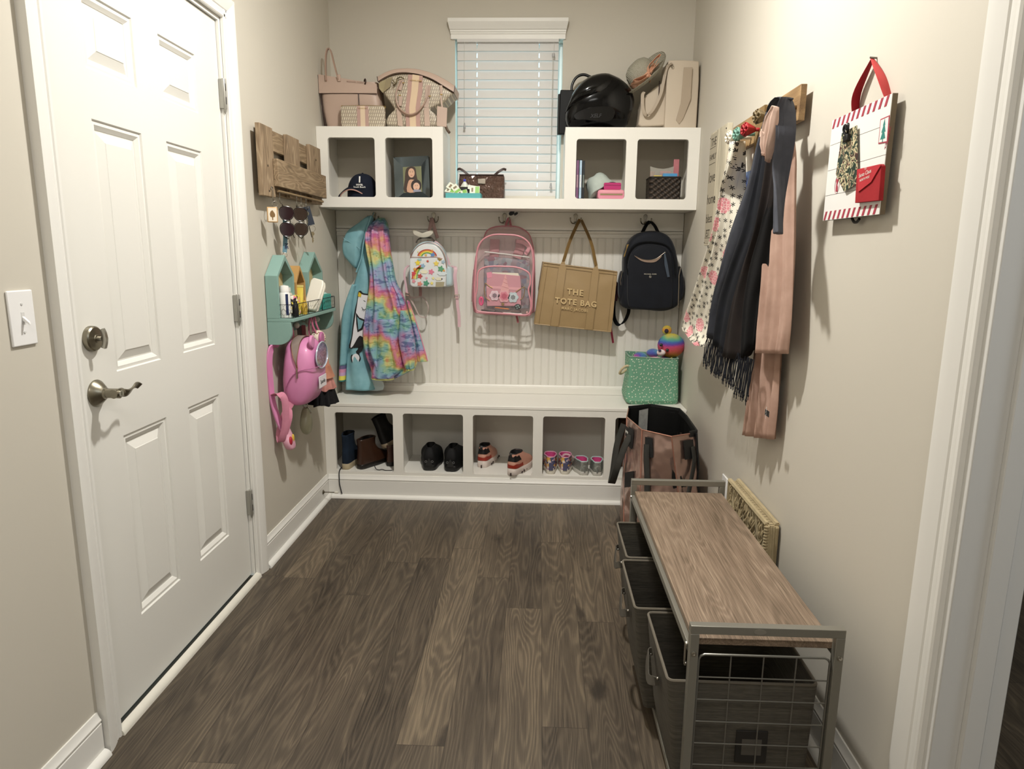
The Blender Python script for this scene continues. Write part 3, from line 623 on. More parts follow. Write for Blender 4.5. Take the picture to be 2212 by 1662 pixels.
b = MB(); WR = .0016; x0, x1, y0, y1, z0, z1 = .014, .108, OY0+.006, OY1-.004, OZ+.0025, OZ+.056
for z in (z0, z1): b.tube([(x0, y0, z), (x1, y0, z), (x1, y1, z), (x0, y1, z)], WR, 6, closed=True)
for y in (y0, y0+(y1-y0)/3, y0+2*(y1-y0)/3, y1): b.tube([(x1, y, z0), (x1, y, z1)], WR, 6)
b.tube([(x0, y0, z0), (x0, y0, z1)], WR, 6); b.tube([(x0, y1, z0), (x0, y1, z1)], WR, 6)
nhex = 26
for r in range(3):
    for j in range(nhex):
        ya = y0+(y1-y0)*(j+(r % 2)*.5)/nhex; dy = (y1-y0)/nhex; za = z0+(z1-z0)*(r+.0)/3; h = (z1-z0)/3
        if ya+dy*.5 < y1: b.tube([(x1, ya, za), (x1, ya, za+h*.6)], .0005, 4); b.tube([(x1, ya, za+h*.6), (x1, ya+dy*.5, za+h)], .0005, 4)
        if ya-dy*.5 > y0: b.tube([(x1, ya, za+h*.6), (x1, ya-dy*.5, za+h)], .0005, 4)
for r in range(3):
    for j in range(5):
        xa = x0+(x1-x0)*(j+(r % 2)*.5)/5; dx = (x1-x0)/5; za = z0+(z1-z0)*r/3; h = (z1-z0)/3
        b.tube([(xa, y0, za), (xa, y0, za+h*.6)], .0005, 4); b.tube([(xa, y0, za+h*.6), (min(x1, xa+dx*.5), y0, za+h)], .0005, 4)
        if xa-dx*.5 > x0: b.tube([(xa, y0, za+h*.6), (xa-dx*.5, y0, za+h)], .0005, 4)
b.build('wire_basket', BLACKM, org)
for y in (2.63, 2.78, 2.93, 3.06):
    b = MB(); b.tube([(.0165, y, .96), (.035, y, .958)], .004, 8); b.ball((.043, y, .958), .014, n=12, m=8); b.build('knob', glass('d8dcd8', .1, .5) if y > 3 else plain('cfccc0', .3), org)
SZ = OZ+.0002
def bottle(label, cat, x, y, prof, mat, cap=None, capm=None, group='toiletries in the teal wall shelf', sq=(1, 1), name='bottle', z=SZ, extra=None):
    t = thing(name, label, cat, (x, y, z), group)
    b = MB(); b.lathe(prof, 24, (x, y, z), 'Z', sq); b.build('container', mat, t, ang=50)
    if cap: b = MB(); b.lathe(cap, 24, (x, y, z), 'Z', sq); b.build('cap', capm, t, ang=50)
    if extra: extra(t)
    return t
def stripe(t):
    b = MB(); pts = [(.0655+.0232*math.cos(a), 2.598+.0232*math.sin(a)) for a in [math.radians(-62+k*4) for k in range(8)]]
    b.add([(x, y, z) for x, y in pts for z in (SZ+.012, SZ+.098)], [(2*k, 2*k+2, 2*k+3, 2*k+1) for k in range(7)]); b.build('navy_stripe', plain('1c2a52', .4), t)
bottle('white spray can with navy stripe at the near end of the wire basket', 'spray can', .0655, 2.598, [(.0005, 0), (.022, 0), (.023, .003), (.023, .098), (.019, .104), (.0005, .104)], plain('e8e7e2', .35), [(.019, .1045), (.0195, .12), (.017, .13), (.0005, .134)], plain('f2f1ed', .3), name='spray_can', extra=stripe)
bottle('clear water bottle with grey label lying behind the spray can', 'bottle', .034, 2.60, [(.0005, 0), (.016, 0), (.0165, .04), (.015, .085), (.007, .098), (.007, .11), (.0005, .11)], plain('c9ccc4', .2), name='small_bottle')
b = MB(); b.box(-.018, .018, -.009, .009, 0, .10)
t = thing('toiletry_tube', 'yellow lotion tube standing in the middle of the basket', 'tube', (.06, 2.80, SZ), 'toiletries in the teal wall shelf')
b = MB(); body(b, [(SZ, .042, .07, 2.785, 2.813), (SZ+.03, .041, .071, 2.783, 2.815), (SZ+.105, .038, .074, 2.795, 2.803), (SZ+.115, .038, .074, 2.797, 2.801)], 20, .8); b.build('tube_body', plain('ead35c', .4), t)
b = MB(); b.box(.0375, .0745, 2.7955, 2.8025, SZ+.116, SZ+.124); b.build('crimp', plain('f0e08a', .4), t)
# slim pale case leaning
t = thing('glasses_case', 'large white open case leaning in the wire basket', 'case', (.07, 2.93, SZ), 'toiletries in the teal wall shelf')
Mx = Matrix.Translation((.068, 2.90, SZ+.001)) @ Matrix.Rotation(math.radians(-24), 4, 'X') @ Matrix.Rotation(math.radians(10), 4, 'Y')
b = MB(Mx); out = [(-.03, 0), (.026, 0), (.032, .012), (.034, .13), (.026, .15), (-.024, .155), (-.034, .14), (-.034, .01)]; b.prism(out, .0, .016, 'XZ'); b.build('case_base', plain('e6e1d2', .4), t, bevel=.005, seg=3)
b = MB(Mx); b.prism([(x*.96, z+.002) for x, z in out], -.020, -.003, 'XZ'); b.build('case_lid', plain('ede9dc', .35), t, bevel=.007, seg=3)
t = thing('tissue_box', 'small teal box at the far end of the wire basket', 'box', (.06, 3.06, SZ), 'toiletries in the teal wall shelf')
b = MB(); b.box(.025, .098, 3.02, 3.118, SZ, SZ+.07); b.build('carton', plain('4aa79b', .5, var=.1, scale=200), t, bevel=.002)
b = MB(); b.grid(lambda u, v: (.035+.05*u+.004*nz(u*5, v*6, 2), 3.03+.08*v, SZ+.071+.02*math.sin(PI*u)*math.sin(PI*v)), 8, 8, .0008); b.build('tissue', plain('bfe0d8', .8), t)
FLO = G('floral_pouch'); vo = FLO.n('TexVoronoi'); FLO.put(vo.inputs[0], FLO.obj()); vo.inputs['Scale'].default_value = 75; s3 = FLO.n('SeparateXYZ', [vo.outputs['Color']])
FLO.set(FLO.ramp(s3.outputs[0], [(0, 'e8d24a'), (.3, '1a1a1a'), (.42, 'efe9d6'), (.6, 'e58aa0'), (.75, 'e8d24a'), (.9, '3a3128')], 'CONSTANT'), .6); FLO = FLO.m
def pouch(label, x0, x1, y0, y1, z0, z1, m, name='pouch', cat='pouch', group='toiletries in the teal wall shelf', sd=1):
    b = MB(); body(b, [(z0, x0+.004, x1-.004, y0+.004, y1-.004), (z0+.004, x0, x1, y0, y1), ((z0+z1)/2, x0, x1, y0, y1), (z1-.006, x0+.004, x1-.004, y0+.004, y1-.004), (z1, x0+.008, x1-.008, y0+.012, y1-.012)], 24, .6, wob=.003, seed=sd)
    return tag(b.build(name, m), label, cat, group)
pouch('yellow and black floral pouch standing among the toiletries', .035, .075, 2.69, 2.775, SZ, SZ+.085, FLO, sd=3)
pouch('clear zip bag of hair ties at the near end of the basket', .02, .04, 2.62, 2.69, SZ, SZ+.05, plain('7a6f86', .3, var=.4, scale=900), 'zip_bag', 'bag', sd=5)
bottle('black roller bottle between the spray can and the floral pouch', 'bottle', .092, 2.645, [(.0005, 0), (.011, 0), (.012, .004), (.012, .05), (.008, .056), (.008, .065), (.0005, .067)], plain('1a1a1c', .3), name='small_bottle')
bottle('clear perfume bottle behind the yellow tube', 'bottle', .032, 2.735, [(.0005, 0), (.015, 0), (.016, .004), (.016, .09), (.010, .096), (.0005, .098)], plain('bdb7a6', .15), [(.0095, .0985), (.0095, .117), (.0005, .118)], plain('d9d6cc', .2), name='small_bottle')
bottle('amber oil bottle in front of the white case', 'bottle', .088, 2.77, [(.0005, 0), (.011, 0), (.0115, .045), (.007, .052), (.007, .06), (.0005, .06)], plain('c9a94a', .2), name='small_bottle')
tag(MB().box(.022, .055, 2.655, 2.684, SZ+.0505, SZ+.12).build('card_box', plain('93a9c6', .5, var=.3, scale=800), bevel=.001), 'blue patterned carton standing behind the floral pouch', 'box', 'toiletries in the teal wall shelf')
# ================================================================== pink backpack hanging from the organizer
PK = plain('d98bb8', .42, bump=.12, scale=700, coat=.15); PK2 = cloth('d98fa6', 'c67e95'); PKD = plain('b56a96', .45)
pb = thing('pink_backpack', 'glossy pink mini backpack with clear front pocket hanging from teal shelf', 'backpack', (.09, 2.68, .60))
def prow(px0, px1, py, y=2.60): a = at(px0, py, y=y); c = at(px1, py, y=y); return a.x, c.x, a.z
b = MB(); rows = []
for z, x0, x1, y0, y1 in ((.634, .05, .105, 2.62, 2.78), (.645, .038, .135, 2.60, 2.80), (.69, .028, .158, 2.59, 2.81), (.74, .026, .168, 2.585, 2.815), (.78, .03, .170, 2.585, 2.815), (.83, .035, .172, 2.59, 2.81), (.875, .04, .160, 2.605, 2.79), (.905, .045, .14, 2.64, 2.76), (.915, .06, .12, 2.67, 2.73)): rows.append((z, x0, x1, y0, y1))
body(b, rows, 40, .55, 4, wob=.002, seed=2); b.build('pack_body', PK, pb)
# open gusset: dark slit with zipper on the near side and over the top
b = MB(); path = [(.108, 2.5865, .795), (.103, 2.585, .83), (.098, 2.598, .868), (.094, 2.63, .905), (.094, 2.70, .921), (.094, 2.77, .905)]; path = smooth_path(path, 5)
b.strap([(x, y-.001, z+.001) for x, y, z in path], [.004+.034*sm((i/len(path))*1.6) for i in range(len(path))], .003, (1, 0, 0)); b.build('open_mouth', plain('8a7a72', .8), pb)
b = MB(); [b.tube([(x+s_*(.002+.017*sm((i/len(path))*1.6)), y-.003, z+.003) for i, (x, y, z) in enumerate(path)], .0016, 6) for s_ in (-1, 1)]; b.build('zipper', metal('b88f78', .35), pb)
b = MB(); b.box(.1035, .1105, 2.578, 2.583, .757, .80); b.build('zipper_pull', metal('a68f86', .3), pb, bevel=.0015)
b = MB(); b.tube([(x, y, z) for x, y, z in smooth_path([(.028, 2.588, .66), (.09, 2.581, .772), (.17, 2.60, .80), (.178, 2.70, .79)], 5)], .0018, 6); b.build('seam_piping', PKD, pb)
g = G('sequin_pocket'); vo = g.n('TexVoronoi'); g.put(vo.inputs[0], g.obj()); vo.inputs['Scale'].default_value = 120
g.set(g.ramp(vo.outputs['Distance'], [(0, 'e6e2ee'), (.45, 'a9a3b8'), (.8, '6d7f92')]), .15, .5, Coat_Weight=1.0); SEQ = g.m
b = MB(); b.loft([[(.176-.006*d, 2.70+(.078-.012*d)*math.cos(a), .835+(.062-.01*d)*math.sin(a)*(1 if math.sin(a) > 0 else .8)) for a in [2*PI*k/28 for k in range(28)]] for d in (1, 0)]); fp = b.build('clear_pocket', SEQ, pb)
b = MB(); b.tube([(.177, 2.70+.078*math.cos(a), .835+.062*math.sin(a)*(1 if math.sin(a) > 0 else .8)) for a in [2*PI*k/28 for k in range(28)]], .003, 8, closed=True); b.build('pocket_piping', plain('b9c3cf', .2), fp)
b = MB(); b.box(.1725, .1745, 2.655, 2.755, .70, .752); lb_ = b.build('name_label', plain('e9e3ea', .4), pb, bevel=.001)
text_mesh('lettering', 'Sparkle', .024, axes((.1747, 2.705, .718), (0, 1, 0), (0, 0, 1), (1, 0, 0)), plain('2b2b2b', .5), lb_, sp=.9)
b = MB(); [b.prism([(2.70+s_*.065+.026*math.cos(a), .905+.028*math.sin(a)) for a in [2*PI*k/18 for k in range(18)]], .15, .163, 'YZ') for s_ in (-1,)]; b.build('ear', PK, pb, bevel=.004)
b = MB(); b.prism([(2.765+.026*math.cos(a), .905+.028*math.sin(a)) for a in [2*PI*k/18 for k in range(18)]], .15, .163, 'YZ'); b.build('ear', PKD, pb, bevel=.004)
b = MB(); b.strap(smooth_path([(.045, 2.70, .905), (.04, 2.69, .945), (.045, 2.70, .962), (.05, 2.71, .945), (.05, 2.72, .905)], 4), .02, .003, (0, 1, .2)); b.build('top_loop', PK2, pb)
b = MB(); b.strap(smooth_path([(.03, 2.60, .895), (.012, 2.565, .885), (.006, 2.55, .83), (.006, 2.55, .74), (.01, 2.553, .66), (.03, 2.56, .57), (.05, 2.575, .52)], 5), .03, .008, (.3, 1, 0)); b.build('shoulder_strap', PK, pb)
b = MB(); b.strap(smooth_path([(.012, 2.55, .69), (.045, 2.54, .70), (.066, 2.54, .67), (.062, 2.545, .58), (.045, 2.55, .515), (.03, 2.56, .49), (.025, 2.57, .53), (.045, 2.58, .60), (.07, 2.60, .65)], 5), .028, .0022, (1, .4, 0)); b.build('webbing', PK2, pb)
b = MB(); b.strap(smooth_path([(.05, 2.60, .66), (.07, 2.58, .60), (.055, 2.565, .53), (.045, 2.56, .505)], 4), .025, .0022, (.5, 1, 0)); b.build('webbing', PK2, pb)
# pale pink pouch dangling at the foot of the straps
t = thing('small_pouch', 'small pale pink zip pouch dangling lowest under the pink backpack', 'pouch', (.06, 2.60, .44))
b = MB(); body(b, [(.445, .055, .067, 2.59, 2.62), (.455, .04, .074, 2.57, 2.63), (.49, .03, .07, 2.56, 2.63), (.535, .025, .055, 2.57, 2.62), (.56, .03, .045, 2.58, 2.60)], 20, .7); b.build('pouch_body', plain('e3a9bd', .4), t)
b = MB(); b.ball((.0665, 2.578, .488), .008, .012, .02); b.build('red_charm', plain('b3283a', .4), t)
b = MB(); b.ball((.0685, 2.602, .495), .006, .008, .018); b.build('yellow_charm', plain('d9b84a', .4), t)
# grey pouch
t = thing('hand_sanitizer_pouch', 'grey green drop shaped case hanging on a grey strap beside pink backpack', 'case', (.05, 2.80, .46))
b = MB(); body(b, [(.462, .06, .07, 2.78, 2.80), (.475, .046, .082, 2.76, 2.815), (.51, .038, .088, 2.75, 2.825), (.555, .042, .084, 2.765, 2.815), (.583, .05, .075, 2.78, 2.80)], 24, .8); b.build('case_body', plain('a5a48c', .35, bump=.05), t)
b = MB(); b.strap([(.06, 2.79, .60), (.055, 2.81, .63), (.05, 2.828, .66), (.045, 2.832, .80), (.04, 2.83, .93), (.04, 2.83, .95)], .026, .002, (1, .3, 0)); b.build('strap', cloth('6f6a66'), t)
b = MB(); ring_at(b, (.062, 2.79, .595), .011, .0022, (0, 1, 0)); b.tube(smooth_path([(.072, 2.79, .59), (.083, 2.79, .575), (.086, 2.79, .56), (.078, 2.79, .565)], 4), .002, 6); b.build('clasp', SILV, t)
# dance doll / outfit bundle
t = thing('dance_outfit', 'bundle of peach dance outfit with black ruffled hem hanging from teal shelf', 'outfit', (.09, 2.93, .57))
def ruf(amp, k, ph=0): return lambda a, tt, z: 1+amp*math.sin(k*a+ph)*tt if amp > 0 else 1
b = MB(); body(b, [(.86, .05, .10, 2.90, 2.95), (.83, .04, .115, 2.88, 2.98), (.79, .045, .125, 2.885, 2.98), (.74, .05, .13, 2.89, 2.985)], 24, .8, wob=.004); b.build('mesh_bodice', cloth('e0a88f', 'c98a74', 400), t)
b = MB(); body(b, [(.755, .05, .132, 2.885, 2.99), (.73, .045, .14, 2.88, 3.0), (.70, .04, .15, 2.87, 3.01)], 24, .8, wob=.006); b.build('waist_wrap', cloth('cf977c', 'b57a62'), t)
def skirt(name, z0, z1, r0, r1, m, k, amp, c=(.095, 2.94)):
    b = MB(); rings = []
    for i in range(9):
        s_ = i/8; rings.append([(c[0]+(r0+(r1-r0)*s_)*.85*math.cos(a)*(1+amp*s_*math.sin(k*a)), c[1]+(r0+(r1-r0)*s_)*math.sin(a)*(1+amp*s_*math.sin(k*a)), z0+(z1-z0)*s_+.004*s_*math.sin(k*a*.5+1)) for a in [2*PI*q/72 for q in range(72)]])
    b.loft(rings, True); return b.build(name, m, t)
skirt('skirt', .715, .645, .05, .07, cloth('c98d84', 'a8736b'), 11, .1); skirt('black_ruffle', .665, .575, .058, .078, SOFTBLK, 13, .14)
# leopard soft head (plush pouch)
t = thing('plush_keychain', 'cream leopard spotted round plush hanging by pink loops beneath teal shelf', 'plush toy', (.11, 2.9, .86))
LEO = G('leopard'); vo = LEO.n('TexVoronoi'); LEO.put(vo.inputs[0], LEO.obj()); vo.inputs['Scale'].default_value = 90; LEO.set(LEO.ramp(vo.outputs['Distance'], [(0, 'b98a6a'), (.2, '4a3026'), (.34, 'e8d9c6')], 'CONSTANT'), .8); LEO = LEO.m
b = MB(); b.ball((.11, 2.86, .893), .034, .042, .036, 20, 12); b.build('head', LEO, t)
for y in (2.835, 2.885):
    b = MB(); b.strap(smooth_path([(.11, y, .92), (.10, y-.006, .95), (.09, y, .985), (.08, y+.01, .975), (.075, y+.012, .93), (.08, y+.01, .90)], 4), .014, .004, (0, 1, 0)); b.build('ear_loop', plain('b5627f', .5), t)
b = MB(); b.box(.09, .13, 2.85, 2.89, .828, .852); b.build('black_clip', BLACK, t, bevel=.003)
b = MB(); b.strap([(.06, 2.82, .955), (.06, 2.825, .90), (.065, 2.83, .84)], .018, .003, (1, 0, 0)); b.build('hanging_strap', plain('8d4c52', .6), t)
# ================================================================== helpers for bags seen from the front
def pillow(b, out, yf, yb, bulge=.01, round_=.012, back=0, plane='XZ', nb=0, M=None):
    """inflated slab: outline in XZ, front at yf domed by bulge, soft edges"""
    cx_ = sum(p[0] for p in out)/len(out); cz_ = sum(p[1] for p in out)/len(out)
    R = max(math.hypot(p[0]-cx_, p[1]-cz_) for p in out); sg = 1 if yb > yf else -1
    def ring(s_, y): return [(cx_+(x-cx_)*s_, y, cz_+(z-cz_)*s_) for x, z in out]
    e = round_/R; rings = []
    for s_ in (.08, .3, .5, .7, .85): rings.append(ring(s_*(1-e), yf-sg*bulge*(1-s_**2)))
    for k in range(5): a = PI/2*k/4; rings.append(ring(1-e+e*math.sin(a), yf+sg*round_*(1-math.cos(a))))
    for k in range(5): a = PI/2*k/4; rings.append(ring(1-e+e*math.cos(a), yb-sg*round_*(1-math.sin(a))))
    for s_ in (.6, .1): rings.append(ring(s_*(1-e), yb+sg*back*(1-s_**2)))
    return b.loft(rings)
def px2(pts, ox, oy, s_, y):
    """outline read in a zoomed crop -> (x, z) on the plane y"""
    r = []
    for p in pts: v = at(ox+p[0]/s_, oy+p[1]/s_, y=y); r.append((v.x, v.z))
    return r
def sm2(pts, n=5, closed=True): return [(v.x, v.y) for v in smooth_path([(a, c, 0) for a, c in pts], n, closed)]
def monogram(name, c1, c2, c3):
    g = G(name); o = g.obj(); v = g.scaled(o, (95, 1, 62)); s3 = g.n('SeparateXYZ', [v])
    row = g.math('FLOOR', s3.outputs[2]); xs = g.math('ADD', s3.outputs[0], g.math('MULTIPLY', row, .5)); fx = g.math('FRACT', xs); fz = g.math('FRACT', s3.outputs[2])
    col = g.math('FLOOR', xs); wn = g.n('TexWhiteNoise', noise_dimensions='2D'); g.put(wn.inputs['Vector'], g.n('CombineXYZ', [col, row, 0.0]).outputs[0])
    d = g.math('ABSOLUTE', g.math('SUBTRACT', fx, g.math('ADD', .5, g.math('MULTIPLY', g.math('SUBTRACT', fz, .5), .45))))
    m = g.math('MULTIPLY', g.math('LESS_THAN', d, .20), g.math('LESS_THAN', g.math('ABSOLUTE', g.math('SUBTRACT', fz, .5)), .36))
    g.set(g.mix(m, lin(c1), g.mix(wn.outputs[0], lin(c2), lin(c3))), .45); return g.m
MONO = monogram('monogram_canvas', 'a39685', 'e2dac6', 'cbbfa5')
BLUSH = plain('bba394', .45, bump=.1, scale=500); BLUSHD = plain('a48878', .45); EDGE = plain('35221d', .5)
ZTP = ZT+.0005
# ---- blush tote
t = thing('tote_bag', 'blush pink leather tote in the left corner on top of the cubbies', 'handbag', (.15, 3.44, ZTP))
b = MB(); R = []
for z, x0, x1, y0, y1 in ((ZTP, .035, .285, 3.40, 3.50), (ZTP+.01, .025, .29, 3.385, 3.51), (1.96, .014, .305, 3.37, 3.52), (2.05, .006, .299, 3.365, 3.52), (2.10, .003, .292, 3.37, 3.51)): R.append((z, x0, x1, y0, y1))
body(b, R, 40, .3, 5, wob=.004, caps=True); b.build('bag_body', BLUSH, t)
b = MB(); pts = [(.003, 3.368, 2.128), (.10, 3.360, 2.122), (.20, 3.362, 2.108), (.335, 3.372, 2.085)]
def topb(u, v):
    x = .003+.289*u; z = 2.045+(2.132-.044*u-2.045)*v; return (x, 3.3645-.002*math.sin(PI*u), z)
b.grid(topb, 16, 6, -.004); b.build('top_band', BLUSH, t)
b = MB(); b.tube([(.006, 3.363, 2.043), (.15, 3.36, 2.044), (.29, 3.364, 2.041)], .0012, 6); b.tube([(.20, 3.3600, 2.042), (.203, 3.3595, 1.95)], .0022, 6); b.build('pocket_seam', EDGE, t)
b = MB(); b.tube([(.003, 3.365, 2.13), (.012, 3.367, 2.0), (.024, 3.382, 1.89)], .0035, 6); b.build('edge_piping', EDGE, t)
b = MB(); pth = smooth_path([(.043, 3.357, 2.10), (.043, 3.357, 2.16), (.047, 3.357, 2.22), (.058, 3.357, 2.248), (.072, 3.357, 2.235), (.085, 3.357, 2.18), (.096, 3.357, 2.135), (.104, 3.357, 2.105)], 5)
b.strap(pth, .006, .016, (1, 0, .2)); b.build('handle', BLUSHD, t)
b = MB(); b.box(.100, .115, 3.352, 3.361, 2.098, 2.13); b.build('handle_tab', BLUSH, t, bevel=.002)
b = MB(); ring_at(b, (.235, 3.357, 2.098), .011, .0035, (1, .6, 0)); b.build('ring', EDGE, t)
text_mesh('lettering', 'MICHAEL KORS', .011, axes((.185, 3.3565, 2.092), (1, 0, -.07), (0, 0, 1), (0, -1, 0)), BLUSHD, t, sp=1.1)
# ---- monogram wallet
t = thing('wallet', 'cream monogram zip wallet with pink stripe standing before the blush tote', 'wallet', (.227, 3.335, ZTP))
out = [(.227+a, ZTP+.0505+c) for a, c in rrect(.218, .10, .014)]
b = MB(); pillow(b, out, 3.322, 3.348, .002, .006); b.build('wallet_body', MONO, t)
for x0, x1, m in ((.2, .257, plain('b3948a', .45)), (.217, .24, plain('d9c3a8', .4))):
    b = MB(); b.box(x0, x1, 3.3185 if x0 < .21 else 3.3178, 3.321, ZTP+.003, ZTP+.098); b.build('stripe', m, t)
b = MB(); b.tube(smooth_path([(.12, 3.335, ZTP+.006), (.1175, 3.335, ZTP+.05), (.121, 3.335, ZTP+.095), (.14, 3.335, ZTP+.1015), (.32, 3.335, ZTP+.1015), (.336, 3.335, ZTP+.09)], 3), .002, 6); b.build('zipper', GOLD, t)
text_mesh('lettering', 'MICHAEL KORS', .006, axes((.2285, 3.3175, ZTP+.084), (1, 0, 0), (0, 0, 1), (0, -1, 0)), GOLD, t)
# ---- monogram handbag
t = thing('handbag', 'cream monogram handbag with pink stripes and curved top beside the window', 'handbag', (.47, 3.40, ZTP))
K = (800, 130, 9.775)
o1 = px2([(165, 460), (280, 390), (400, 330), (560, 290), (750, 280), (930, 300), (1150, 345), (1350, 440), (1560, 560), (1760, 690), (1700, 740), (1600, 850), (1480, 930), (1340, 980), (1265, 1040), (1330, 1110), (1400, 1180), (1400, 1400), (760, 1400), (340, 1390), (330, 1240), (420, 1130), (500, 1040), (430, 920), (340, 790), (260, 680), (180, 560)], *K, 3.345)
o1 = [(x, max(z, ZTP)) for x, z in o1]
b = MB(); pillow(b, sm2(o1, 2), 3.345, 3.50, .006, .02); b.build('bag_body', MONO, t)
# curved leather top band
top = px2([(145, 350), (300, 260), (500, 190), (700, 170), (900, 175), (1100, 210), (1350, 290), (1600, 420), (1790, 545)], *K, 3.345)
bot = px2([(170, 465), (310, 375), (500, 295), (690, 270), (880, 285), (1080, 325), (1320, 415), (1560, 560), (1770, 690)], *K, 3.345)
top = [Vector((x, 0, z)) for x, z in top]; bot = [Vector((x, 0, z)) for x, z in bot]; top = smooth_path(top, 3); bot = smooth_path(bot, 3)
b = MB(); rings = []
for a, c in zip(top, bot):
    rings.append([(c.x, 3.337, c.z), (a.x, 3.342, a.z-.004), (a.x, 3.348, a.z), (a.x, 3.50, a.z), (a.x, 3.508, a.z-.004), (c.x, 3.51, c.z)])
b.loft(rings); b.build('leather_top', BLUSH, t, ang=50)
b = MB(); b.tube([(c.x, 3.3365, c.z) for c in bot], .0014, 6); b.tube([(top[0].x, 3.341, top[0].z), (bot[0].x, 3.337, bot[0].z)], .0018, 6); b.tube([(top[-1].x, 3.341, top[-1].z), (bot[-1].x, 3.337, bot[-1].z)], .0018, 6); b.build('dark_edge', EDGE, t)
def band(name, l, r, m, y=3.3375, th=.0025):
    L = px2(l, *K, y); Rr = px2(r, *K, y); b = MB(); rings = [[(a[0], y, max(a[1], ZTP)), (c[0], y, max(c[1], ZTP)), (c[0], y+th, max(c[1], ZTP)), (a[0], y+th, max(a[1], ZTP))] for a, c in zip(L, Rr)]
    b.loft(rings); return b.build(name, m, t, ang=60)
band('stripe', [(800, 300), (780, 650), (740, 1000), (755, 1400)], [(1105, 330), (1100, 650), (1045, 1000), (1055, 1400)], plain('b28f84', .5))
band('stripe', [(890, 300), (865, 650), (820, 1000), (835, 1400)], [(1035, 325), (1005, 650), (955, 1000), (965, 1400)], plain('d6bd9e', .5), 3.336)
b = MB(); pts = px2([(650, 430), (590, 560), (545, 700), (545, 850), (600, 1010), (720, 1120), (850, 1160), (980, 1110), (1100, 980), (1180, 830), (1220, 680), (1240, 545)], *K, 3.325)
b.strap(smooth_path([(x, 3.325, z) for x, z in pts], 4), .012, .006, (.3, -.8, .5)); b.build('handle', BLUSHD, t)
for l, r in (([(600, 760), (590, 960)], [(680, 770), (660, 975)]), ([(1170, 520), (1150, 800)], [(1285, 530), (1240, 800)]), ([(1160, 800), (1130, 990)], [(1250, 810), (1220, 1000)]), ([(550, 1010), (580, 1380)], [(640, 1010), (690, 1400)]), ([(1130, 1000), (1145, 1390)], [(1235, 1000), (1260, 1390)]), ([(610, 420), (580, 620)], [(710, 420), (650, 640)]), ([(1460, 530), (1480, 740)], [(1520, 530), (1520, 740)])):
    band('leather_strap', l, r, BLUSH, 3.3315, .004)
for p_ in ((625, 745), (1255, 760), (1500, 725), (700, 480), (1060, 440)):
    x, z = px2([p_], *K, 3.329)[0]; b = MB(); b.box(x-.006, x+.006, 3.327, 3.3305, z-.002, z+.002); b.build('gold_fitting', GOLD, t, bevel=.0008)
# tied webbing and clasp at upper left
band('webbing', [(330, 410), (260, 690)], [(460, 350), (420, 560)], plain('8f8264', .7), 3.331, .003)
band('webbing', [(180, 480), (185, 600), (260, 690)], [(330, 400), (360, 500), (400, 580)], plain('9a8d6c', .7), 3.3325, .003)
b = MB(); c_ = px2([(470, 420), (520, 490), (480, 545), (560, 470), (560, 400), (640, 360), (715, 400)], *K, 3.325); b.tube(smooth_path([(x, 3.325, z) for x, z in c_], 3), .0028, 6); b.build('clasp', metal('8f866e', .25), t)
# hang tag
tg = px2([(1410, 970), (1625, 1010), (1610, 1415), (1400, 1390)], *K, 3.322)
b = MB(); b.prism(tg, 3.320, 3.3235, 'XZ'); b.build('luggage_tag', BLUSH, t, bevel=.001)
b = MB(); c_ = px2([(1490, 740), (1500, 880), (1520, 1000)], *K, 3.322); b.strap([(x, 3.3215, z) for x, z in c_], .008, .002, (1, 0, 0)); b.build('tag_strap', BLUSH, t)
text_mesh('lettering', 'MICHAEL KORS', .0075, axes((px2([(950, 430)], *K, 3.33)[0][0], 3.331, px2([(950, 430)], *K, 3.33)[0][1]-.002), (1, 0, -.09), (0, 0, 1), (0, -1, 0)), GOLD, t)
b = MB(); b.tube(smooth_path([(.597, 3.40, 1.95), (.617, 3.42, 1.915), (.628, 3.43, 1.888), (.64, 3.42, 1.872)], 4), .007, 8); b.build('strap_tail', plain('6d5a4a', .5), t)
# ---- black flat bag behind helmet
t = thing('black_bag', 'black flat handbag with round handle standing behind the helmet', 'handbag', (1.26, 3.52, ZTP))
b = MB(); out = [(1.19, ZTP), (1.33, ZTP), (1.33, 2.09), (1.196, 2.093), (1.192, 2.07)]; b.prism(out, 3.495, 3.53, 'XZ'); b.build('bag_body', plain('0c0c0c', .5, bump=.1, spec=.2), t, bevel=.004)
b = MB(); b.box(1.1835, 1.194, 3.49, 3.535, ZTP, 2.072); b.build('side_binding', plain('080808', .4, spec=.25), t, bevel=.003)
b = MB(); b.tube(smooth_path([(1.252, 3.512, 2.08), (1.254, 3.512, 2.12), (1.275, 3.512, 2.155), (1.31, 3.512, 2.168), (1.35, 3.512, 2.155)], 5), .007, 10); b.build('handle', plain('141414', .3), t)
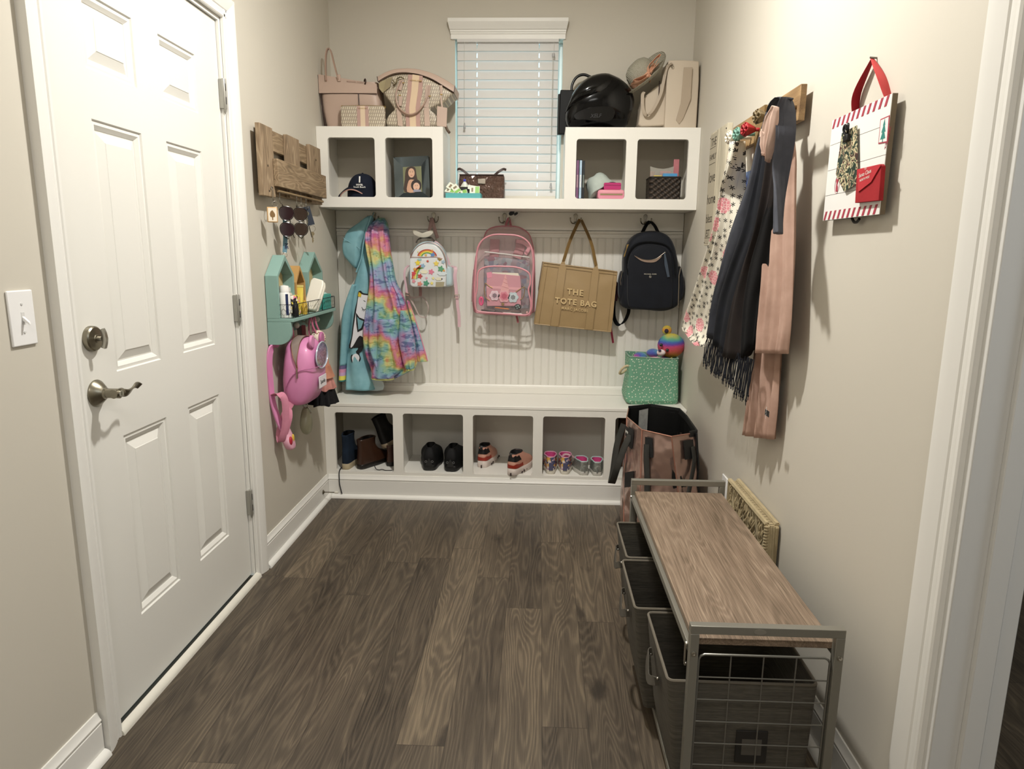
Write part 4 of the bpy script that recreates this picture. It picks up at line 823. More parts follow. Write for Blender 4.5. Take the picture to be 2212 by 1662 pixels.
# ---- helmet
t = thing('motorcycle_helmet', 'glossy black full face motorcycle helmet on top of the right cubbies', 'helmet', (1.39, 3.42, ZTP))
GBLK = plain('050506', .12, spec=.28); K = (1200, 110, 9.232)
prof = px2([(205, 1330), (215, 1180), (260, 1050), (330, 850), (440, 680), (600, 520), (780, 430), (980, 390), (1100, 400), (1280, 470), (1430, 580), (1540, 720), (1600, 900), (1580, 1080), (1500, 1300), (1430, 1500)], *K, 3.33)
low = px2([(205, 1330), (230, 1440), (280, 1525), (420, 1530), (640, 1480), (900, 1480), (1200, 1520), (1430, 1520)], *K, 3.33)
def ev(pl, x):
    pl = sorted(pl)
    if x <= pl[0][0]: return pl[0][1]
    for (a, c), (d, e) in zip(pl, pl[1:]):
        if x <= d: return c+(e-c)*(x-a)/max(1e-9, d-a)
    return pl[-1][1]
def shell(prof_top, prof_low, x0, x1, yc, hy, n=22, m=28, zmin=ZTP+.002):
    rings = []
    for i in range(n+1):
        s_ = i/n; x = x0+(x1-x0)*(1-math.cos(PI*s_))/2; zt_ = ev(prof_top, x); zl = max(zmin, ev(prof_low, x)); zc = (zt_+zl)/2; hz = max(.0006, (zt_-zl)/2); w = hy*max(.02, math.sin(PI*min(.985, max(.015, s_)))**.55)
        rings.append([(x, yc+w*sgp(math.cos(2*PI*k/m), .8), zc+hz*sgp(math.sin(2*PI*k/m), .9)) for k in range(m)])
    return rings
top2 = [p for p in prof[:13]]
x1h = max(p[0] for p in prof)
b = MB(); b.loft(shell(prof[:13]+[(x1h, prof[12][1])], low+[(x1h, 1.99)], prof[0][0], x1h, 3.40, .095)); b.build('shell', GBLK, t, ang=80)
# visor: a slightly larger skin over the front upper part
b = MB(); vt = [(x-.002, z+.0015) for x, z in prof[1:10]]; vl = px2([(215, 1180), (400, 1130), (800, 1080), (1130, 1060), (1230, 960), (1290, 700)], *K, 3.33)
rr = shell(vt, vl, prof[1][0]-.002, vl[4][0]+.004, 3.40, .0985, 18, 28); b.loft(rr); b.build('visor', plain('040405', .07, spec=.4), t, ang=80)
b = MB(); s_ = px2([(360, 1310), (480, 1220), (700, 1150), (900, 1130), (1100, 1150), (1170, 1250), (1100, 1400), (900, 1440), (600, 1400), (420, 1400)], *K, 3.33)
b.prism(sm2(s_, 3), 3.298, 3.306, 'XZ'); b.build('chin_panel', plain('0b0b0c', .12), t, bevel=.002)
ctr = px2([(800, 1330)], *K, 3.30)[0]
text_mesh('lettering', 'XELF', .024, axes((ctr[0], 3.2975, ctr[1]), (1, 0, .05), (0, 0, 1), (0, -1, 0)), plain('1e1e20', .25), t, shear=.2, bold=.0005)
b = MB(); pv = px2([(1500, 900), (1540, 1000), (1530, 1180), (1450, 1190), (1440, 1000), (1450, 850)], *K, 3.33); b.prism(pv, 3.335, 3.345, 'XZ'); b.build('visor_pivot', plain('151517', .15), t, bevel=.002)
b = MB(); b.strap([(1.325, 3.33, ZTP+.006), (1.345, 3.315, ZTP+.003), (1.352, 3.305, ZTP+.001)], .018, .003, (1, .3, 0)); b.build('chin_strap', BLACK, t)
# ---- beige tote at right
t = thing('tote_bag', 'beige structured tote bag in the right corner on top of the cubbies', 'handbag', (1.76, 3.42, ZTP))
BEI = plain('c3b5a2', .6, bump=.08, scale=400); BEI2 = plain('a89884', .6)
b = MB(); v = [(1.70, 3.35), (1.772, 3.345), (1.857, 3.36), (1.857, 3.54), (1.70, 3.54)]
b.loft([[(x*.985+.0265, y, ZTP+.002) for x, y in v], [(x, y, ZTP+.02) for x, y in v], [(x-.0, y, 2.10) for x, y in v], [(x+.004 if x < 1.8 else x-.004, y+.005, 2.195) for x, y in v]]); b.build('bag_body', BEI, t, bevel=.006, seg=3, ang=45)
b = MB(); K = (1180, 100, 4.375); f_ = px2([(1300, 200), (1380, 200), (1365, 500), (1290, 690), (1255, 740), (1225, 700), (1270, 540)], *K, 3.345); b.prism([(x, max(z, ZTP+.004)) for x, z in f_], 3.3425, 3.346, 'XZ'); b.build('gusset_fold', BEI2, t, bevel=.001)
b = MB(); out = px2([(900, 760), (870, 740), (905, 500), (1010, 400), (1110, 330), (1200, 150), (1170, 440), (1120, 750)], *K, 3.37); b.prism([(x, max(z, ZTP+.001)) for x, z in out], 3.372, 3.50, 'XZ'); b.build('side_panel', BEI, t, bevel=.006)
b = MB(); c_ = px2([(1190, 160), (1140, 200), (1110, 330), (1080, 460), (1010, 600), (950, 650), (915, 590), (910, 470), (925, 430)], *K, 3.345); b.strap(smooth_path([(x, 3.347, z) for x, z in c_], 4), .016, .004, (.9, -.3, .3)); b.build('handle', plain('a99a87', .6), t)
b = MB(); b.box(1.667, 1.671, 3.366, 3.3715, 2.02, 2.105); b.build('zip', EDGE, t)
b = MB(); c_ = px2([(1190, 190), (1195, 240)], *K, 3.345); ring_at(b, (c_[0][0], 3.342, c_[0][1]), .007, .0016, (1, .4, 0)); b.build('ring', SILV, t)
# ---- straw hat with bow
t = thing('sun_hat', 'grey woven straw sun hat with peach bow resting on the helmet and beige tote', 'hat', (1.60, 3.40, 2.06))
g = G('straw_weave'); o = g.obj(); w1 = g.n('TexWave', wave_type='BANDS'); g.put(w1.inputs[0], g.scaled(o, (1, 1, 1), rot=(0, .6, 0))); w1.inputs['Scale'].default_value = 70; w1.inputs['Distortion'].default_value = 2
n1 = g.noise(o, 380, 2); g.set(g.mix(g.math('MULTIPLY', w1.outputs[1], n1.outputs[0]), lin('77725f'), lin('e2ded0')), .8); g.bump(w1.outputs[1], .5, .002); STRAW = g.m
ax_ = Vector((-.66, -.28, .60)).normalized(); cen = Vector((1.598, 3.415, 2.135))
u_ = Vector((.67, 0, .74)); u_ = (u_-ax_*u_.dot(ax_)).normalized(); w_ = ax_.cross(u_)
def hatp(r, h, a, sq=1): return cen+ax_*h+u_*(r*math.cos(a))+w_*(r*sq*math.sin(a))
b = MB(); rings = [[hatp(r, h, 2*PI*k/40) for k in range(40)] for r, h in ((.074, -.004), (.073, .02), (.069, .045), (.058, .065), (.038, .077), (.012, .081))]; b.loft(rings, True); b.build('crown', STRAW, t, ang=80)
b = MB(); rings = [[hatp(r, h+.01*math.sin(2*a+.5)*(r-.07)*12, a) for a in [2*PI*k/48 for k in range(48)]] for r, h in ((.072, -.002), (.095, -.006), (.120, -.002), (.138, .012), (.139, .0135), (.138, .009), (.12, -.005), (.095, -.009), (.07, -.006))]; b.loft(rings, False); b.build('brim', STRAW, t, ang=80)
PEA = plain('cf9d80', .6, var=.08); b = MB(); b.loft([[hatp(r, h, 2*PI*k/40) for k in range(40)] for r, h in ((.0755, .001), (.0752, .022), (.0735, .023), (.0735, .0))], False, True, True); b.build('ribbon_band', PEA, t)
def bowp(a, r, h): return hatp(r, h, a)
b = MB(); A0 = -.9
kc = px2([(960, 270)], 1180, 100, 4.375, 3.33)[0]; kn = Vector((kc[0], 3.335, kc[1]))
for pts, w0 in ((((960, 270), (900, 300), (830, 330), (820, 345), (880, 345), (950, 300)), .03), (((965, 265), (960, 200), (1000, 150), (1050, 100), (1070, 95), (1040, 150), (985, 260)), .022), (((965, 270), (985, 300), (975, 340)), .02), (((975, 260), (1040, 190), (1060, 170)), .018)):
    c_ = px2(pts, 1180, 100, 4.375, 3.335); b.strap(smooth_path([(x, 3.338-.008*math.sin(PI*i/(len(c_)-1)), z) for i, (x, z) in enumerate(c_)], 4), w0, .002, (.3, -.9, .5))
b.ball(tuple(kn), .009, .008, .012); b.build('bow', PEA, t)
# ================================================================== in the upper cubbies
# ---- cap
t = thing('baseball_cap', 'navy baseball cap with white number one in the far left cubby', 'cap', (.19, 3.40, 1.5452))
NAVY = cloth('1b2130', '161a26', 800); fl = 1.5452
b = MB(); rings = []
for i in range(10):
    a = PI/2*i/9*.97; r = math.cos(a); z = fl+.018+.105*math.sin(a); rings.append([(.198+.078*r**.8*math.cos(q), 3.41+.085*r**.8*math.sin(q)-.01, z-.012*(1-r)*0) for q in [2*PI*k/32 for k in range(32)]])
rings.insert(0, [(x, y, fl+.002) for x, y, z in rings[0]]); b.loft(rings); b.build('crown', NAVY, t, ang=80)
b = MB(); b.ball((.198, 3.40, fl+.122), .006, n=10, m=6); b.build('button', NAVY, t)
def brim(u, v): return (.082+.150*u+.012*v*(1-u), 3.352-.052*v*math.sin(PI*u)**.5, fl+.004+.032*math.sin(PI*u)**.9+.018*(1-v)*math.sin(PI*u))
b = MB(); b.grid(brim, 20, 6, .003); b.build('brim', NAVY, t)
b = MB(); b.tube([brim(i/24, 1) for i in range(25)], .0028, 6); b.build('brim_edge', plain('c79c90', .7), t)
ms = axes((.203, 3.3162, fl+.073), (1, .06, 0), (0, .22, 1), (.05, -1, .2)); WH = plain('eeeeea', .6)
text_mesh('number', '1', .042, ms, WH, t, .001, bold=.0012)
text_mesh('lettering', 'HOTEL', .011, axes((.203, 3.3145, fl+.057), (1, .06, 0), (0, .1, 1), (.05, -1, .2)), WH, t, .001, bold=.0003); text_mesh('lettering', 'South Beach', .012, axes((.203, 3.313, fl+.046), (1, .06, 0), (0, .1, 1), (.05, -1, .2)), WH, t, .001)
# ---- photo frame
t = thing('picture_frame', 'dark mirrored picture frame with photo of two people in second cubby', 'picture frame', (.455, 3.40, 1.5452))
Mf = Matrix.Translation((.4535, 3.395, 1.547)) @ Matrix.Rotation(math.radians(-3), 4, 'Y') @ Matrix.Rotation(math.radians(-8), 4, 'X')
gm = plain('6f7a80', .07, .85)
def quad(b, p, th=.004): v = [(x, y, z) for x, y, z in p]; return b.add(v+[(x, y+th, z) for x, y, z in p], [(0, 1, 2, 3), (7, 6, 5, 4)]+[(j, (j+1) % 4, 4+(j+1) % 4, 4+j) for j in range(4)])
ow, oh, iw, z0i, z1i = .09, .212, .0475, .036, .166
O = [(-ow, 0, 0), (ow, 0, 0), (ow, 0, oh), (-ow, 0, oh)]; I = [(-iw, .018, z0i), (iw, .018, z0i), (iw, .018, z1i), (-iw, .018, z1i)]
for k in range(4):
    b = MB(Mf); quad(b, [O[k], O[(k+1) % 4], I[(k+1) % 4], I[k]]); b.build('mirror_bevel', gm, t, smooth=False)
b = MB(Mf); b.box(-ow, ow, .024, .032, 0, oh); b.build('backing', BLACK, t)
def fp(b, out, y=.0165): return b.prism(out, y, y+.0008, 'XZ')
b = MB(Mf); b.box(-iw, iw, .018, .0235, z0i, z1i); pr_ = b.build('photograph', plain('7d7f5c', .35, var=.3, scale=300), t)
EL = lambda cx_, cz_, rx, rz, n=20: [(cx_+rx*math.cos(2*PI*k/n), cz_+rz*math.sin(2*PI*k/n)) for k in range(n)]
for out, y, c_ in ((sm2([(-.044, .04), (.022, .04), (.026, .09), (.021, .125), (.016, .16), (-.012, .1655), (-.032, .152), (-.04, .1)], 3), .0172, '3d2a20'), (sm2([(-.03, .04), (.02, .04), (.016, .09), (.002, .10), (-.02, .095)], 3), .0168, 'c99c80'), (EL(-.004, .134, .0165, .0235), .0164, 'dcb093'),
        (EL(.018, .07, .027, .03), .0160, '2c1d18'), (EL(.019, .064, .017, .02), .0156, 'dfb49a'), ([(-.0, .037), (.043, .037), (.04, .047), (.005, .05)], .0154, '8f8fa0')):
    b = MB(Mf); fp(b, out, y); b.build('picture_shape', plain(c_, .4), pr_)
b = MB(Mf)
for cx_, cz_, s_ in ((-.004, .134, 1), (.019, .064, .85)):
    for d in (-1, 1): fp(b, EL(cx_+d*.006*s_, cz_+.004*s_, .0024*s_, .0012*s_, 8), .0150); fp(b, [(cx_+d*.009*s_, cz_+.0075*s_), (cx_+d*.003*s_, cz_+.0085*s_), (cx_+d*.003*s_, cz_+.0092*s_), (cx_+d*.009*s_, cz_+.0085*s_)], .0150)
b.build('picture_eyes', plain('2a1a14', .5), pr_)
b = MB(Mf); [fp(b, sm2([(cx_-.005*s_, cz_-.011*s_), (cx_, cz_-.0135*s_), (cx_+.005*s_, cz_-.011*s_), (cx_, cz_-.0105*s_)], 2), .0150) for cx_, cz_, s_ in ((-.004, .134, 1), (.019, .064, .9))]; b.build('picture_mouths', plain('a5453e', .5), pr_)
b = MB(Mf); b.box(-.02, .02, .032, .09, 0, .12) if 0 else b.prism([(.032, .11), (.075, .001), (.080, .001), (.037, .13)], -.02, .02, 'YZ'); b.build('easel_back', BLACK, t)
# ---- brown quilted bag in the window
t = thing('handbag', 'shiny brown quilted handbag standing on the shelf before the window', 'handbag', (.80, 3.48, 1.545))
g = G('brown_quilted'); o = g.obj(); vo = g.n('TexVoronoi', feature='DISTANCE_TO_EDGE'); g.put(vo.inputs[0], o); vo.inputs['Scale'].default_value = 60; n2 = g.noise(o, 40, 3)
g.set(g.mix(n2.outputs[0], lin('4b3830'), lin('6b5348')), .22, .25); g.bump(vo.outputs[0], 1.0, .01); QB = g.m
b = MB(); body(b, [(1.5452, .695, .905, 3.44, 3.53), (1.552, .684, .916, 3.43, 3.54), (1.61, .682, .919, 3.43, 3.54), (1.664, .686, .917, 3.44, 3.53), (1.672, .69, .912, 3.45, 3.52)], 44, .25, wob=.004); b.build('bag_body', QB, t)
b = MB(); b.tube([(.688, 3.44, 1.671), (.914, 3.44, 1.671)], .003, 6); b.build('top_edge', EDGE, t)
for s_, xa in ((1, .70), (-1, .898)):
    b = MB(); b.strap(smooth_path([(xa+s_*.035, 3.46, 1.668), (xa+s_*.012, 3.46, 1.688), (xa-s_*.012, 3.465, 1.702), (xa-s_*.026, 3.475, 1.700)], 4), .012, .005, (.4, .2, .8)); b.build('handle', EDGE, t)
b = MB(); b.box(.783, .823, 3.424, 3.428, 1.625, 1.651); p_ = b.build('metal_plate', metal('b9b0a4', .3), t, bevel=.002)
# ---- teal tray with packets
t = thing('tray', 'shallow teal tray filled with packets at left of the window shelf', 'tray', (.72, 3.34, 1.545))
b = MB(); x0, x1, y0, y1 = .634, .808, 3.305, 3.40; z = 1.5452
b.box(x0, x1, y0, y1, z, z+.002); [b.box(*q_, z+.002, z+.024) for q_ in ((x0, x1, y0, y0+.002), (x0, x1, y1-.002, y1), (x0, x0+.002, y0+.002, y1-.002), (x1-.002, x1, y0+.002, y1-.002))]; b.build('tray_body', plain('58aeb0', .5), t)
rnd = random.Random(4); GRN = plain('8fc465', .45); WHP = plain('e9ecdc', .45)
def packet(x, y, z, w, h, rx, ry, rz, label):
    M = Matrix.Translation((x, y, z)) @ Matrix.Rotation(rz, 4, 'Z') @ Matrix.Rotation(ry, 4, 'Y') @ Matrix.Rotation(rx, 4, 'X'); tt = thing('packet', label, 'packet', (x, y, z), 'packets in the teal tray')
    b = MB(M); b.box(-w/2, w/2, -.0008, .0008, -h/2, h/2); b.build('foil', WHP, tt)
    b = MB(M); b.box(w*.05, w/2-.002, -.0014, -.0009, -h/2+.002, h/2-.002); b.build('green_panel', GRN, tt)
    b = MB(M); b.box(-w*.33, -w*.15, -.0014, -.0009, -h*.28, h*.28); b.build('print_block', plain('8a7a63', .6), tt)
for a in ((.665, 3.345, 1.598, .058, .042, -.7, .55, 0, 'green and white packet sticking up highest at the left of the tray'), (.685, 3.335, 1.588, .052, .04, -.6, .9, .1, 'green and white packet tilted across the middle of the pile'), (.655, 3.33, 1.584, .05, .036, -.9, .15, -.2, 'green packet leaning at the left front of the tray'), (.775, 3.345, 1.588, .05, .038, -.35, 0, 0, 'green and white packet upright at the right end of the tray'), (.715, 3.325, 1.574, .05, .036, -1.0, -.3, .1, 'green packet lying flat at the front centre of the tray'), (.765, 3.36, 1.600, .05, .022, -.4, .15, 0, 'white packet behind the upright green one')): packet(*a)
b = MB(); b.box(.70, .765, 3.365, 3.38, 1.548, 1.60); tag(b.build('card_case', plain('121214', .5), bevel=.002), 'small black card case standing among the packets', 'case', None)
b = MB(); rings = [[(.722+r*math.cos(q)*(1+.2*math.sin(5*q)), 3.372+r*.6*math.sin(q), z) for q in [2*PI*k/20 for k in range(20)]] for r, z in ((.004, 1.601), (.020, 1.604), (.014, 1.615), (.004, 1.632), (.007, 1.64))]; b.loft(rings)
t = tag(b.build('favour_bag', plain('d9dccf', .2, var=.2, scale=400)), 'small clear bag of treats tied with a blue twist in the tray', 'bag')
b = MB(); b.ball((.722, 3.372, 1.636), .007, n=12, m=8); b.build('blue_tie', plain('3c3ac4', .5), t)
# ---- DVD cases
for x0, x1, h, c1, c2, lb in ((1.2765, 1.2905, .187, '7b5578', 'a98a96', 'purple disc case, leftmost of the three'), (1.2915, 1.3055, .187, 'a9c2d6', 'dfe4ea', 'pale blue disc case, middle of the three'), (1.3065, 1.3185, .182, '23272b', '6f7a74', 'black disc case, rightmost of the three')):
    t = thing('disc_case', lb+' by the pale bucket hat', 'disc case', ((x0+x1)/2, 3.38, 1.5452), 'disc cases in the cubby')
    b = MB(); b.box(x0, x1, 3.315, 3.445, 1.5452, 1.5452+h); b.build('case_shell', plain('18181c', .3), t, bevel=.001)
    b = MB(); b.box(x0+.0015, x1-.0015, 3.314, 3.3149, 1.549, 1.5452+h-.004); sp = b.build('spine_print', plain(c1, .3, var=.25, scale=900), t)
    b = MB(); b.box(x0+.003, x1-.003, 3.3132, 3.3139, 1.60, 1.66); b.build('spine_art', plain(c2, .3, var=.35, scale=1200), sp)
# ---- bucket hat
t = thing('bucket_hat', 'pale mint bucket hat lying tilted in the cubby beside disc cases', 'hat', (1.40, 3.42, 1.5452))
MINT = cloth('b9c2ba', 'a7b1a9', 700); ax_ = Vector((-.52, .25, .82)).normalized(); cen = Vector((1.403, 3.405, 1.606)); u_ = Vector((.8, 0, .6)); u_ = (u_-ax_*u_.dot(ax_)).normalized(); w_ = ax_.cross(u_)
b = MB(); rings = [[cen+ax_*(h+.003*math.sin(5*a))+u_*(r*math.cos(a))+w_*(r*1.0*math.sin(a)) for a in [2*PI*k/36 for k in range(36)]] for r, h in ((.078, -.022), (.069, .0), (.062, .012), (.059, .035), (.052, .055), (.04, .061), (.01, .063))]; b.loft(rings, True); b.build('hat_body', MINT, t, ang=80)
b = MB(); b.tube([cen+ax_*(-.022+.003*math.sin(5*a))+u_*(.078*math.cos(a))+w_*(.078*math.sin(a)) for a in [2*PI*k/36 for k in range(36)]], .002, 6, closed=True); b.build('brim_edge', plain('9da69e', .8), t)
# ---- wallets
t = thing('wallet', 'light pink zip wallet lying at the front of the cubby', 'wallet', (1.449, 3.35, 1.5452))
b = MB(); b.prism([(1.449+a, 1.568+c) for a, c in rrect(.128, .044, .012)], 3.302, 3.392, 'XZ'); b.build('wallet_body', plain('dd8fa2', .35), t, bevel=.002)
b = MB(); b.box(1.396, 1.505, 3.3005, 3.3018, 1.564, 1.571); b.build('zipper', metal('a89a78', .4), t)
b = MB(); b.box(1.392, 1.508, 3.3008, 3.3018, 1.5735, 1.585); b.build('shiny_panel', plain('eaa3b0', .12), t, bevel=.0004)
t = thing('wallet', 'magenta wallet stacked on the light pink wallet', 'wallet', (1.456, 3.36, 1.5905))
b = MB(); b.prism([(1.456+a, 1.6075+c) for a, c in rrect(.084, .033, .006)], 3.312, 3.40, 'XZ'); b.build('wallet_body', plain('b5306e', .3), t, bevel=.002)
b = MB(); b.box(1.416, 1.496, 3.3105, 3.3118, 1.6115, 1.6125); b.build('flap_seam', plain('7d1c48', .4), t)
# ---- dark woven basket
t = thing('wicker_basket', 'dark brown woven basket full of odds and ends in the far right cubby', 'basket', (1.715, 3.39, 1.5452))
g = G('dark_weave'); o = g.obj(); s3 = g.n('SeparateXYZ', [g.scaled(o, (58, 58, 75))]); u1 = g.math('ADD', s3.outputs[0], s3.outputs[1])
r_ = g.math('FLOOR', s3.outputs[2]); uu = g.math('ADD', g.math('MULTIPLY', u1, .5), g.math('MULTIPLY', r_, .5)); h1 = g.math('SINE', g.math('MULTIPLY', uu, 6.283)); h2 = g.math('SINE', g.math('MULTIPLY', g.math('FRACT', s3.outputs[2]), PI)); hh = g.math('MULTIPLY', h1, h2)
g.set(g.mix(g.math('MULTIPLY_ADD', hh, .5, .5), lin('120d0a'), lin('4a3d33')), .5); g.bump(hh, 1, .006); DW = g.m
b = MB(); x0, x1, y0, y1, z0, z1 = 1.638, 1.795, 3.325, 3.46, 1.5452, 1.651
def rc(i, z, e=0): cxx, cyy = (x0+x1)/2, (y0+y1)/2; return [(cxx+a, cyy+c, z) for a, c in rrect(x1-x0-2*i, y1-y0-2*i, .018, 5)]
b.loft([rc(.004, z0), rc(.001, z0+.01), rc(0, z1), rc(.006, z1+.001), rc(.007, z0+.012)]); b.build('basket_body', DW, t, ang=50)
b = MB(); rr = rc(.003, z1+.001); b.tube(rr, .005, 8, closed=True); b.build('rim', plain('17110d', .5, bump=.5, scale=300), t)
CN = [((1.705, 1.775, 3.345, 3.36, 1.60, 1.673), '4b93c4', 'blue and white packet standing at the front of the dark basket', 'packet'), ((1.660, 1.70, 3.345, 3.355, 1.60, 1.663), 'd2b94f', 'yellow packet at the front left of the dark basket', 'packet'), ((1.762, 1.789, 3.385, 3.40, 1.60, 1.745), 'b77076', 'tall pink box at the back right of the dark basket', 'box'), ((1.652, 1.675, 3.41, 3.425, 1.60, 1.69), '7b4426', 'brown wooden handle at the back left of the dark basket', 'wooden object'), ((1.70, 1.755, 3.40, 3.412, 1.60, 1.69), 'a85a5c', 'red patterned card behind the blue packet', 'card')]
for bx, c_, lb, ct in CN:
    b = MB(); b.box(*bx); tag(b.build(ct.replace(' ', '_'), plain(c_, .4, var=.25, scale=500), bevel=.002), lb, ct, 'odds and ends in the dark basket')
b = MB(); b.grid(lambda u, v: (1.648+.11*u+.006*v*(u-.5), 3.375+.006*nz(u*4, v*4), 1.61+.10*v-.012*math.sin(PI*u)*v), 10, 8, .0006); tag(b.build('plastic_bag', glass('e8e4da', .1, .22)), 'clear plastic packaging sticking up from the dark basket', 'plastic bag', 'odds and ends in the dark basket')
# ================================================================== HANGING THINGS ON THE HOOKS
YW = YB-.0135       # hook board face
def rowspx(L, R, y, ox, oy, s_, fd, bd):
    """rows from left/right outlines read in a crop: each pair gives a ring; fd/bd = front and back y (number or list)"""
    out = []
    for i, (a, c) in enumerate(zip(L, R)):
        p = at(ox+a[0]/s_, oy+a[1]/s_, y=y); q = at(ox+c[0]/s_, oy+c[1]/s_, y=y)
        out.append(((p.z+q.z)/2, p.x, q.x, fd[i] if isinstance(fd, (list, tuple)) else fd, bd[i] if isinstance(bd, (list, tuple)) else bd))
    return out[::-1] if out[0][0] > out[-1][0] else out
def folds(k, amp, drift=4, ph=0, k2=0):
    def f(a, t_, z): return 1+amp*(.35+.65*(1-t_))*(math.sin(k*a+ph+drift*nz(z*3, ph))+.5*math.sin((k*1.7)*a+2*ph+z*9))
    return f
K6 = (710, 440, 3.777)
# ---- teal raincoat
RT = cloth('8cbcc6', '7aabb6', 1200, .45, .15, sheen=0); RTD = plain('7fb0bb', .45, bump=.1, scale=500)
t = thing('raincoat', 'pale teal raincoat with white unicorn print and hood on the leftmost hook', 'raincoat', (.10, 3.47, ZB+.003))
L = [(300, 230), (255, 330), (235, 450), (225, 560), (195, 680), (170, 800), (165, 1000), (150, 1200), (140, 1400), (136, 1515)]
R = [(350, 230), (345, 330), (340, 450), (345, 560), (352, 680), (345, 800), (335, 1000), (330, 1200), (345, 1400), (380, 1515)]
rows = rowspx(L, R, 3.47, *K6, [3.50, 3.49, 3.475, 3.46, 3.45, 3.445, 3.44, 3.435, 3.43, 3.43], YB-.022); rows = [(max(r[0], ZB+.004),)+r[1:] for r in rows]
b = MB(); body(b, rows, 64, .7, 4, folds(4, .10, 3, 1)); b.build('coat_body', RT, t, ang=180)
L = [(190, 660), (150, 760), (110, 900), (98, 1050), (92, 1200), (86, 1320)]; R = [(225, 660), (205, 760), (185, 900), (165, 1050), (150, 1200), (140, 1320)]
b = MB(); body(b, rowspx(L, R, 3.45, *K6, 3.43, 3.49), 32, .9, 4, folds(3, .08, 3, 2)); sl = b.build('sleeve', RT, t, ang=180)
for z0_, z1_, c_ in ((1320, 1347, '6c628a'), (1347, 1375, 'd493b4'), (1375, 1403, 'c6a3c9'), (1403, 1438, 'e5d95e'), (1438, 1448, '2d7a7b')):
    b = MB(); body(b, rowspx([(86-(z0_-1320)*.03, z0_), (85-(z1_-1320)*.03, z1_)], [(141-(z0_-1320)*.04, z0_), (140-(z1_-1320)*.04, z1_)], 3.45, *K6, 3.428, 3.492), 32, .9, 1, lin_=True); b.build('cuff_stripe', plain(c_, .5), sl)
b = MB(); hood = px2([(345, 95), (300, 110), (250, 150), (160, 215), (125, 280), (110, 340), (120, 420), (160, 475), (215, 530), (235, 500), (255, 440), (265, 370), (290, 280), (330, 200), (352, 130)], *K6, 3.47)
pillow(b, sm2(hood, 3), 3.45, 3.53, .02, .03); b.build('hood', RT, t, ang=180)
b = MB(); c_ = px2([(120, 280), (180, 320), (262, 370)], *K6, 3.44); b.tube([(x, 3.434, z) for x, z in c_], .0015, 6); c_ = px2([(345, 100), (310, 200), (280, 330), (262, 450), (222, 560)], *K6, 3.44); b.tube(smooth_path([(x, 3.446, z) for x, z in c_], 3), .004, 8); b.build('hood_seam', RTD, t)
b = MB(); c_ = px2([(350, 100), (362, 70)], *K6, 3.52); b.tube([(x, 3.54-.0*i, z) for i, (x, z) in enumerate(c_)], .0025, 6); b.build('hanging_loop', RTD, t)
def decal(name, pts, mat, y, par, n=3, th=.0012, K=K6, raw=False):
    o_ = px2(pts, *K, y); o_ = o_ if raw else sm2(o_, n); b = MB(); b.prism(o_, y, y+th, 'XZ'); return b.build(name, mat, par)
BK = plain('17171b', .6); WT = plain('e9e9ee', .5)
decal('print_outline', [(240, 722), (262, 712), (280, 730), (330, 740), (345, 760), (340, 900), (330, 1100), (285, 1170), (272, 1200), (250, 1225), (262, 1270), (235, 1312), (210, 1320), (185, 1290), (182, 1240), (215, 1215), (240, 1175), (165, 1180), (185, 1090), (195, 1000), (215, 860), (235, 780)], BK, 3.4295, t)
decal('unicorn_print', [(246, 745), (268, 740), (285, 745), (330, 755), (340, 800), (332, 1000), (320, 1090), (290, 1100), (250, 1080), (200, 1160), (178, 1172), (195, 1080), (205, 1000), (228, 850)], WT, 3.4275, t)
decal('print_hoof', [(190, 1250), (218, 1225), (245, 1240), (250, 1270), (225, 1305), (200, 1300)], WT, 3.4275, t)
decal('print_mane', [(222, 890), (250, 930), (300, 950), (275, 1030), (235, 1050), (225, 980)], BK, 3.4262, t, raw=True); decal('print_mane', [(232, 925), (250, 945), (284, 960), (265, 1015), (243, 1030)], RTD, 3.4250, t, raw=True)
decal('print_horn', [(238, 755), (246, 720), (268, 738), (262, 765)], plain('dcbf3c', .5), 3.4255, t, raw=True)
b = MB(); [b.tube(smooth_path([(x, 3.4258, z) for x, z in px2(q_, *K6, 3.426)], 3), .0012, 6) for q_ in ([(270, 845), (280, 862), (296, 866), (302, 858)], [(278, 862), (274, 875)], [(288, 866), (287, 880)], [(285, 790), (300, 800)], [(165, 1180), (240, 1170), (272, 1160)])]; b.build('print_lines', BK, t)
b = MB(); out = px2([(290, 1290), (330, 1350), (380, 1400), (440, 1455), (440, 1524), (340, 1530), (262, 1500), (262, 1400)], *K6, 3.47); b.prism([(x, max(z, ZB+.002)) for x, z in sm2(out, 2)], 3.475, 3.485, 'XZ'); b.build('lining', plain('b9c6cb', .4), t, bevel=.003)
# ---- rainbow jacket
g = G('rainbow_fabric'); o = g.obj(); sp_ = g.n('SeparateXYZ', [o]); n1 = g.noise(g.scaled(o, (9, 9, 9), rot=(0, .5, 0)), 1, 3, .5); n2 = g.noise(g.scaled(o, (22, 22, 75), rot=(0, .45, 0)), 1, 2, .5, .8)
f = g.math('FRACT', g.math('ADD', g.math('MULTIPLY', g.math('ADD', sp_.outputs[2], g.math('MULTIPLY', sp_.outputs[0], .5)), 4.2), g.math('MULTIPLY', n1.outputs[0], 1.9)))
c1 = g.ramp(f, [(0, 'cf8399'), (.14, 'b193bb'), (.3, '93a5c4'), (.45, '86b3ba'), (.58, '93b89c'), (.72, 'cfcb86'), (.82, 'd0a274'), (.9, 'c98189'), (1, 'cf8399')])
c2 = g.ramp(f, [(0, 'b85a8c'), (.2, '6f6a9c'), (.4, '5b7f9c'), (.55, '5f9686'), (.7, 'aab069'), (.85, 'c98460'), (1, 'b85a8c')])
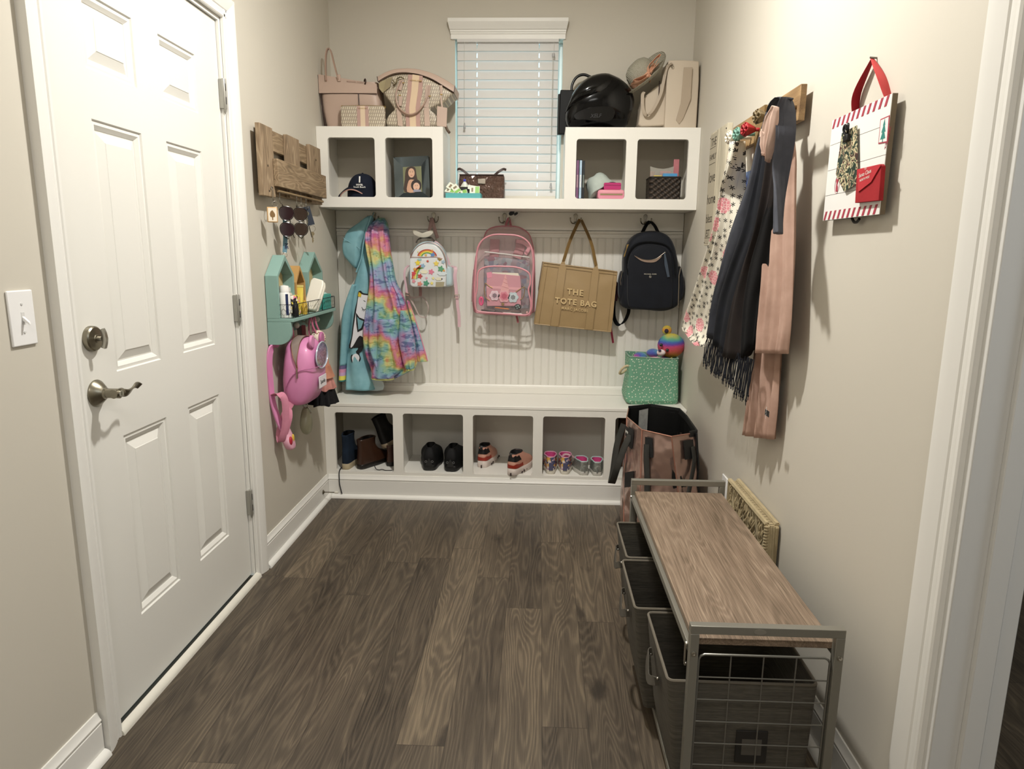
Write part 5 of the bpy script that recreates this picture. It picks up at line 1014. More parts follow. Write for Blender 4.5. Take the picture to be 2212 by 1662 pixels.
g.set(g.mix(g.ramp(n2.outputs[0], [(.54, 0.0), (.58, 1.0)]), c1, c2), .55); RB = g.m
t = thing('rain_jacket', 'rainbow streaked hooded jacket hanging beside the teal raincoat', 'jacket', (.26, 3.43, .60))
L = [(375, 110), (320, 160), (284, 220), (282, 300), (300, 400), (325, 520), (330, 640), (318, 760), (300, 900), (285, 1050), (285, 1180), (310, 1290), (345, 1385), (360, 1420)]
R = [(425, 110), (455, 160), (470, 220), (482, 300), (500, 400), (520, 520), (545, 640), (600, 740), (640, 850), (665, 980), (695, 1100), (715, 1200), (700, 1290), (560, 1420)]
rows = rowspx(L, R, 3.43, *K6, [3.50, 3.46, 3.435, 3.42, 3.41, 3.405, 3.40, 3.39, 3.385, 3.38, 3.375, 3.375, 3.38, 3.39], [3.54, 3.54, 3.535, 3.52]+[3.495]*10)
b = MB(); body(b, rows, 96, .8, 4, folds(9, .34, 5, .5)); b.build('jacket_body', RB, t, ang=180)
L = [(640, 800), (655, 900), (680, 1020), (705, 1140), (712, 1240), (720, 1295)]; R = [(652, 800), (690, 900), (730, 1020), (765, 1140), (795, 1240), (806, 1285)]
b = MB(); body(b, rowspx(L, R, 3.45, *K6, 3.44, 3.49), 48, .9, 4, folds(5, .1, 3, 3)); pn = b.build('front_panel', RB, t, ang=180)
b = MB(); c_ = px2([(640, 790), (690, 900), (730, 1020), (765, 1140), (795, 1240), (806, 1285)], *K6, 3.45); b.tube([(x, 3.452, z) for x, z in c_], .003, 6); b.build('pink_edge', plain('e08ea6', .5), pn)
for L, R, ph in (([(590, 880), (580, 980), (572, 1100), (590, 1200), (610, 1290), (632, 1345)], [(640, 860), (672, 980), (700, 1100), (712, 1200), (705, 1290), (700, 1340)], 1), ([(400, 940), (395, 1050), (400, 1200), (370, 1330), (350, 1400)], [(560, 940), (575, 1050), (560, 1200), (545, 1330), (535, 1440)], 4)):
    b = MB(); body(b, rowspx(L, R, 3.40, *K6, 3.355, 3.44), 56, .85, 4, folds(5, .10, 3, ph)); sl = b.build('sleeve', RB, t, ang=180)
    b = MB(); a, c = at(710+L[-1][0]/3.777, 440+L[-1][1]/3.777, y=3.40), at(710+R[-1][0]/3.777, 440+R[-1][1]/3.777, y=3.40)
    rings = [[((a.x+c.x)/2+(c.x-a.x)/2*math.cos(q)*s_, 3.397+.036*math.sin(q)*s_+.002*math.sin(12*q), (a.z+c.z)/2+h) for q in [2*PI*k/48 for k in range(48)]] for s_, h in ((1, .002), (1.02, -.006), (.9, -.010))]; b.loft(rings); b.build('elastic_cuff', plain('cfd27e', .6), sl)
# ---- generic strap helper
def strappx(name, pts, y, w, th, mat, par, K, wd=(1, 0, 0), n=5):
    ys = y if isinstance(y, (list, tuple)) else [y]*len(pts); c = [at(K[0]+p[0]/K[2], K[1]+p[1]/K[2], y=q) for p, q in zip(pts, ys)]; b = MB(); b.strap(smooth_path(c, n), w, th, wd); return b.build(name, mat, par, ang=60)
# ---- mini backpack
KM = (870, 480, 6.927)
t = thing('mini_backpack', 'small white and pale blue mini backpack with rainbow print on second hook', 'backpack', (.50, 3.46, .98))
PAL = plain('bcd0d6', .3, coat=.2); PWH = plain('dcdfe0', .3, coat=.3, var=.05, scale=300); PNK = plain('d6b3bb', .4)
o1 = px2([(375, 285), (440, 292), (510, 320), (570, 370), (620, 450), (650, 560), (665, 660), (720, 680), (740, 800), (738, 935), (700, 965), (610, 972), (200, 972), (110, 945), (85, 930), (80, 800), (95, 680), (100, 600), (110, 500), (150, 410), (220, 330), (300, 292)], *KM, 3.43)
b = MB(); pillow(b, sm2(o1, 3), 3.43, 3.53, .008, .02); b.build('pack_body', PAL, t, ang=180)
o2 = px2([(375, 325), (470, 340), (540, 390), (590, 460), (625, 560), (640, 660), (650, 800), (640, 950), (560, 965), (160, 965), (125, 930), (110, 800), (115, 620), (130, 520), (170, 430), (240, 360), (310, 330)], *KM, 3.42)
b = MB(); pillow(b, sm2(o2, 3), 3.418, 3.44, .003, .006); fr = b.build('front_panel', PWH, t, ang=180)
o3 = px2([(110, 540), (300, 535), (500, 528), (620, 560), (655, 700), (650, 960), (500, 975), (150, 970), (112, 940), (105, 750)], *KM, 3.41)
b = MB(); pillow(b, o3, 3.406, 3.425, .002, .006); pk_ = b.build('front_pocket', PWH, t, ang=180)
b = MB(); c_ = px2([(115, 525), (300, 528), (500, 520), (600, 545)], *KM, 3.41); b.tube([(x, 3.4045, z) for x, z in c_], .0022, 6); c_ = px2([(120, 640), (110, 520), (170, 420), (250, 345), (375, 305), (500, 335), (590, 430), (640, 560), (655, 690)], *KM, 3.41); b.tube(smooth_path([(x, 3.4225, z) for x, z in c_], 4), .0022, 6); b.build('zipper', metal('cfa9a2', .3), t)
def arc(cx_, cy_, r0, r1, a0, a1, col, y, par, nm='rainbow_stripe'):
    pts = [(cx_+r1*math.cos(math.radians(a)), cy_-r1*.8*math.sin(math.radians(a))) for a in range(a0, a1+1, 8)]+[(cx_+r0*math.cos(math.radians(a)), cy_-r0*.8*math.sin(math.radians(a))) for a in range(a1, a0-1, -8)]
    decal(nm, pts, plain(col, .45), y, par, K=KM, raw=True, th=.0006)
for i, c_ in enumerate(('b5413a', 'dd9a3f', 'e0d257', '5f9f5a')): arc(365, 525, 130-i*19, 149-i*19-(0 if i < 3 else -0), 8, 172, c_, 3.4142, fr) if i < 4 else None
for i, c_ in enumerate(('c94a3c', 'e0a040', 'e2d75c', '79ae5c')):
    decal('rainbow_stripe', [(130+i*24, 850), (150+i*20, 760), (200+i*16, 690), (270+i*10, 640+i*12), (280+i*10, 655+i*12), (215+i*16, 705), (168+i*20, 768), (150+i*22, 850)], plain(c_, .45), 3.4022, pk_, K=KM, raw=True, th=.0006)
rnd = random.Random(11)
def star(cx_, cy_, r, n=5, q=.5): return [(cx_+(r if k % 2 == 0 else r*q)*math.cos(PI*k/n-PI/2), cy_+(r if k % 2 == 0 else r*q)*math.sin(PI*k/n-PI/2)) for k in range(2*n)]
def flower(cx_, cy_, r, n=5): return [(cx_+r*(1+.28*math.cos(n*a))*math.cos(a), cy_+r*(1+.28*math.cos(n*a))*math.sin(a)) for a in [2*PI*k/30 for k in range(30)]]
def cloud(cx_, cy_, r): return [(cx_+r*1.7*math.cos(a)*(1+.1*math.cos(6*a)), cy_+r*.8*math.sin(a)*(1+.14*math.cos(6*a))) for a in [2*PI*k/30 for k in range(30)]]
for sh, x, y, r, c_ in ((star, 225, 610, 48, 'e6cf3f'), (flower, 300, 655, 30, '8fb1cc'), (flower, 165, 770, 30, 'cf4a55'), (star, 180, 705, 30, 'e0a34c'), (flower, 425, 745, 36, 'dd7f98'), (star, 500, 620, 48, 'e8cf62'), (flower, 372, 585, 16, 'c34a3a'), (flower, 570, 700, 40, '5f9f77'), (cloud, 590, 770, 40, 'd5dfe2'), (cloud, 320, 745, 34, 'e8e3c8'), (flower, 258, 810, 32, 'b8504c'), (flower, 165, 885, 24, 'dd8f9c'), (flower, 255, 925, 32, 'd98a7c'), (flower, 350, 915, 38, '4f9478'), (star, 435, 915, 30, 'e6d777'), (star, 455, 840, 26, 'e6dc96'), (flower, 615, 728, 16, 'dfa24a'), (cloud, 540, 850, 30, 'ddd9c0'), (star, 355, 838, 22, 'e39fae'), (star, 585, 850, 14, '6a5a9c'), (flower, 605, 595, 24, '9fb9c6'), (cloud, 250, 560, 20, '9fc6c4')):
    decal('printed_shape', sh(x, y, r), plain(c_, .45), 3.4018, pk_, K=KM, raw=True, th=.0006)
for sh, x, y, r, c_ in ((flower, 450, 490, 30, '5f86bd'), (star, 345, 495, 24, 'e0b24a'), (star, 230, 445, 14, 'e6d777'), (star, 440, 425, 20, 'e0a04a')): decal('printed_shape', sh(x, y, r), plain(c_, .45), 3.4136, fr, K=KM, raw=True, th=.0006)
decal('gold_plate', [(495, 895), (625, 895), (610, 968), (490, 972)], plain('b5ad92', .35, .5), 3.4015, t, K=KM, raw=True)
decal('zipper_pull', [(515, 545), (540, 535), (585, 560), (550, 582)], GOLD, 3.403, t, K=KM, raw=True)
b = MB(); o_ = px2([(150, 125), (170, 115), (230, 150), (300, 165), (370, 150), (430, 120), (460, 150), (440, 190), (380, 225), (300, 235), (220, 215), (165, 180)], *KM, 3.45); pillow(b, sm2(o_, 3), 3.435, 3.455, .004, .006); b.build('white_bow', plain('cdc8ba', .5), t, ang=180)
strappx('striped_handle', [(200, 310), (230, 260), (300, 232), (400, 235), (440, 250), (470, 290)], 3.465, .02, .006, plain('4a423c', .6, var=.5, scale=2000), t, KM, (0, 1, .2))
strappx('hanging_strap', [(370, 235), (400, 120), (425, -10), (432, -60), (445, -10), (480, 120), (520, 240)], [3.49, 3.51, 3.535, 3.54, 3.535, 3.52, 3.50], .018, .003, cloth('b79a97'), t, KM)
strappx('side_strap', [(430, 285), (500, 320), (580, 400), (640, 520), (690, 640)], [3.50, 3.495, 3.49, 3.49, 3.49], .022, .004, PNK, t, KM)
strappx('shoulder_strap', [(720, 660), (790, 690), (780, 800), (790, 930), (805, 1080)], [3.50, 3.48, 3.475, 3.475, 3.475], .018, .004, PNK, t, KM)
strappx('shoulder_strap', [(810, 1100), (820, 1250), (840, 1400), (845, 1570)], 3.48, .016, .003, PNK, t, KM)
b = MB(); c_ = at(870+810/6.927, 480+1110/6.927, y=3.47); b.tube([(c_.x-.013, c_.y, c_.z+.008), (c_.x+.013, c_.y, c_.z+.008), (c_.x+.013, c_.y, c_.z-.008), (c_.x-.013, c_.y, c_.z-.008)], .002, 6, closed=True); b.build('buckle', metal('c9a79b', .3), t)
strappx('shoulder_strap', [(90, 650), (40, 700), (25, 800), (45, 930), (65, 1070)], [3.50, 3.48, 3.475, 3.475, 3.475], .012, .003, PNK, t, KM)
strappx('strap_loop', [(70, 1080), (140, 1130), (260, 1120), (320, 1140), (370, 1230), (380, 1330), (340, 1420), (250, 1400), (170, 1250), (100, 1130)], 3.49, .009, .002, cloth('b9aaa5'), t, KM, (.3, .5, .8))
strappx('back_strap', [(260, 960), (265, 1040), (262, 1110)], 3.51, .016, .003, cloth('b08a86'), t, KM)
b = MB(); c_ = at(870+70/6.927, 480+1080/6.927, y=3.47); b.tube([(c_.x-.011, c_.y, c_.z+.008), (c_.x+.011, c_.y, c_.z+.004), (c_.x+.011, c_.y, c_.z-.009), (c_.x-.011, c_.y, c_.z-.005)], .002, 6, closed=True); b.build('buckle', metal('c9a79b', .3), t)
# ---- clear backpack
KC = (1000, 440, 5.194)
t = thing('clear_backpack', 'transparent backpack with pink piping hanging on the middle hook', 'backpack', (.86, 3.47, .93))
CL = glass('f7e9ec', .05, .07); PP = plain('d6929c', .45); PP2 = plain('bd7c86', .6)
back = sm2(px2([(480, 250), (620, 262), (720, 320), (765, 400), (800, 600), (800, 1100), (770, 1230), (480, 1250), (170, 1230), (120, 1180), (110, 1000), (140, 600), (225, 400), (270, 300), (360, 260)], *KC, 3.53), 3)
front = sm2(px2([(480, 348), (620, 362), (720, 420), (775, 520), (790, 700), (775, 1000), (770, 1200), (720, 1258), (480, 1240), (200, 1225), (140, 1195), (130, 1000), (145, 700), (165, 500), (230, 400), (340, 350)], *KC, 3.42), 3)
b = MB(); n = len(front); back2 = back[:n] if len(back) >= n else back
b.loft([[(x, 3.42, z) for x, z in front], [(x, 3.455, z) for x, z in front]], False); cxm = sum(p[0] for p in front)/n; czm = sum(p[1] for p in front)/n
b.add([(x, 3.42, z) for x, z in front], [tuple(range(n))]); b.loft([[(x, 3.455, z) for x, z in front], [(x, 3.54, z) for x, z in front]], False); b.build('clear_shell', CL, t, ang=30)
b = MB(); b.prism([(x, z) for x, z in back], 3.548, 3.552, 'XZ'); b.build('back_panel', glass('d9b4b6', .3, .35), t)
b = MB(); b.tube([(x, 3.42, z) for x, z in front], .0042, 8, closed=True); b.build('front_piping', PP, t)
b = MB(); b.tube([(x, 3.45, z) for x, z in front], .0028, 6, closed=True); b.build('main_zipper', plain('dcaab0', .5), t)
b = MB(); b.tube([(x, 3.548, z) for x, z in back], .0035, 6, closed=True); b.build('back_piping', PP2, t)
pf = sm2(px2([(470, 705), (600, 715), (700, 750), (750, 800), (755, 900), (735, 970), (760, 1100), (755, 1210), (700, 1250), (480, 1235), (200, 1215), (145, 1180), (140, 1050), (160, 950), (165, 800), (200, 735), (300, 705)], *KC, 3.385), 3); n2_ = len(pf)
b = MB(); b.add([(x, 3.385, z) for x, z in pf], [tuple(range(n2_))]); b.loft([[(x, 3.385, z) for x, z in pf], [(x, 3.4195, z) for x, z in pf]], False); p_ = b.build('clear_pocket', CL, t, ang=30)
b = MB(); b.tube([(x, 3.385, z) for x, z in pf], .0042, 8, closed=True); b.build('pocket_piping', PP, p_)
strappx('grab_handle', [(480, 260), (490, 215), (515, 165), (530, 215), (540, 265)], [3.55, 3.545, 3.541, 3.545, 3.55], .012, .003, cloth('b5747c'), t, KC)
for pts in ([(360, 400), (355, 500), (350, 600)], [(640, 400), (640, 500), (600, 610)]): strappx('shoulder_strap', pts, 3.542, .05, .004, cloth('c08a8e', 'ad777b'), t, KC)
strappx('shoulder_strap', [(600, 420), (680, 440), (740, 490), (720, 540), (700, 570)], 3.53, .02, .002, PP, t, KC)
b = MB(); c_ = px2([(240, 540), (500, 570), (755, 605)], *KC, 3.50); b.tube([(x, 3.50, z) for x, z in c_], .0035, 6); b.build('inner_pocket_edge', plain('dedcd6', .4), t)
strappx('dangling_tab', [(600, 1255), (612, 1300), (618, 1338)], 3.45, .011, .002, cloth('b06a70'), t, KC)
strappx('side_mesh', [(120, 740), (105, 900), (100, 1100)], 3.50, .03, .002, glass('c9939b', .5, .5), t, KC, (0, 1, 0))
g = G('sequin_fabric'); vo = g.n('TexVoronoi'); g.put(vo.inputs[0], g.obj()); vo.inputs['Scale'].default_value = 42; s3 = g.n('SeparateXYZ', [vo.outputs['Color']]); g.set(g.ramp(s3.outputs[0], [(0, '6f7078'), (.3, '8f9196'), (.5, '7a4d58'), (.62, '5d6279'), (.8, 'a08888'), (1, '5b5560')]), .5); SQ = g.m
b = MB(); o_ = px2([(240, 590), (500, 610), (750, 640), (760, 900), (740, 1180), (240, 1180), (235, 800)], *KC, 3.50); pillow(b, o_, 3.492, 3.538, .004, .008); tag(b.build('folder', SQ), 'grey patterned pouch standing inside the clear backpack behind the pocket', 'pouch')
t2 = thing('unicorn_pouch', 'pink clear pouch with unicorn horn and flowers in backpack front pocket', 'pouch', (.87, 3.40, 1.0))
b = MB(); o_ = px2([(270, 790), (330, 780), (640, 810), (655, 960), (650, 1150), (270, 1150), (262, 950)], *KC, 3.405); b.prism(o_, 3.404, 3.412, 'XZ'); b.build('pouch_body', plain('c98e99', .3, var=.1, scale=200), t2, bevel=.002)
decal('paper', [(330, 770), (620, 780), (630, 812), (320, 802)], plain('e4dcc9', .6), 3.4045, t2, K=KC, raw=True)
decal('pouch_band', [(265, 920), (650, 945), (650, 975), (265, 950)], plain('dba0a8', .4), 3.4025, t2, K=KC, raw=True)
decal('pink_tab', [(265, 775), (322, 765), (325, 830), (272, 836)], plain('dc8aa0', .4), 3.4025, t2, K=KC, raw=True)
decal('horn', [(478, 785), (515, 960), (518, 1010), (415, 1010), (430, 940)], plain('dba2a2', .4), 3.4000, t2, K=KC, raw=True)
b = MB(); [b.tube([(x, 3.3993, z) for x, z in px2(q_, *KC, 3.399)], .001, 5) for q_ in ([(440, 930), (510, 950)], [(452, 880), (500, 900)], [(462, 840), (492, 855)], [(425, 980), (515, 995)])]; b.build('horn_lines', plain('c98088', .4), t2)
for pts in ([(250, 895), (240, 960), (255, 1050), (300, 1090)], [(250, 890), (290, 925), (330, 945)], [(690, 930), (690, 1000), (670, 1060), (640, 1080)], [(690, 935), (640, 960), (590, 995)]):
    b = MB(); b.tube(smooth_path([(x, 3.400, z) for x, z in px2(pts, *KC, 3.40)], 3), .0022, 6); b.build('gold_ear', GOLD, t2)
def rosette(cx_, cy_, r, c_):
    for i, q in enumerate((1, .72, .45)): decal('flower', [(cx_+r*q*(1+.10*math.cos(6*a+i))*math.cos(a), cy_+r*q*(1+.10*math.cos(6*a+i))*math.sin(a)) for a in [2*PI*k/30 for k in range(30)]], plain(c_[i], .5), 3.3985-i*.0012, t2, K=KC, raw=True, th=.001)
rosette(355, 1032, 55, ('dfc9cf', 'd6b7c2', '7f6a74')); rosette(562, 1052, 58, ('b9c9cf', 'c6d3d6', '7b8084')); rosette(462, 1040, 68, ('dda5ac', 'd17b8c', 'b85168'))
decal('gold_star', star(448, 1128, 24), GOLD, 3.398, t2, K=KC, raw=True)
PCK = 'things in the front pocket of the clear backpack'
b = MB(); c_ = at(1000+205/5.194, 440+1095/5.194, y=3.402); rings = [[(c_.x+.011*math.cos(q)*1, 3.402+s_*.008, c_.z+.022*math.sin(q)) for q in [2*PI*k/24 for k in range(24)]] for s_ in (-1, 1)]
b.tube([(c_.x+.008*math.cos(q), 3.402, c_.z+.019*math.sin(q)) for q in [2*PI*k/24 for k in range(24)]], .006, 8, closed=True); tag(b.build('tape_roll', plain('d6447c', .35)), 'hot pink hair band roll at lower left of the clear backpack pocket', 'hair band', PCK)
b = MB(); c_ = at(1000+615/5.194, 440+1160/5.194, y=3.40); b.ball((c_.x, 3.402, c_.z), .018, .011, .016, 20, 12); t3 = tag(b.build('coin_case', plain('1a2022', .5)), 'round black case with pastel hearts at lower right of the pocket', 'case', PCK)
b = MB(); [b.prism([(c_.x+dx+.003*math.cos(a), c_.z+dz+.003*math.sin(a)) for a in [2*PI*k/10 for k in range(10)]], 3.3895, 3.391, 'XZ') for dx, dz in ((-.008, .004), (.002, .007), (.008, -.001), (-.003, -.006))]; b.build('pastel_dots', plain('8fb5ac', .5), t3)
def pen(a, c, r, m, lb, nm='pen'):
    A, Bp = at(1000+a[0]/5.194, 440+a[1]/5.194, y=3.393), at(1000+c[0]/5.194, 440+c[1]/5.194, y=3.393); b = MB(); d = (Bp-A).normalized(); b.tube([A, A+d*.002, Bp-d*.006, Bp], [r*.6, r, r, r*.35], 10); tag(b.build(nm, m), lb, nm, PCK)
pen((360, 1168), (520, 1185), .0032, plain('d0752c', .4), 'orange marker lying near the bottom of the clear pocket', 'marker'); pen((450, 1228), (665, 1240), .0042, plain('e6e4dd', .3), 'white and black marker at the very bottom of the clear pocket', 'marker')
pen((205, 1195), (445, 1222), .0042, plain('2b2422', .4), 'black mascara tube lying at the bottom of the clear pocket', 'tube')
b = MB(); [b.tube(smooth_path([(x, 3.3885, z) for x, z in px2(q_, *KC, 3.39)], 3), .0016, 6) for q_ in ([(270, 1170), (330, 1180), (370, 1200), (330, 1215), (280, 1205)], [(370, 1195), (500, 1200), (560, 1185), (650, 1205), (620, 1225), (540, 1215)])]; tag(b.build('eyeglasses', BLACK), 'black wire eyeglasses folded at the bottom of the clear pocket', 'glasses', PCK)
b = MB(); c_ = at(1000+720/5.194, 440+1222/5.194, y=3.395); b.ball((c_.x, 3.396, c_.z), .006, n=12, m=8); b.ball((c_.x-.009, 3.396, c_.z-.004), .005, n=12, m=8) if 0 else None; tag(b.build('bead', plain('d9a9a4', .3)), 'small pink and pearl trinket in the bottom right pocket corner', 'trinket', PCK)
t3 = thing('zoo_tag', 'clear plastic tag with dark print stuck at the middle hook', 'tag', (.94, 3.55, 1.45))
b = MB(); o_ = px2([(500, 110), (560, 70), (650, 95), (640, 130), (560, 180)], *KC, 3.535); b.prism(o_, 3.534, 3.5355, 'XZ'); b.build('tag_body', glass('e8e8e4', .1, .25), t3)
for pts in ([(515, 110), (545, 80), (575, 85), (570, 120), (530, 135)], [(575, 110), (610, 95), (615, 115), (580, 135)]): decal('print', pts, plain('23272a', .6), 3.5325, t3, K=KC)
# ---- THE TOTE BAG
t = thing('tote_bag', 'tan leather tote bag lettered THE TOTE BAG on the fourth hook', 'tote bag', (1.22, 3.48, .87))
TAN = plain('9f8660', .42, bump=.12, scale=350, var=.04); TAND = plain('7d6743', .5); YT = 3.44
F = px2([(905, 660), (1730, 765), (1660, 1440), (800, 1350)], *KC, YT)
b = MB(); (x0, z0), (x1, z1), (x2, z2), (x3, z3) = F
def tf(u, v, dy=0): # u 0..1 across, v 0..1 up
    return (x3+(x2-x3)*u+((x0+(x1-x0)*u)-(x3+(x2-x3)*u))*v, YT-.010*math.sin(PI*u)*math.sin(PI*min(1, v*1.1))+.004*nz(u*5, v*5)+dy, z3+(z2-z3)*u+((z0+(z1-z0)*u)-(z3+(z2-z3)*u))*v)
nu = 24; rings = []
for j in range(17):
    v = j/16; fr_ = [tf(i/nu, v) for i in range(nu+1)]; bk_ = [(tf(i/nu, v)[0]-(.008 if v > .5 else .004), 3.545-.02*(1 if v > .5 else 1)*v, tf(i/nu, v)[2]+.004*v) for i in range(nu, -1, -1)]; rings.append(fr_+bk_)
b.loft(rings); b.build('bag_body', TAN, t, ang=60)
b = MB(); b.tube([tf(i/20, 1, -.002) for i in range(21)], .003, 8); b.tube([tf(0, j/16, -.001) for j in range(17)], .0028, 8); b.tube([tf(1, j/16, -.001) for j in range(17)], .0028, 8); b.tube([tf(i/20, 0, 0) for i in range(21)], .003, 8); b.build('piping', TAN, t)
b = MB(); b.tube([tf(i/20, .945, -.0022) for i in range(21)], .0008, 5); b.tube([tf(.06, j/16, -.0018) for j in range(17)], .0007, 5); b.tube([tf(.955, j/16, -.0018) for j in range(17)], .0007, 5); b.build('stitching', TAND, t)
for ua, ub in ((.205, .32), (.655, .765)):
    b = MB(); rings = []
    for j in range(15):
        v = j/14*1.06; w_ = 1 if v < .93 else max(.25, 1-(v-.93)*5.5); um, hw = (ua+ub)/2, (ub-ua)/2*w_
        rings.append([tf(um-hw, v, -.0045), tf(um+hw, v, -.0045), tf(um+hw, v, -.001), tf(um-hw, v, -.001)])
    b.loft(rings); b.build('sewn_strap', TAN, t, ang=60)
    b = MB(); [b.tube([tf(u, j/14, -.0048) for j in range(14)], .0007, 5) for u in (ua+.006, ub-.006)]; b.build('strap_stitching', TAND, t)
a_ = tf((.205+.32)/2, 1.05, -.003); c_ = tf(.71, 1.05, -.003); hk = (HOOKX[3]+.0235, Y0-.026, 1.451)
pth = smooth_path([a_, ((a_[0]*.55+hk[0]*.45)-.006, 3.48, a_[2]+(hk[2]-a_[2])*.5), (hk[0]-.012, 3.535, hk[2]-.012), (hk[0], 3.543, hk[2]+.006), (hk[0]+.014, 3.535, hk[2]-.012), (c_[0]*.55+hk[0]*.45+.012, 3.48, c_[2]+(hk[2]-c_[2])*.5), c_], 6)
b = MB(); b.strap(pth, .017, .006, (.75, .65, .1)); b.build('handle', plain('7d6238', .5), t, ang=60)
LET = plain('cdb384', .6)
def tfm(u, v): o_ = Vector(tf(u, v, -.0062)); return axes(o_, Vector(tf(u+.05, v))-Vector(tf(u-.05, v)), (.05, 0, 1), (0, -1, 0))
for s_, u, v, sz, bd in (('THE', .475, .545, .042, .0011), ('TOTE BAG', .50, .385, .0405, .0011), ('MARC JACOBS', .497, .29, .0185, .0003)):
    text_mesh('lettering', s_, sz, tfm(u, v), LET, t, .0006, bold=bd, sp=1.18 if s_ != 'MARC JACOBS' else 1.22)
strappx('red_strap_end', [(1660, 1395), (1672, 1480), (1685, 1565)], 3.50, .011, .002, cloth('9c3a50'), t, KC)
# ---- navy backpack
KN = (1300, 440, 3.6125)
t = thing('navy_backpack', 'dark navy nylon backpack with leather zip pull on the rightmost hook', 'backpack', (1.60, 3.46, .92))
NV = cloth('10141d', '0d1018', 1500, .7, .2, sheen=.1); NVD = cloth('0b0d12', '08090d', 1500); 
o1 = px2([(370, 212), (440, 215), (500, 235), (545, 275), (575, 340), (595, 430), (605, 520), (620, 640), (620, 740), (600, 795), (540, 830), (460, 842), (340, 832), (215, 826), (160, 800), (150, 740), (165, 620), (170, 520), (172, 430), (190, 350), (230, 275), (290, 230)], *KN, 3.42)
b = MB(); pillow(b, sm2(o1, 3), 3.41, 3.535, .014, .035); b.build('pack_body', NV, t, ang=180)
o2 = px2([(375, 318), (440, 325), (500, 345), (535, 400), (545, 480), (550, 600), (550, 760), (530, 815), (400, 828), (250, 818), (205, 780), (200, 600), (205, 480), (225, 400), (265, 350), (320, 325)], *KN, 3.40)
b = MB(); pillow(b, sm2(o2, 3), 3.393, 3.43, .006, .012); fp_ = b.build('front_pocket', NV, t, ang=180)
b = MB(); c_ = px2([(205, 560), (190, 450), (215, 370), (260, 320), (330, 300), (400, 300), (480, 315), (530, 350), (560, 430), (570, 560)], *KN, 3.40); b.tube(smooth_path([(x, 3.398, z) for x, z in c_], 4), .0035, 8); b.build('zip_band', NVD, t)
decal('open_slit', [(255, 408), (300, 430), (360, 440), (420, 430), (470, 408), (425, 452), (370, 460), (310, 448)], plain('8d7868', .7), 3.3850, t, K=KN)
b = MB(); c_ = px2([(253, 405), (310, 432), (365, 440), (425, 430), (495, 378)], *KN, 3.385); b.tube(smooth_path([(x, 3.3845, z) for x, z in c_], 3), .0012, 6); b.build('zipper', metal('8a8074', .3), t)
decal('zipper_pull', [(485, 385), (495, 383), (515, 480), (530, 572), (512, 575), (490, 480)], plain('3b4654', .5), 3.3835, t, K=KN, raw=True)
b = MB(); c_ = at(1300+492/3.6125, 440+382/3.6125, y=3.383); b.ball((c_.x, 3.383, c_.z), .004, n=10, m=6); b.build('pull_ring', SILV, t)
text_mesh('lettering', 'MICHAEL KORS', .0085, axes(at(1300+378/3.6125, 440+555/3.6125, y=3.3855), (1, 0, 0), (0, 0, 1), (0, -1, 0)), plain('c9c3b4', .4), t, sp=1.1)
c_ = at(1300+378/3.6125, 440+571/3.6125, y=3.3855); b = MB(); ring_at(b, (c_.x, 3.3855, c_.z), .005, .0008, (0, 1, 0)); text_mesh('emblem', 'MK', .005, axes((c_.x, 3.3855, c_.z-.002), (1, 0, 0), (0, 0, 1), (0, -1, 0)), plain('b9b3a4', .4), t); b.build('emblem_ring', plain('b9b3a4', .4, .5), t)
for L_ in ([(150, 530), (132, 600), (130, 700), (145, 760), (175, 770), (180, 600), (170, 540)], [(610, 490), (630, 560), (642, 650), (632, 720), (605, 760), (590, 700), (590, 560)]):
    b = MB(); pillow(b, sm2(px2(L_, *KN, 3.45), 3), 3.43, 3.50, .01, .015); b.build('side_pocket', NV, t, ang=180)
b = MB(); c_ = px2([(160, 530), (145, 600), (150, 640)], *KN, 3.425); b.tube([(x, 3.424, z) for x, z in c_], .0018, 6); c_ = px2([(612, 500), (600, 560), (598, 660), (592, 810)], *KN, 3.42); b.tube([(x, 3.41, z) for x, z in c_], .002, 6); b.build('side_zipper', metal('9a8f80', .3), t)
decal('gold_pull', [(195, 320), (222, 316), (205, 370), (175, 418), (170, 410), (190, 360)], GOLD, 3.425, t, K=KN, raw=True, th=.003)
hk = (HOOKX[4]+.0235, Y0-.026, 1.451)
strappx('grab_handle', [(315, 230), (340, 180), (372, 140), (410, 170), (438, 222)], [3.49, 3.52, 3.541, 3.52, 3.49], .022, .006, NVD, t, KN, (.6, .8, .2))
strappx('shoulder_strap', [(130, 620), (100, 720), (92, 820), (98, 900), (130, 945), (175, 920), (205, 860), (212, 810)], [3.52]*8, .024, .004, NVD, t, KN, (.8, .6, .3))
b = MB(); c_ = px2([(105, 610), (128, 640), (122, 700), (108, 760)], *KN, 3.50); b.strap([(x, 3.50, z) for x, z in c_], .014, .004, (1, 0, .2)); b.build('strap_pad', cloth('5a3a44'), t)
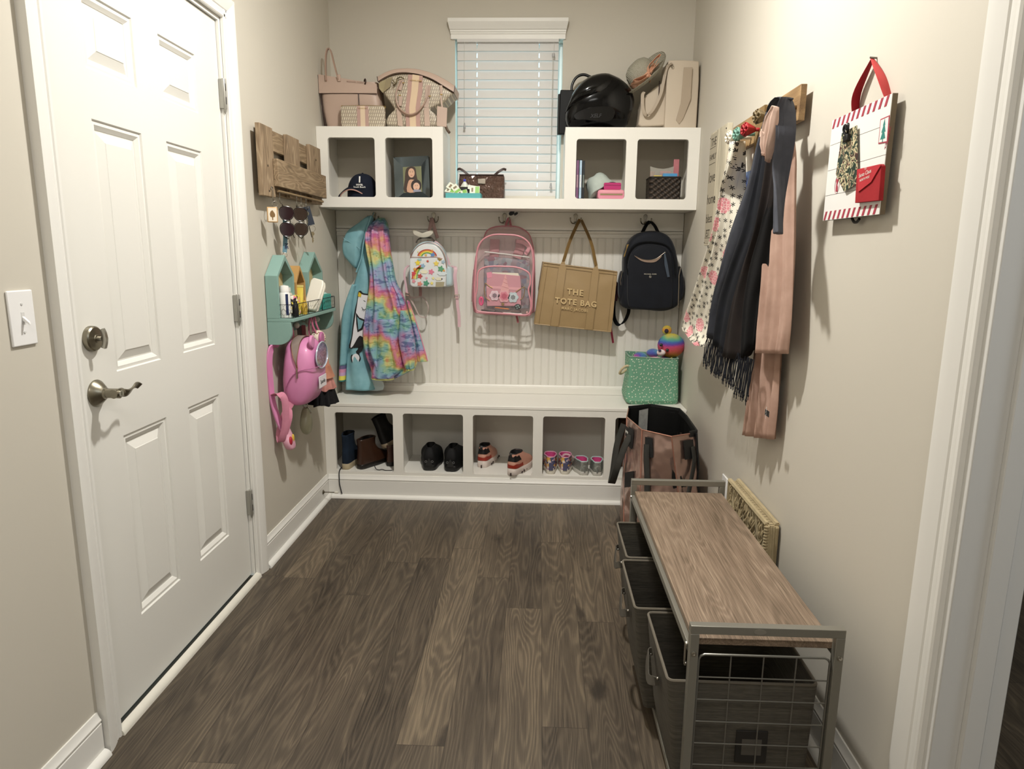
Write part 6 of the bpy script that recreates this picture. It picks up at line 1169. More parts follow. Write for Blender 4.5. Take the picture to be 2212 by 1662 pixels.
# ================================================================== green bin with plush bear
t = thing('fabric_bin', 'mint green polka dot fabric bin with rope handle on the bench', 'storage bin', (1.55, 3.38, ZB+.0005))
g = G('dotted_fabric'); s3 = g.n('SeparateXYZ', [g.scaled(g.obj(), (54, 54, 54))]); vo = g.n('TexVoronoi', voronoi_dimensions='2D'); vo.inputs['Randomness'].default_value = .85; g.put(vo.inputs[0], g.n('CombineXYZ', [g.math('ADD', s3.outputs[0], g.math('MULTIPLY', s3.outputs[1], .7)), s3.outputs[2], 0.0]).outputs[0]); vo.inputs['Scale'].default_value = 1
g.set(g.mix(g.ramp(vo.outputs['Distance'], [(.15, 1.0), (.18, 0.0)]), lin('70a488'), lin('d9dfcb')), .8); BIN = g.m; BIN2 = cloth('68a083')
zb0 = ZB+.0006
def binring(z, x0, x1, y0, y1, dz=0): return [((x0+x1)/2+a, (y0+y1)/2+c+(a*.10), z+dz*((a+(x1-x0)/2)/(x1-x0))) for a, c in rrect(x1-x0, y1-y0, .02, 4)]
R_ = [binring(zb0, 1.592, 1.842, 3.345, 3.53), binring(zb0+.012, 1.572, 1.846, 3.338, 3.535), binring(zb0+.04, 1.566, 1.847, 3.336, 3.537), binring(.64, 1.578, 1.840, 3.328, 3.53), binring(.765, 1.575, 1.832, 3.318, 3.52, -.012)]
Ri = [[(((x-1.705)*.965+1.705), ((y-3.425)*.965+3.425), z) for x, y, z in R_[i]] for i in (4, 3)]
b = MB(); b.loft(R_+Ri+[[(x, y, zb0+.02) for x, y, z in Ri[1]]]); b.build('bin_body', BIN, t, ang=50)
b = MB(); b.tube([(x, y, z+.0) for x, y, z in R_[4]], .0028, 6, closed=True); b.build('top_hem', plain('8fa79a', .8), t)
b = MB(); b.tube(smooth_path([at(1300+p[0]/3.6125, 440+p[1]/3.6125, y=q) for p, q in (((222, 1272), 3.34), ((190, 1268), 3.34), ((155, 1295), 3.35), ((140, 1325), 3.37), ((160, 1322), 3.40), ((205, 1285), 3.42))], 5), .0065, 10); b.build('rope_handle', plain('c3b391', .8, bump=.6, scale=500), t)
g = G('rainbow_fur'); o = g.obj(); s3 = g.n('SeparateXYZ', [o]); n1 = g.noise(o, 9, 2); n2 = g.noise(o, 220, 3)
f = g.math('FRACT', g.math('ADD', g.math('ADD', g.math('MULTIPLY', s3.outputs[2], 6.2), g.math('MULTIPLY', s3.outputs[0], 2.2)), g.math('MULTIPLY', n1.outputs[0], .8)))
g.set(g.ramp(f, [(0, 'd9a03a'), (.14, 'd96a4a'), (.3, 'cf4a7c'), (.46, 'c44a9a'), (.58, '4a4fa6'), (.72, '3a93a6'), (.84, '6fae4f'), (1, 'd9a03a')]), .9, Sheen_Weight=.5); g.bump(n2.outputs[0], .8, .004); FUR = g.m
def NP(x, y, yy=3.41): v = at(1300+x/3.6125, 440+y/3.6125, y=yy); return v
t = thing('plush_bear', 'rainbow coloured plush bear peeking out of the green dotted bin', 'plush toy', (1.60, 3.37, .62))
h = NP(540, 1108); g = G('rainbow_face_fur'); o = g.obj(); s3 = g.n('SeparateXYZ', [o]); n1 = g.noise(o, 12, 2); n2 = g.noise(o, 220, 3)
f = g.math('ADD', g.math('DIVIDE', g.math('SUBTRACT', s3.outputs[2], h.z-.62-.064), .155), g.math('MULTIPLY', g.math('SUBTRACT', n1.outputs[0], .5), .3))
g.set(g.ramp(f, [(0, 'c9a83a'), (.12, 'd08a3c'), (.26, 'cf5a55'), (.42, 'c24672'), (.52, '63409a'), (.60, '3d62a8'), (.70, '5a9f80'), (.80, 'bcae48'), (.92, 'cf8a40'), (1, 'b8a040')]), .9); g.bump(n2.outputs[0], .8, .004); FACE = g.m
b = MB(); b.ball(h, .070, .058, .064, 24, 16); hd = b.build('head', FACE, t, ang=180)
for x, y, r in ((508, 988, .025), (640, 1092, .024)):
    e = NP(x, y, 3.43); b = MB(); b.ball(e, r, .012, r, 16, 10); b.build('ear', FACE, t, ang=180)
e = NP(505, 995, 3.418); b = MB(); b.ball(e, .011, .006, .012, 12, 8); b.build('inner_ear', plain('2e2336', .9), t)
m_ = NP(462, 1163, 3.36); b = MB(); b.ball((m_.x, 3.357, m_.z), .023, .018, .017, 18, 12); b.build('muzzle', plain('e3d3d3', .8, bump=.4, scale=400), t, ang=180)
n_ = NP(452, 1147, 3.338); b = MB(); b.ball(n_, .0085, .006, .006, 14, 8); b.build('nose', plain('3b2f5c', .3), t)
for x, y in ((462, 1103), (510, 1143)):
    e = NP(x, y, 3.362); b = MB(); b.ball((e.x, 3.3575, e.z), .009, .006, .0085, 14, 8); b.build('eye', plain('14161c', .1, coat=1), t)
b = MB(); a_ = NP(400, 1165, 3.38); b.ball(a_, .035, .028, .022, 18, 12); b.build('paw', FUR, t, ang=180)
b = MB(); b.ball((h.x-.02, 3.43, .69), .04, .045, .07, 20, 14); b.build('torso', FUR, t, ang=180)
b = MB(); e = NP(300, 1195, 3.40); b.ball(e, .036, .03, .024, 20, 12); tag(b.build('plush_ball', FUR, ang=180), 'tie dyed plush ball at the left in the green bin', 'plush toy')
b = MB(); e = NP(415, 1222, 3.365); b.ball(e, .042, .024, .018, 20, 12); tag(b.build('pink_plush', plain('e6adb6', .9, bump=.5, scale=400), ang=180), 'pale pink plush at the front edge of the green bin', 'plush toy')
b = MB(); e = NP(530, 1213, 3.335); b.M = Matrix.Translation(e) @ Matrix.Rotation(-.45, 4, 'Y'); b.box(-.014, .014, -.001, .001, -.004, .004); tag(b.build('ribbon_scrap', plain('c9c46a', .25, .5)), 'shiny yellow ribbon end sticking out at the front of the green bin', 'ribbon')
# ================================================================== SHOES IN THE LOWER CUBBIES
FLZ = .1397
def shoe(name, label, x, y, ang, L, Wd, rows, mats, group, sole_h=.022, flare=1.0, roll=0, pitch=0, z=FLZ, cat='shoe', tongue=None, extra=None):
    """heel at (x, y), toe pointing along +y turned by ang degrees (clockwise from above)"""
    t = thing(name, label, cat, (x, y, z), group)
    M = Matrix.Translation((x, y, z)) @ Matrix.Rotation(math.radians(-ang), 4, 'Z') @ Matrix.Rotation(math.radians(pitch), 4, 'X') @ Matrix.Rotation(math.radians(roll), 4, 'Y')
    def outl(s_, n=36):
        o = []
        for k in range(n):
            a = 2*PI*k/n; yy = L/2-L/2*math.cos(a); q = yy/L; w = Wd/2*(.86+.16*sm((q-.25)/.4)-.0)*max(.02, abs(math.sin(a)))**.5
            if q < .4: w *= (.96-.08*math.sin(PI*q/.4))
            o.append((math.copysign(w, math.sin(a))*s_, L/2+(yy-L/2)*(1-(1-s_)*.5)))
        return o
    b = MB(M); b.loft([[(a, c, .0+(.010*sm((c/L-.75)/.25))) for a, c in outl(.93*flare)], [(a, c, .006+.008*sm((c/L-.75)/.25)) for a, c in outl(1.0*flare)], [(a, c, sole_h+.004*sm((c/L-.75)/.25)) for a, c in outl(1.0)], [(a, c, sole_h+.003) for a, c in outl(.95)]]); so = b.build('sole', mats[0], t, ang=60)
    b = MB(M); rings = []
    for z_, q0, q1, ws in ctrl(rows, 4):
        ring = []
        for a, c in outl(.96):
            q = c/L; ring.append((a*ws, L*(q0+(q1-q0)*q), z_))
        rings.append(ring)
    top = rings[-1]; cy_ = sum(p[1] for p in top)/len(top)
    ins = [[(p[0]*.84, cy_+(p[1]-cy_)*.88, p[2]-.001) for p in top], [(p[0]*.8, cy_+(p[1]-cy_)*.84, p[2]-.03) for p in top]]
    b.loft(rings+[ins[0]], False); b.add(rings[0], [tuple(range(36))]); b.build('upper', mats[1], t, ang=180)
    b = MB(M); b.loft([ins[0], ins[1]], False); b.add(ins[1], [tuple(range(36))]); b.build('lining', mats[2], t, ang=60)
    b = MB(M); b.tube([(p[0]*.94, cy_+(p[1]-cy_)*.95, p[2]) for p in top], .0035, 6, closed=True); b.build('collar', mats[3] if len(mats) > 3 else mats[1], t)
    if extra: extra(t, M, rings)
    return t
LOW = [(.020, 0, 1, 1), (.035, -.005, .99, 1.0), (.05, .0, .90, .95), (.062, .01, .76, .86), (.072, .02, .62, .8), (.082, .02, .56, .76)]
BK2 = cloth('141415', '0e0e0f', 700, .7)
def blackheel(t, M, rings):
    b = MB(M); b.prism([(-.014, .05), (0, .075), (.014, .05), (.018, .03), (-.018, .03)], -.006, .004, 'XZ'); b.build('heel_counter', plain('242424', .5), t, bevel=.003)
    for s_ in (-1, 1):
        b = MB(M); ring_at(b, (s_*.017, -.0035, .053), .0052, .0012, (s_*.3, -1, 0)); b.build('heel_eyelet', plain('6f6f6f', .4), t)
B5 = [(.026, 0, 1, 1), (.045, -.02, .99, 1.0), (.07, -.03, .88, .98), (.09, -.01, .72, .86), (.108, .02, .55, .66), (.122, .05, .46, .42)]
shoe('sneaker', 'black sneaker with grey heel eyelets, left of the black pair', .540, 3.272, -3, .28, .122, B5, [plain('101010', .5), BK2, BLACK], 'black sneakers in the second cubby', .030, extra=blackheel)
shoe('sneaker', 'black sneaker with grey heel eyelets, right of the black pair', .655, 3.262, 3, .28, .122, B5, [plain('101010', .5), BK2, BLACK], 'black sneakers in the second cubby', .030, extra=blackheel)
# running shoes: white sole, red band, peach upper, black heel collar
PE = plain('d09a86', .5, var=.05); RED = plain('9c3021', .4); WS = plain('ddd0c8', .4)
def runner(t, M, rings):
    def bandz(name, z0, z1, m, off, wav=0, q=(0, 1)):
        b = MB(M); R2 = []
        for f in (z0, z1):
            r = []
            for i in range(15):
                k = int((-7+i) % 36); r0 = min(rings, key=lambda R: abs(R[0][2]-f)); p = r0[k]; c = (0, .04); d = Vector((p[0], p[1]-.07)).normalized(); zz = f+(wav*math.cos(i*2*PI/5) if f == z1 else wav*.5*math.cos(i*2*PI/7)); r.append((p[0]+d.x*off, p[1]+d.y*off, zz))
            R2.append(r)
        b.loft(R2, False, False); b.build(name, m, t)
    bandz('red_band', .040, .060, RED, .0022, .003); bandz('black_heel', .076, .104, plain('141416', .4), .0025, .004)
    b = MB(M); [b.ball((s_*.043, .05+.03*k, .012), .004, .009, .006, 10, 6) for s_ in (1,) for k in range(6)]; b.build('sole_pods', plain('3a2b28', .6), t)
    b = MB(M); b.box(-.003, .003, -.006, .01, .001, .016); b.build('heel_notch', plain('3a2b28', .6), t)
    b = MB(M); b.strap([(0, -.002, .10), (.002, -.012, .118), (.004, -.006, .125)], .014, .002, (1, 0, 0)); b.build('pull_tab', BLACK, t)
R5 = [(.034, 0, 1, 1), (.05, -.01, .98, .98), (.068, -.01, .86, .93), (.085, .01, .68, .82), (.10, .02, .54, .72), (.115, .03, .46, .6)]
shoe('running_shoe', 'peach and red running shoe at the left of the third cubby, toe pointing back', .812, 3.345, 12, .21, .095, R5, [WS, PE, plain('1a1a1c', .7), plain('1a1a1c', .6)], 'peach running shoes', .036, extra=runner)
shoe('running_shoe', 'peach and red running shoe jutting out of the third cubby, turned right', .976, 3.222, 21, .24, .098, R5, [WS, PE, plain('1a1a1c', .7), plain('1a1a1c', .6)], 'peach running shoes', .036, extra=runner)
# kids sneakers, patterned canvas, pink lining
g = G('rainbow_print'); vo = g.n('TexVoronoi'); g.put(vo.inputs[0], g.obj()); vo.inputs['Scale'].default_value = 95; s3 = g.n('SeparateXYZ', [vo.outputs['Color']])
g.set(g.ramp(s3.outputs[0], [(0, '4d4f6f'), (.3, 'd4c3bd'), (.45, 'c8664f'), (.57, 'd9a851'), (.68, 'b48aa0'), (.8, '4d4f6f'), (.9, 'd9cfc8')], 'CONSTANT'), .6); KP = g.m
HOT = plain('c0457f', .6); GW = plain('cfc9bb', .5)
def kheel(t, M, rings): b = MB(M); b.box(-.011, .011, -.004, .002, .022, .064); b.build('heel_strip', plain('50506c', .6), t, bevel=.002)
def kstrap(t, M, rings): kheel(t, M, rings); b = MB(M); b.strap(smooth_path([(-.022, .075, .07), (0, .085, .086), (.035, .085, .078), (.062, .10, .055)], 4), .02, .003, (0, 1, .2)); b.build('hook_strap', plain('c9a7ab', .6), t)
K5 = [(.020, 0, 1, 1), (.04, -.01, .96, 1.0), (.055, .0, .80, .95), (.070, .01, .74, .95), (.084, .01, .70, .93), (.092, .02, .66, .9)]
shoe('kids_sneaker', 'rainbow print child sneaker with pink lining at left of fourth cubby', 1.184, 3.262, -2, .175, .078, K5, [GW, KP, HOT, plain('cf94ab', .5)], 'rainbow print child sneakers', .022, extra=kheel)
shoe('kids_sneaker', 'rainbow print child sneaker with its strap undone toward the silver shoes', 1.258, 3.262, 2, .175, .078, K5, [GW, KP, HOT, plain('cf94ab', .5)], 'rainbow print child sneakers', .022, extra=kstrap)
g = G('silver_glitter'); vo = g.n('TexVoronoi'); g.put(vo.inputs[0], g.obj()); vo.inputs['Scale'].default_value = 700; s3 = g.n('SeparateXYZ', [vo.outputs['Color']])
g.set(g.mix(s3.outputs[0], lin('6f7470'), lin('c3c6c0')), .35, .6); SG = g.m
def sheel(t, M, rings): b = MB(M); b.box(-.004, .004, -.003, .003, .02, .054); b.build('heel_seam', plain('8d918c', .4, .4), t, bevel=.001)
S5 = [(.020, 0, 1, 1), (.036, -.01, .96, 1.0), (.048, .0, .82, .95), (.060, .01, .78, .95), (.070, .01, .74, .92), (.075, .02, .7, .9)]
shoe('kids_shoe', 'silver glitter child shoe with pink insole, left of the silver pair', 1.360, 3.250, -11, .165, .078, S5, [plain('bdbab2', .5), SG, HOT, plain('a9bdbd', .5)], 'silver glitter child shoes', .020, extra=sheel)
shoe('kids_shoe', 'silver glitter child shoe with pink insole, right against the divider', 1.425, 3.243, 2, .16, .074, S5, [plain('bdbab2', .5), SG, HOT, plain('a9bdbd', .5)], 'silver glitter child shoes', .020, extra=sheel)
# boots in the first cubby
BT = [(.026, 0, 1, 1), (.05, -.005, .98, .98), (.075, .0, .80, .92), (.10, .01, .60, .82), (.13, .02, .50, .76), (.16, .01, .48, .76), (.185, .0, .5, .78)]
NVB = cloth('1d2a3a', '151f2c', 900)
def navlace(t, M, rings):
    b = MB(M); b.tube(smooth_path([(-.02, .006, .012), (-.022, -.018, .008), (-.022, -.034, -.004), (-.02, -.042, -.03), (-.019, -.044, -.06), (-.012, -.043, -.10), (-.008, -.043, -.118)], 4), .0028, 6); b.build('lace', plain('14181d', .7), t)
shoe('boot', 'navy high top shoe with cream sole and a lace hanging over the edge', .094, 3.258, 2, .24, .078, BT, [plain('b3a588', .6), NVB, BLACK], None, .030, cat='shoe', extra=navlace)
BRL = plain('3a2419', .28, var=.3, scale=120)
shoe('boot', 'brown leather ankle boot turned right beside the navy high top', .165, 3.27, 26, .25, .085, [(r[0]*.86,)+r[1:] for r in BT], [plain('17120f', .4), BRL, plain('1a1614', .7)], 'brown leather boots', .024, cat='shoe')
shoe('boot', 'brown leather boot standing at the right side of the first cubby', .315, 3.33, 4, .2, .072, [(r[0]*.6,)+r[1:] for r in BT], [plain('17120f', .4), plain('3c2218', .3, var=.3, scale=120), plain('1a1614', .7)], 'brown leather boots', .022, cat='shoe')
shoe('boot', 'tall black boot with pale sole tipped on top of the brown boots', .285, 3.36, 20, .19, .085, [(r[0]*.93, r[1], r[2], r[3]) for r in BT], [plain('8f7f68', .6), plain('0b0b0c', .6), BLACK], None, .022, z=.232, roll=-18, pitch=8, cat='shoe')
b = MB(); b.tube(smooth_path([(.25, 3.265, .165), (.258, 3.262, .148), (.275, 3.26, .1435), (.29, 3.262, .146), (.31, 3.258, .1425), (.345, 3.262, .1425)], 4), .0022, 6); tag(b.build('shoe_lace', BLACK), 'loose black lace lying on the floor of the first cubby', 'lace')
b = MB(); b.box(1.56, 1.80, 3.42, 3.54, FLZ, .40); tag(b.build('cardboard_box', plain('4a2f1d', .7, var=.15, scale=100), bevel=.004), 'brown box in the last cubby behind the rose gold bag', 'box')
# ================================================================== rose gold bag
g = G('rose_gold_foil'); n1 = g.noise(g.obj(), 7, 2); g.set(g.mix(n1.outputs[0], lin('a58479'), lin('ccb0a4')), .24, .75); g.bump(n1.outputs[0], .8, .04); RG = g.m
BLKW = plain('121213', .55, bump=.3, scale=900); WEB = cloth('3b3a36', '31302d', 900, .7)
t = thing('shopping_bag', 'rose gold foil bag with black handles standing on floor behind the bench', 'bag', (1.66, 2.88, 0))
KR = (1310, 865, 6.273)
def RP(x, y, **k): return at(KR[0]+x/KR[2], KR[1]+y/KR[2], **k)
H = .545
topc = [RP(*p, z=H+dz) for p, dz in (((480, 400), 0), ((275, 225), 0), ((300, 110), 0), ((600, 82), .005), ((985, 140), 0), ((1085, 240), -.008), ((1222, 440), -.012), ((880, 492), -.004))]
topc = [Vector((min(v.x, 1.845), min(v.y, 3.19), v.z)) for v in topc]
botc = [Vector((x, y, .004)) for x, y in ((1.56, 2.63), (1.505, 2.75), (1.525, 3.05), (1.60, 3.11), (1.78, 3.12), (1.84, 3.05), (1.845, 2.70), (1.76, 2.62))]
def resamp(P8, m=7): return [P8[i].lerp(P8[(i+1) % 8], k/m) for i in range(8) for k in range(m)]
T_, B_ = resamp(topc), resamp(botc); rings = []; cen = Vector((1.67, 2.86, 0))
for j in range(13):
    v = j/12; ring = []
    for i, (a, c) in enumerate(zip(T_, B_)):
        p = c.lerp(a, v); d = (p-cen); d.z = 0; d.normalize(); k = (i % 7)/7
        off = .010*math.sin(PI*v)*(nz(p.x*9, p.y*9, p.z*14))+.016*math.sin(PI*v)*math.sin(PI*k)*nz(p.x*4, p.y*4, p.z*6+3)+(.012*math.sin(PI*v) if k else 0)
        q = p+d*off; q.x = min(q.x, 1.852); ring.append(q)
    rings.append(ring)
b = MB(); b.loft(rings, False); b.add(rings[0], [tuple(range(56))]); b.build('bag_body', RG, t, ang=40)
b = MB(); inn = [[cen.lerp(Vector((p.x, p.y, 0)), .975)+Vector((0, 0, p.z)) for p in r] for r in (rings[12], rings[6], rings[1])]; b.loft(inn, False); b.add(inn[-1], [tuple(range(56))]); b.build('black_lining', plain('0b0b0b', .5), t)
b = MB(); ed = rings[12]; far = ed[14:45]; b.strap([p+Vector((0, 0, -.002)) for p in far], .028, .008, (0, 0, 1)); b.build('black_binding', BLKW, t)
b = MB(); near = ed[44:56]+ed[0:15]; b.tube([p for p in near], .0028, 6); [b.tube([rings[j][i] for j in range(13)], .0028, 6) for i in (0, 7, 49)]; b.build('seam', plain('b78371', .3, .5), t)
b = MB(); b.strap([rings[j][42]+Vector((-.004, -.01, 0)) for j in range(13)], .02, .008, (0, 1, 0)); b.build('side_binding', BLKW, t)
# info label inside
v = [RP(350, 160, z=H-.01), RP(530, 135, z=H-.01)]; b = MB(); fr = inn[0]; A_, B2_ = fr[17], fr[20]
A_ = A_.lerp(cen+Vector((0, 0, H)), .03); B2_ = B2_.lerp(cen+Vector((0, 0, H)), .03)
b.add([A_+Vector((0, 0, -.012)), B2_+Vector((0, 0, -.006)), B2_+Vector((0, 0, -.12)), A_+Vector((0, 0, -.12))], [(0, 1, 2, 3)]); b.build('care_label', plain('9c9c98', .5, var=.35, scale=900), t)
# handles on the near faces: (side index, position along it)
def facept(i0, u, v, off):
    j = v*12; j0 = min(11, int(j)); f = j-j0; i = (i0*7+u*7) % 56; i1 = int(i); g_ = i-i1
    p = rings[j0][i1 % 56].lerp(rings[j0][(i1+1) % 56], g_).lerp(rings[j0+1][i1 % 56].lerp(rings[j0+1][(i1+1) % 56], g_), f); d = p-cen; d.z = 0; return p+d.normalized()*off
def patch(i0, u0, u1, v0, v1):
    b = MB(); b.grid(lambda a, c: facept(i0, u0+(u1-u0)*a, v0+(v1-v0)*c, .006), 4, 6, .003); b.build('handle_patch', BLKW, t)
def handle(pts, w=.024, par=None): b = MB(); b.strap(smooth_path([facept(*p) for p in pts], 6), w, .004, (facept(pts[0][0], pts[0][1]+.1, .5, 0)-facept(pts[0][0], pts[0][1]-.1, .5, 0))); b.build('handle', WEB, t, ang=60)
# face 7 = near-left face (480..880), face 6 = near right (880..1222), face 0 = left (275..480)
patch(7, .62, .86, .80, .955); patch(6, .22, .60, .80, .955); patch(0, .42, .66, .80, .955)
handle([(7, .80, .90, .012), (7, .80, .80, .016), (7, .78, .6, .018), (7, .80, .42, .018)]); handle([(6, .27, .90, .012), (6, .30, .78, .016), (6, .5, .62, .02), (6, .75, .5, .02)])
b = MB(); b.strap(smooth_path([facept(0, .55, .90, .010), facept(0, .62, .80, .03), facept(0, .75, .62, .05), facept(1, .0, .48, .055), facept(1, .15, .45, .05), facept(1, .2, .52, .045), facept(1, .15, .75, .03), facept(1, .1, .93, .012)], 6), .03, .004, (1, -.6, .1)); b.build('handle', WEB, t, ang=60)
b = MB(); b.grid(lambda a, c: facept(0, .30+.42*a, .52+.12*c-.06*a, .006), 4, 4, .003); b.build('handle_patch', BLKW, t)
# brand tag
b = MB(); b.grid(lambda a, c: facept(0, .70+.20*a, .86+.075*c, .006), 3, 3, .002); lp = b.build('woven_label', plain('141414', .6), t)
o_ = facept(0, .80, .885, .0075); xd = facept(0, .68, .885, 0)-facept(0, .9, .885, 0); text_mesh('lettering', 'JARN', .018, axes(o_, xd, (0, 0, 1), Vector(xd).cross(Vector((0, 0, 1)))), plain('d8d5cc', .6), lp)
# ================================================================== bench with wire ends and fabric bins
BW = wood('bench_oak', '5d4e3e', '857260', 'aa9782', 'Y', ring=34, sx=8, sy=.9, rough=.5, bump=.3, seed=3.2, fiber=1.7, ra=.2)
FRM = plain('88857b', .4, .4); XL, XR, YN, YF, ZTB, ZHB = 1.441, 1.765, 1.172, 2.140, .466, .506
bc = thing('shoe_bench', 'wood topped bench with grey metal frame and wire mesh ends by right wall', 'bench', ((XL+XR)/2, (YN+YF)/2, 0))
b = MB(); b.box(XL+.012, XR-.012, YN+.022, YF-.022, ZTB-.016, ZTB); b.build('bench_top', BW, bc, bevel=.0015)
T = .019
for yy, nm in ((YN, 'near'), (YF-T, 'far')):
    b = MB(); b.box(XL, XL+T, yy, yy+T, .001, ZHB-T); b.box(XR-T, XR, yy, yy+T, .001, ZHB-T); b.box(XL, XR, yy, yy+T, ZHB-T, ZHB); b.box(XL+T, XR-T, yy, yy+T, .03, .03+T); b.build('end_frame', FRM, bc, bevel=.0012)
    b = MB(); x0, x1, z0, z1 = XL+T+.004, XR-T-.004, .055, ZTB-.031; yw = yy+T/2
    b.tube([(x0+.012, yw, z1), (x1-.012, yw, z1), (x1-.004, yw, z1-.004), (x1, yw, z1-.012), (x1, yw, z0), (x0, yw, z0), (x0, yw, z1-.012), (x0+.004, yw, z1-.004)], .0026, 8, closed=True)
    for k in (1, 2, 3): xx = x0+(x1-x0)*k/4; b.tube([(xx, yw+.003, z0), (xx, yw+.003, z1)], .0016, 6)
    for k in range(1, 8): zz = z1-.054*k; (b.tube([(x0, yw, zz), (x1, yw, zz)], .0016, 6) if zz > z0 else None)
    b.build('wire_mesh', plain('83817a', .35, .6), bc)
for xx in (XL+.001, XR-.013):
    b = MB(); b.box(xx, xx+.012, YN+T, YF-T, ZTB-.034, ZTB-.0165); b.box(xx, xx+.012, YN+T, YF-T, .03, .048); b.build('side_rail', FRM, bc, bevel=.001)
for xx in (XL+.02, XR-.03):
    b = MB(); b.box(xx, xx+.01, YN+T, YF-T, .048, .0495); b.build('shelf_wire', FRM, bc) 
for x, y, z, ax in ((XL+.009, YN-.0005, ZTB-.024, 'Y'), (XR-.009, YN-.0005, ZTB-.024, 'Y'), (XL-.0005, YN+.028, ZTB-.018, 'X'), (XL-.0005, YN+.028, ZTB-.065, 'X'), (XL-.0005, YF-.03, ZTB-.018, 'X')):
    b = MB(); b.lathe([(.0005, 0), (.0055, -.0), (.005, -.003), (.0025, -.0035), (.0005, -.002)], 14, (x, y, z), ax); b.build('bolt', STEEL, bc)
b = MB(); b.prism([(1.586+.013*math.cos(2*PI*k/24), ZHB-.0095+.006*math.sin(2*PI*k/24)) for k in range(24)], YN-.001, YN-.0002, 'XZ'); b.build('badge', plain('a8a49a', .3, .6), bc)
b = MB(); b.strap([(XL-.003, YN+.028, ZTB-.018), (XL-.003, YN+.028, ZTB-.065)], .012, .002, (0, 1, 0)); b.build('bracket', STEEL, bc)
g = G('grey_bin_fabric'); o = g.obj(); n1 = g.noise(g.scaled(o, (40, 4, 300)), 1, 3); n2 = g.noise(g.scaled(o, (4, 40, 300)), 1, 3)
g.set(g.mix(g.math('MULTIPLY', n1.outputs[0], n2.outputs[0]), lin('3b3730'), lin('7d776a')), .85); g.bump(n1.outputs[0], .3, .002); GB = g.m
def fbin(y0, y1, xo, label, ztop=.352):
    t = thing('storage_bin', label, 'storage bin', ((xo+1.72)/2, (y0+y1)/2, .05), 'grey fabric bins under the bench')
    def rr(z, i, sh=0): x0, x1 = xo+i+sh, 1.735-i; return [((x0+x1)/2+a, (y0+y1)/2+c, z) for a, c in rrect(x1-x0, y1-y0-2*i, .012, 3)]
    b = MB(); b.loft([rr(.0505, .010, .03), rr(.12, .006, .02), rr(ztop, 0), rr(ztop, .004), rr(.06, .012, .03)]); b.build('bin_body', GB, t, ang=40)
    b = MB(); b.tube(rr(ztop, .002), .0035, 6, closed=True); b.build('rim_piping', plain('6b6458', .8), t)
    b = MB(); ym = (y0+y1)/2; b.strap(smooth_path([(xo+.001, ym+.05, .30), (xo-.010, ym+.045, .295), (xo-.016, ym+.0, .262), (xo-.010, ym-.045, .282), (xo+.002, ym-.05, .285)], 4), .022, .003, (.2, 0, 1)); b.build('pull_handle', plain('4b463d', .8), t)
    b = MB(); [b.ball((xo-.002, ym+s_*.05, .292), .004, n=8, m=6) for s_ in (-1, 1)]; b.build('rivet', STEEL, t)
    b = MB(); xm = 1.60; b.box(xm-.035, xm+.035, y0-.0012, y0+.003, .155, .235); fr = b.build('label_holder', plain('24211d', .7), t, bevel=.001)
    b = MB(); b.box(xm-.022, xm+.022, y0-.0018, y0-.0013, .175, .215); b.build('label_card', plain('55514a', .5), fr)
    return t
fbin(1.205, 1.50, 1.405, 'grey fabric bin nearest the camera under the wooden bench'); fbin(1.515, 1.81, 1.375, 'grey fabric bin in the middle under the wooden bench'); fbin(1.825, 2.11, 1.392, 'grey fabric bin farthest back under the wooden bench')
# ================================================================== seagrass basket between bench and wall
t = thing('seagrass_basket', 'flat woven seagrass basket wedged between the bench and the wall', 'basket', (1.84, 2.06, .02))
SGR = plain('b9a987', .8, bump=.7, scale=300, var=.3); SGD = plain('a39270', .8, bump=.7, scale=300, var=.3)
bx0, bx1, by0, by1, bz0, bz1 = 1.822, 1.861, 1.853, 2.275, .165, .462
b = MB(); b.box(bx0+.013, bx1-.004, by0+.003, by1-.003, bz0, bz1-.012); b.build('inner_panel', plain('4d3f24', .9), t)
b = MB(); [b.tube([(x, by0+.001, bz0), (x+.002, by0-.002, (bz0+bz1)/2), (x, by0+.001, bz1-.006)], .0045, 6) for x in (bx0+.008, bx0+.016, bx0+.024, bx0+.031)]; b.build('woven_end', SGR, t)
rnd = random.Random(5); b = MB()
for k in range(44):
    y = by0+.012+(by1-by0-.024)*k/43; z = bz0+.01
    p = []
    zz = bz0
    while zz < bz1-.02: p.append((bx0+.004+.006*rnd.random(), y+.013*(rnd.random()-.5), zz)); zz += .028
    p.append((bx0+.003, y, bz1-.012)); b.tube(smooth_path(p, 3), .0038, 6)
b.build('woven_front', SGR, t)
b = MB()
for k in range(150):
    y = by0+.015+(by1-by0-.03)*rnd.random(); z = bz0+.05+.22*rnd.random(); dy = .026*(rnd.random()-.5); dz = .03+.02*rnd.random()
    b.tube(smooth_path([(bx0+.008, y, z), (bx0-.001-.003*rnd.random(), y+dy*.5, z+dz*.5), (bx0+.006, y+dy, z+dz)], 3), .0026+.0015*rnd.random(), 5)
b.build('woven_strands', SGD, t)
b = MB()
for x in (bx0+.002, bx1-.006):
    b.tube([(x, by0, bz0), (x, by0, bz1-.01), (x, by0+.01, bz1), (x, by1-.01, bz1), (x, by1, bz1-.01), (x, by1, bz0)], .0065, 8)
b.build('rim', SGD, t)
b = MB(); n_ = 70
for x in (bx0+.002, bx1-.006):
    for k in range(n_):
        y = by0+(by1-by0)*k/n_; b.tube([(x+.0075*math.cos(q), y+.006*q/6.3, bz1+.0075*math.sin(q)) for q in [2*PI*j/6 for j in range(7)]], .0018, 4)
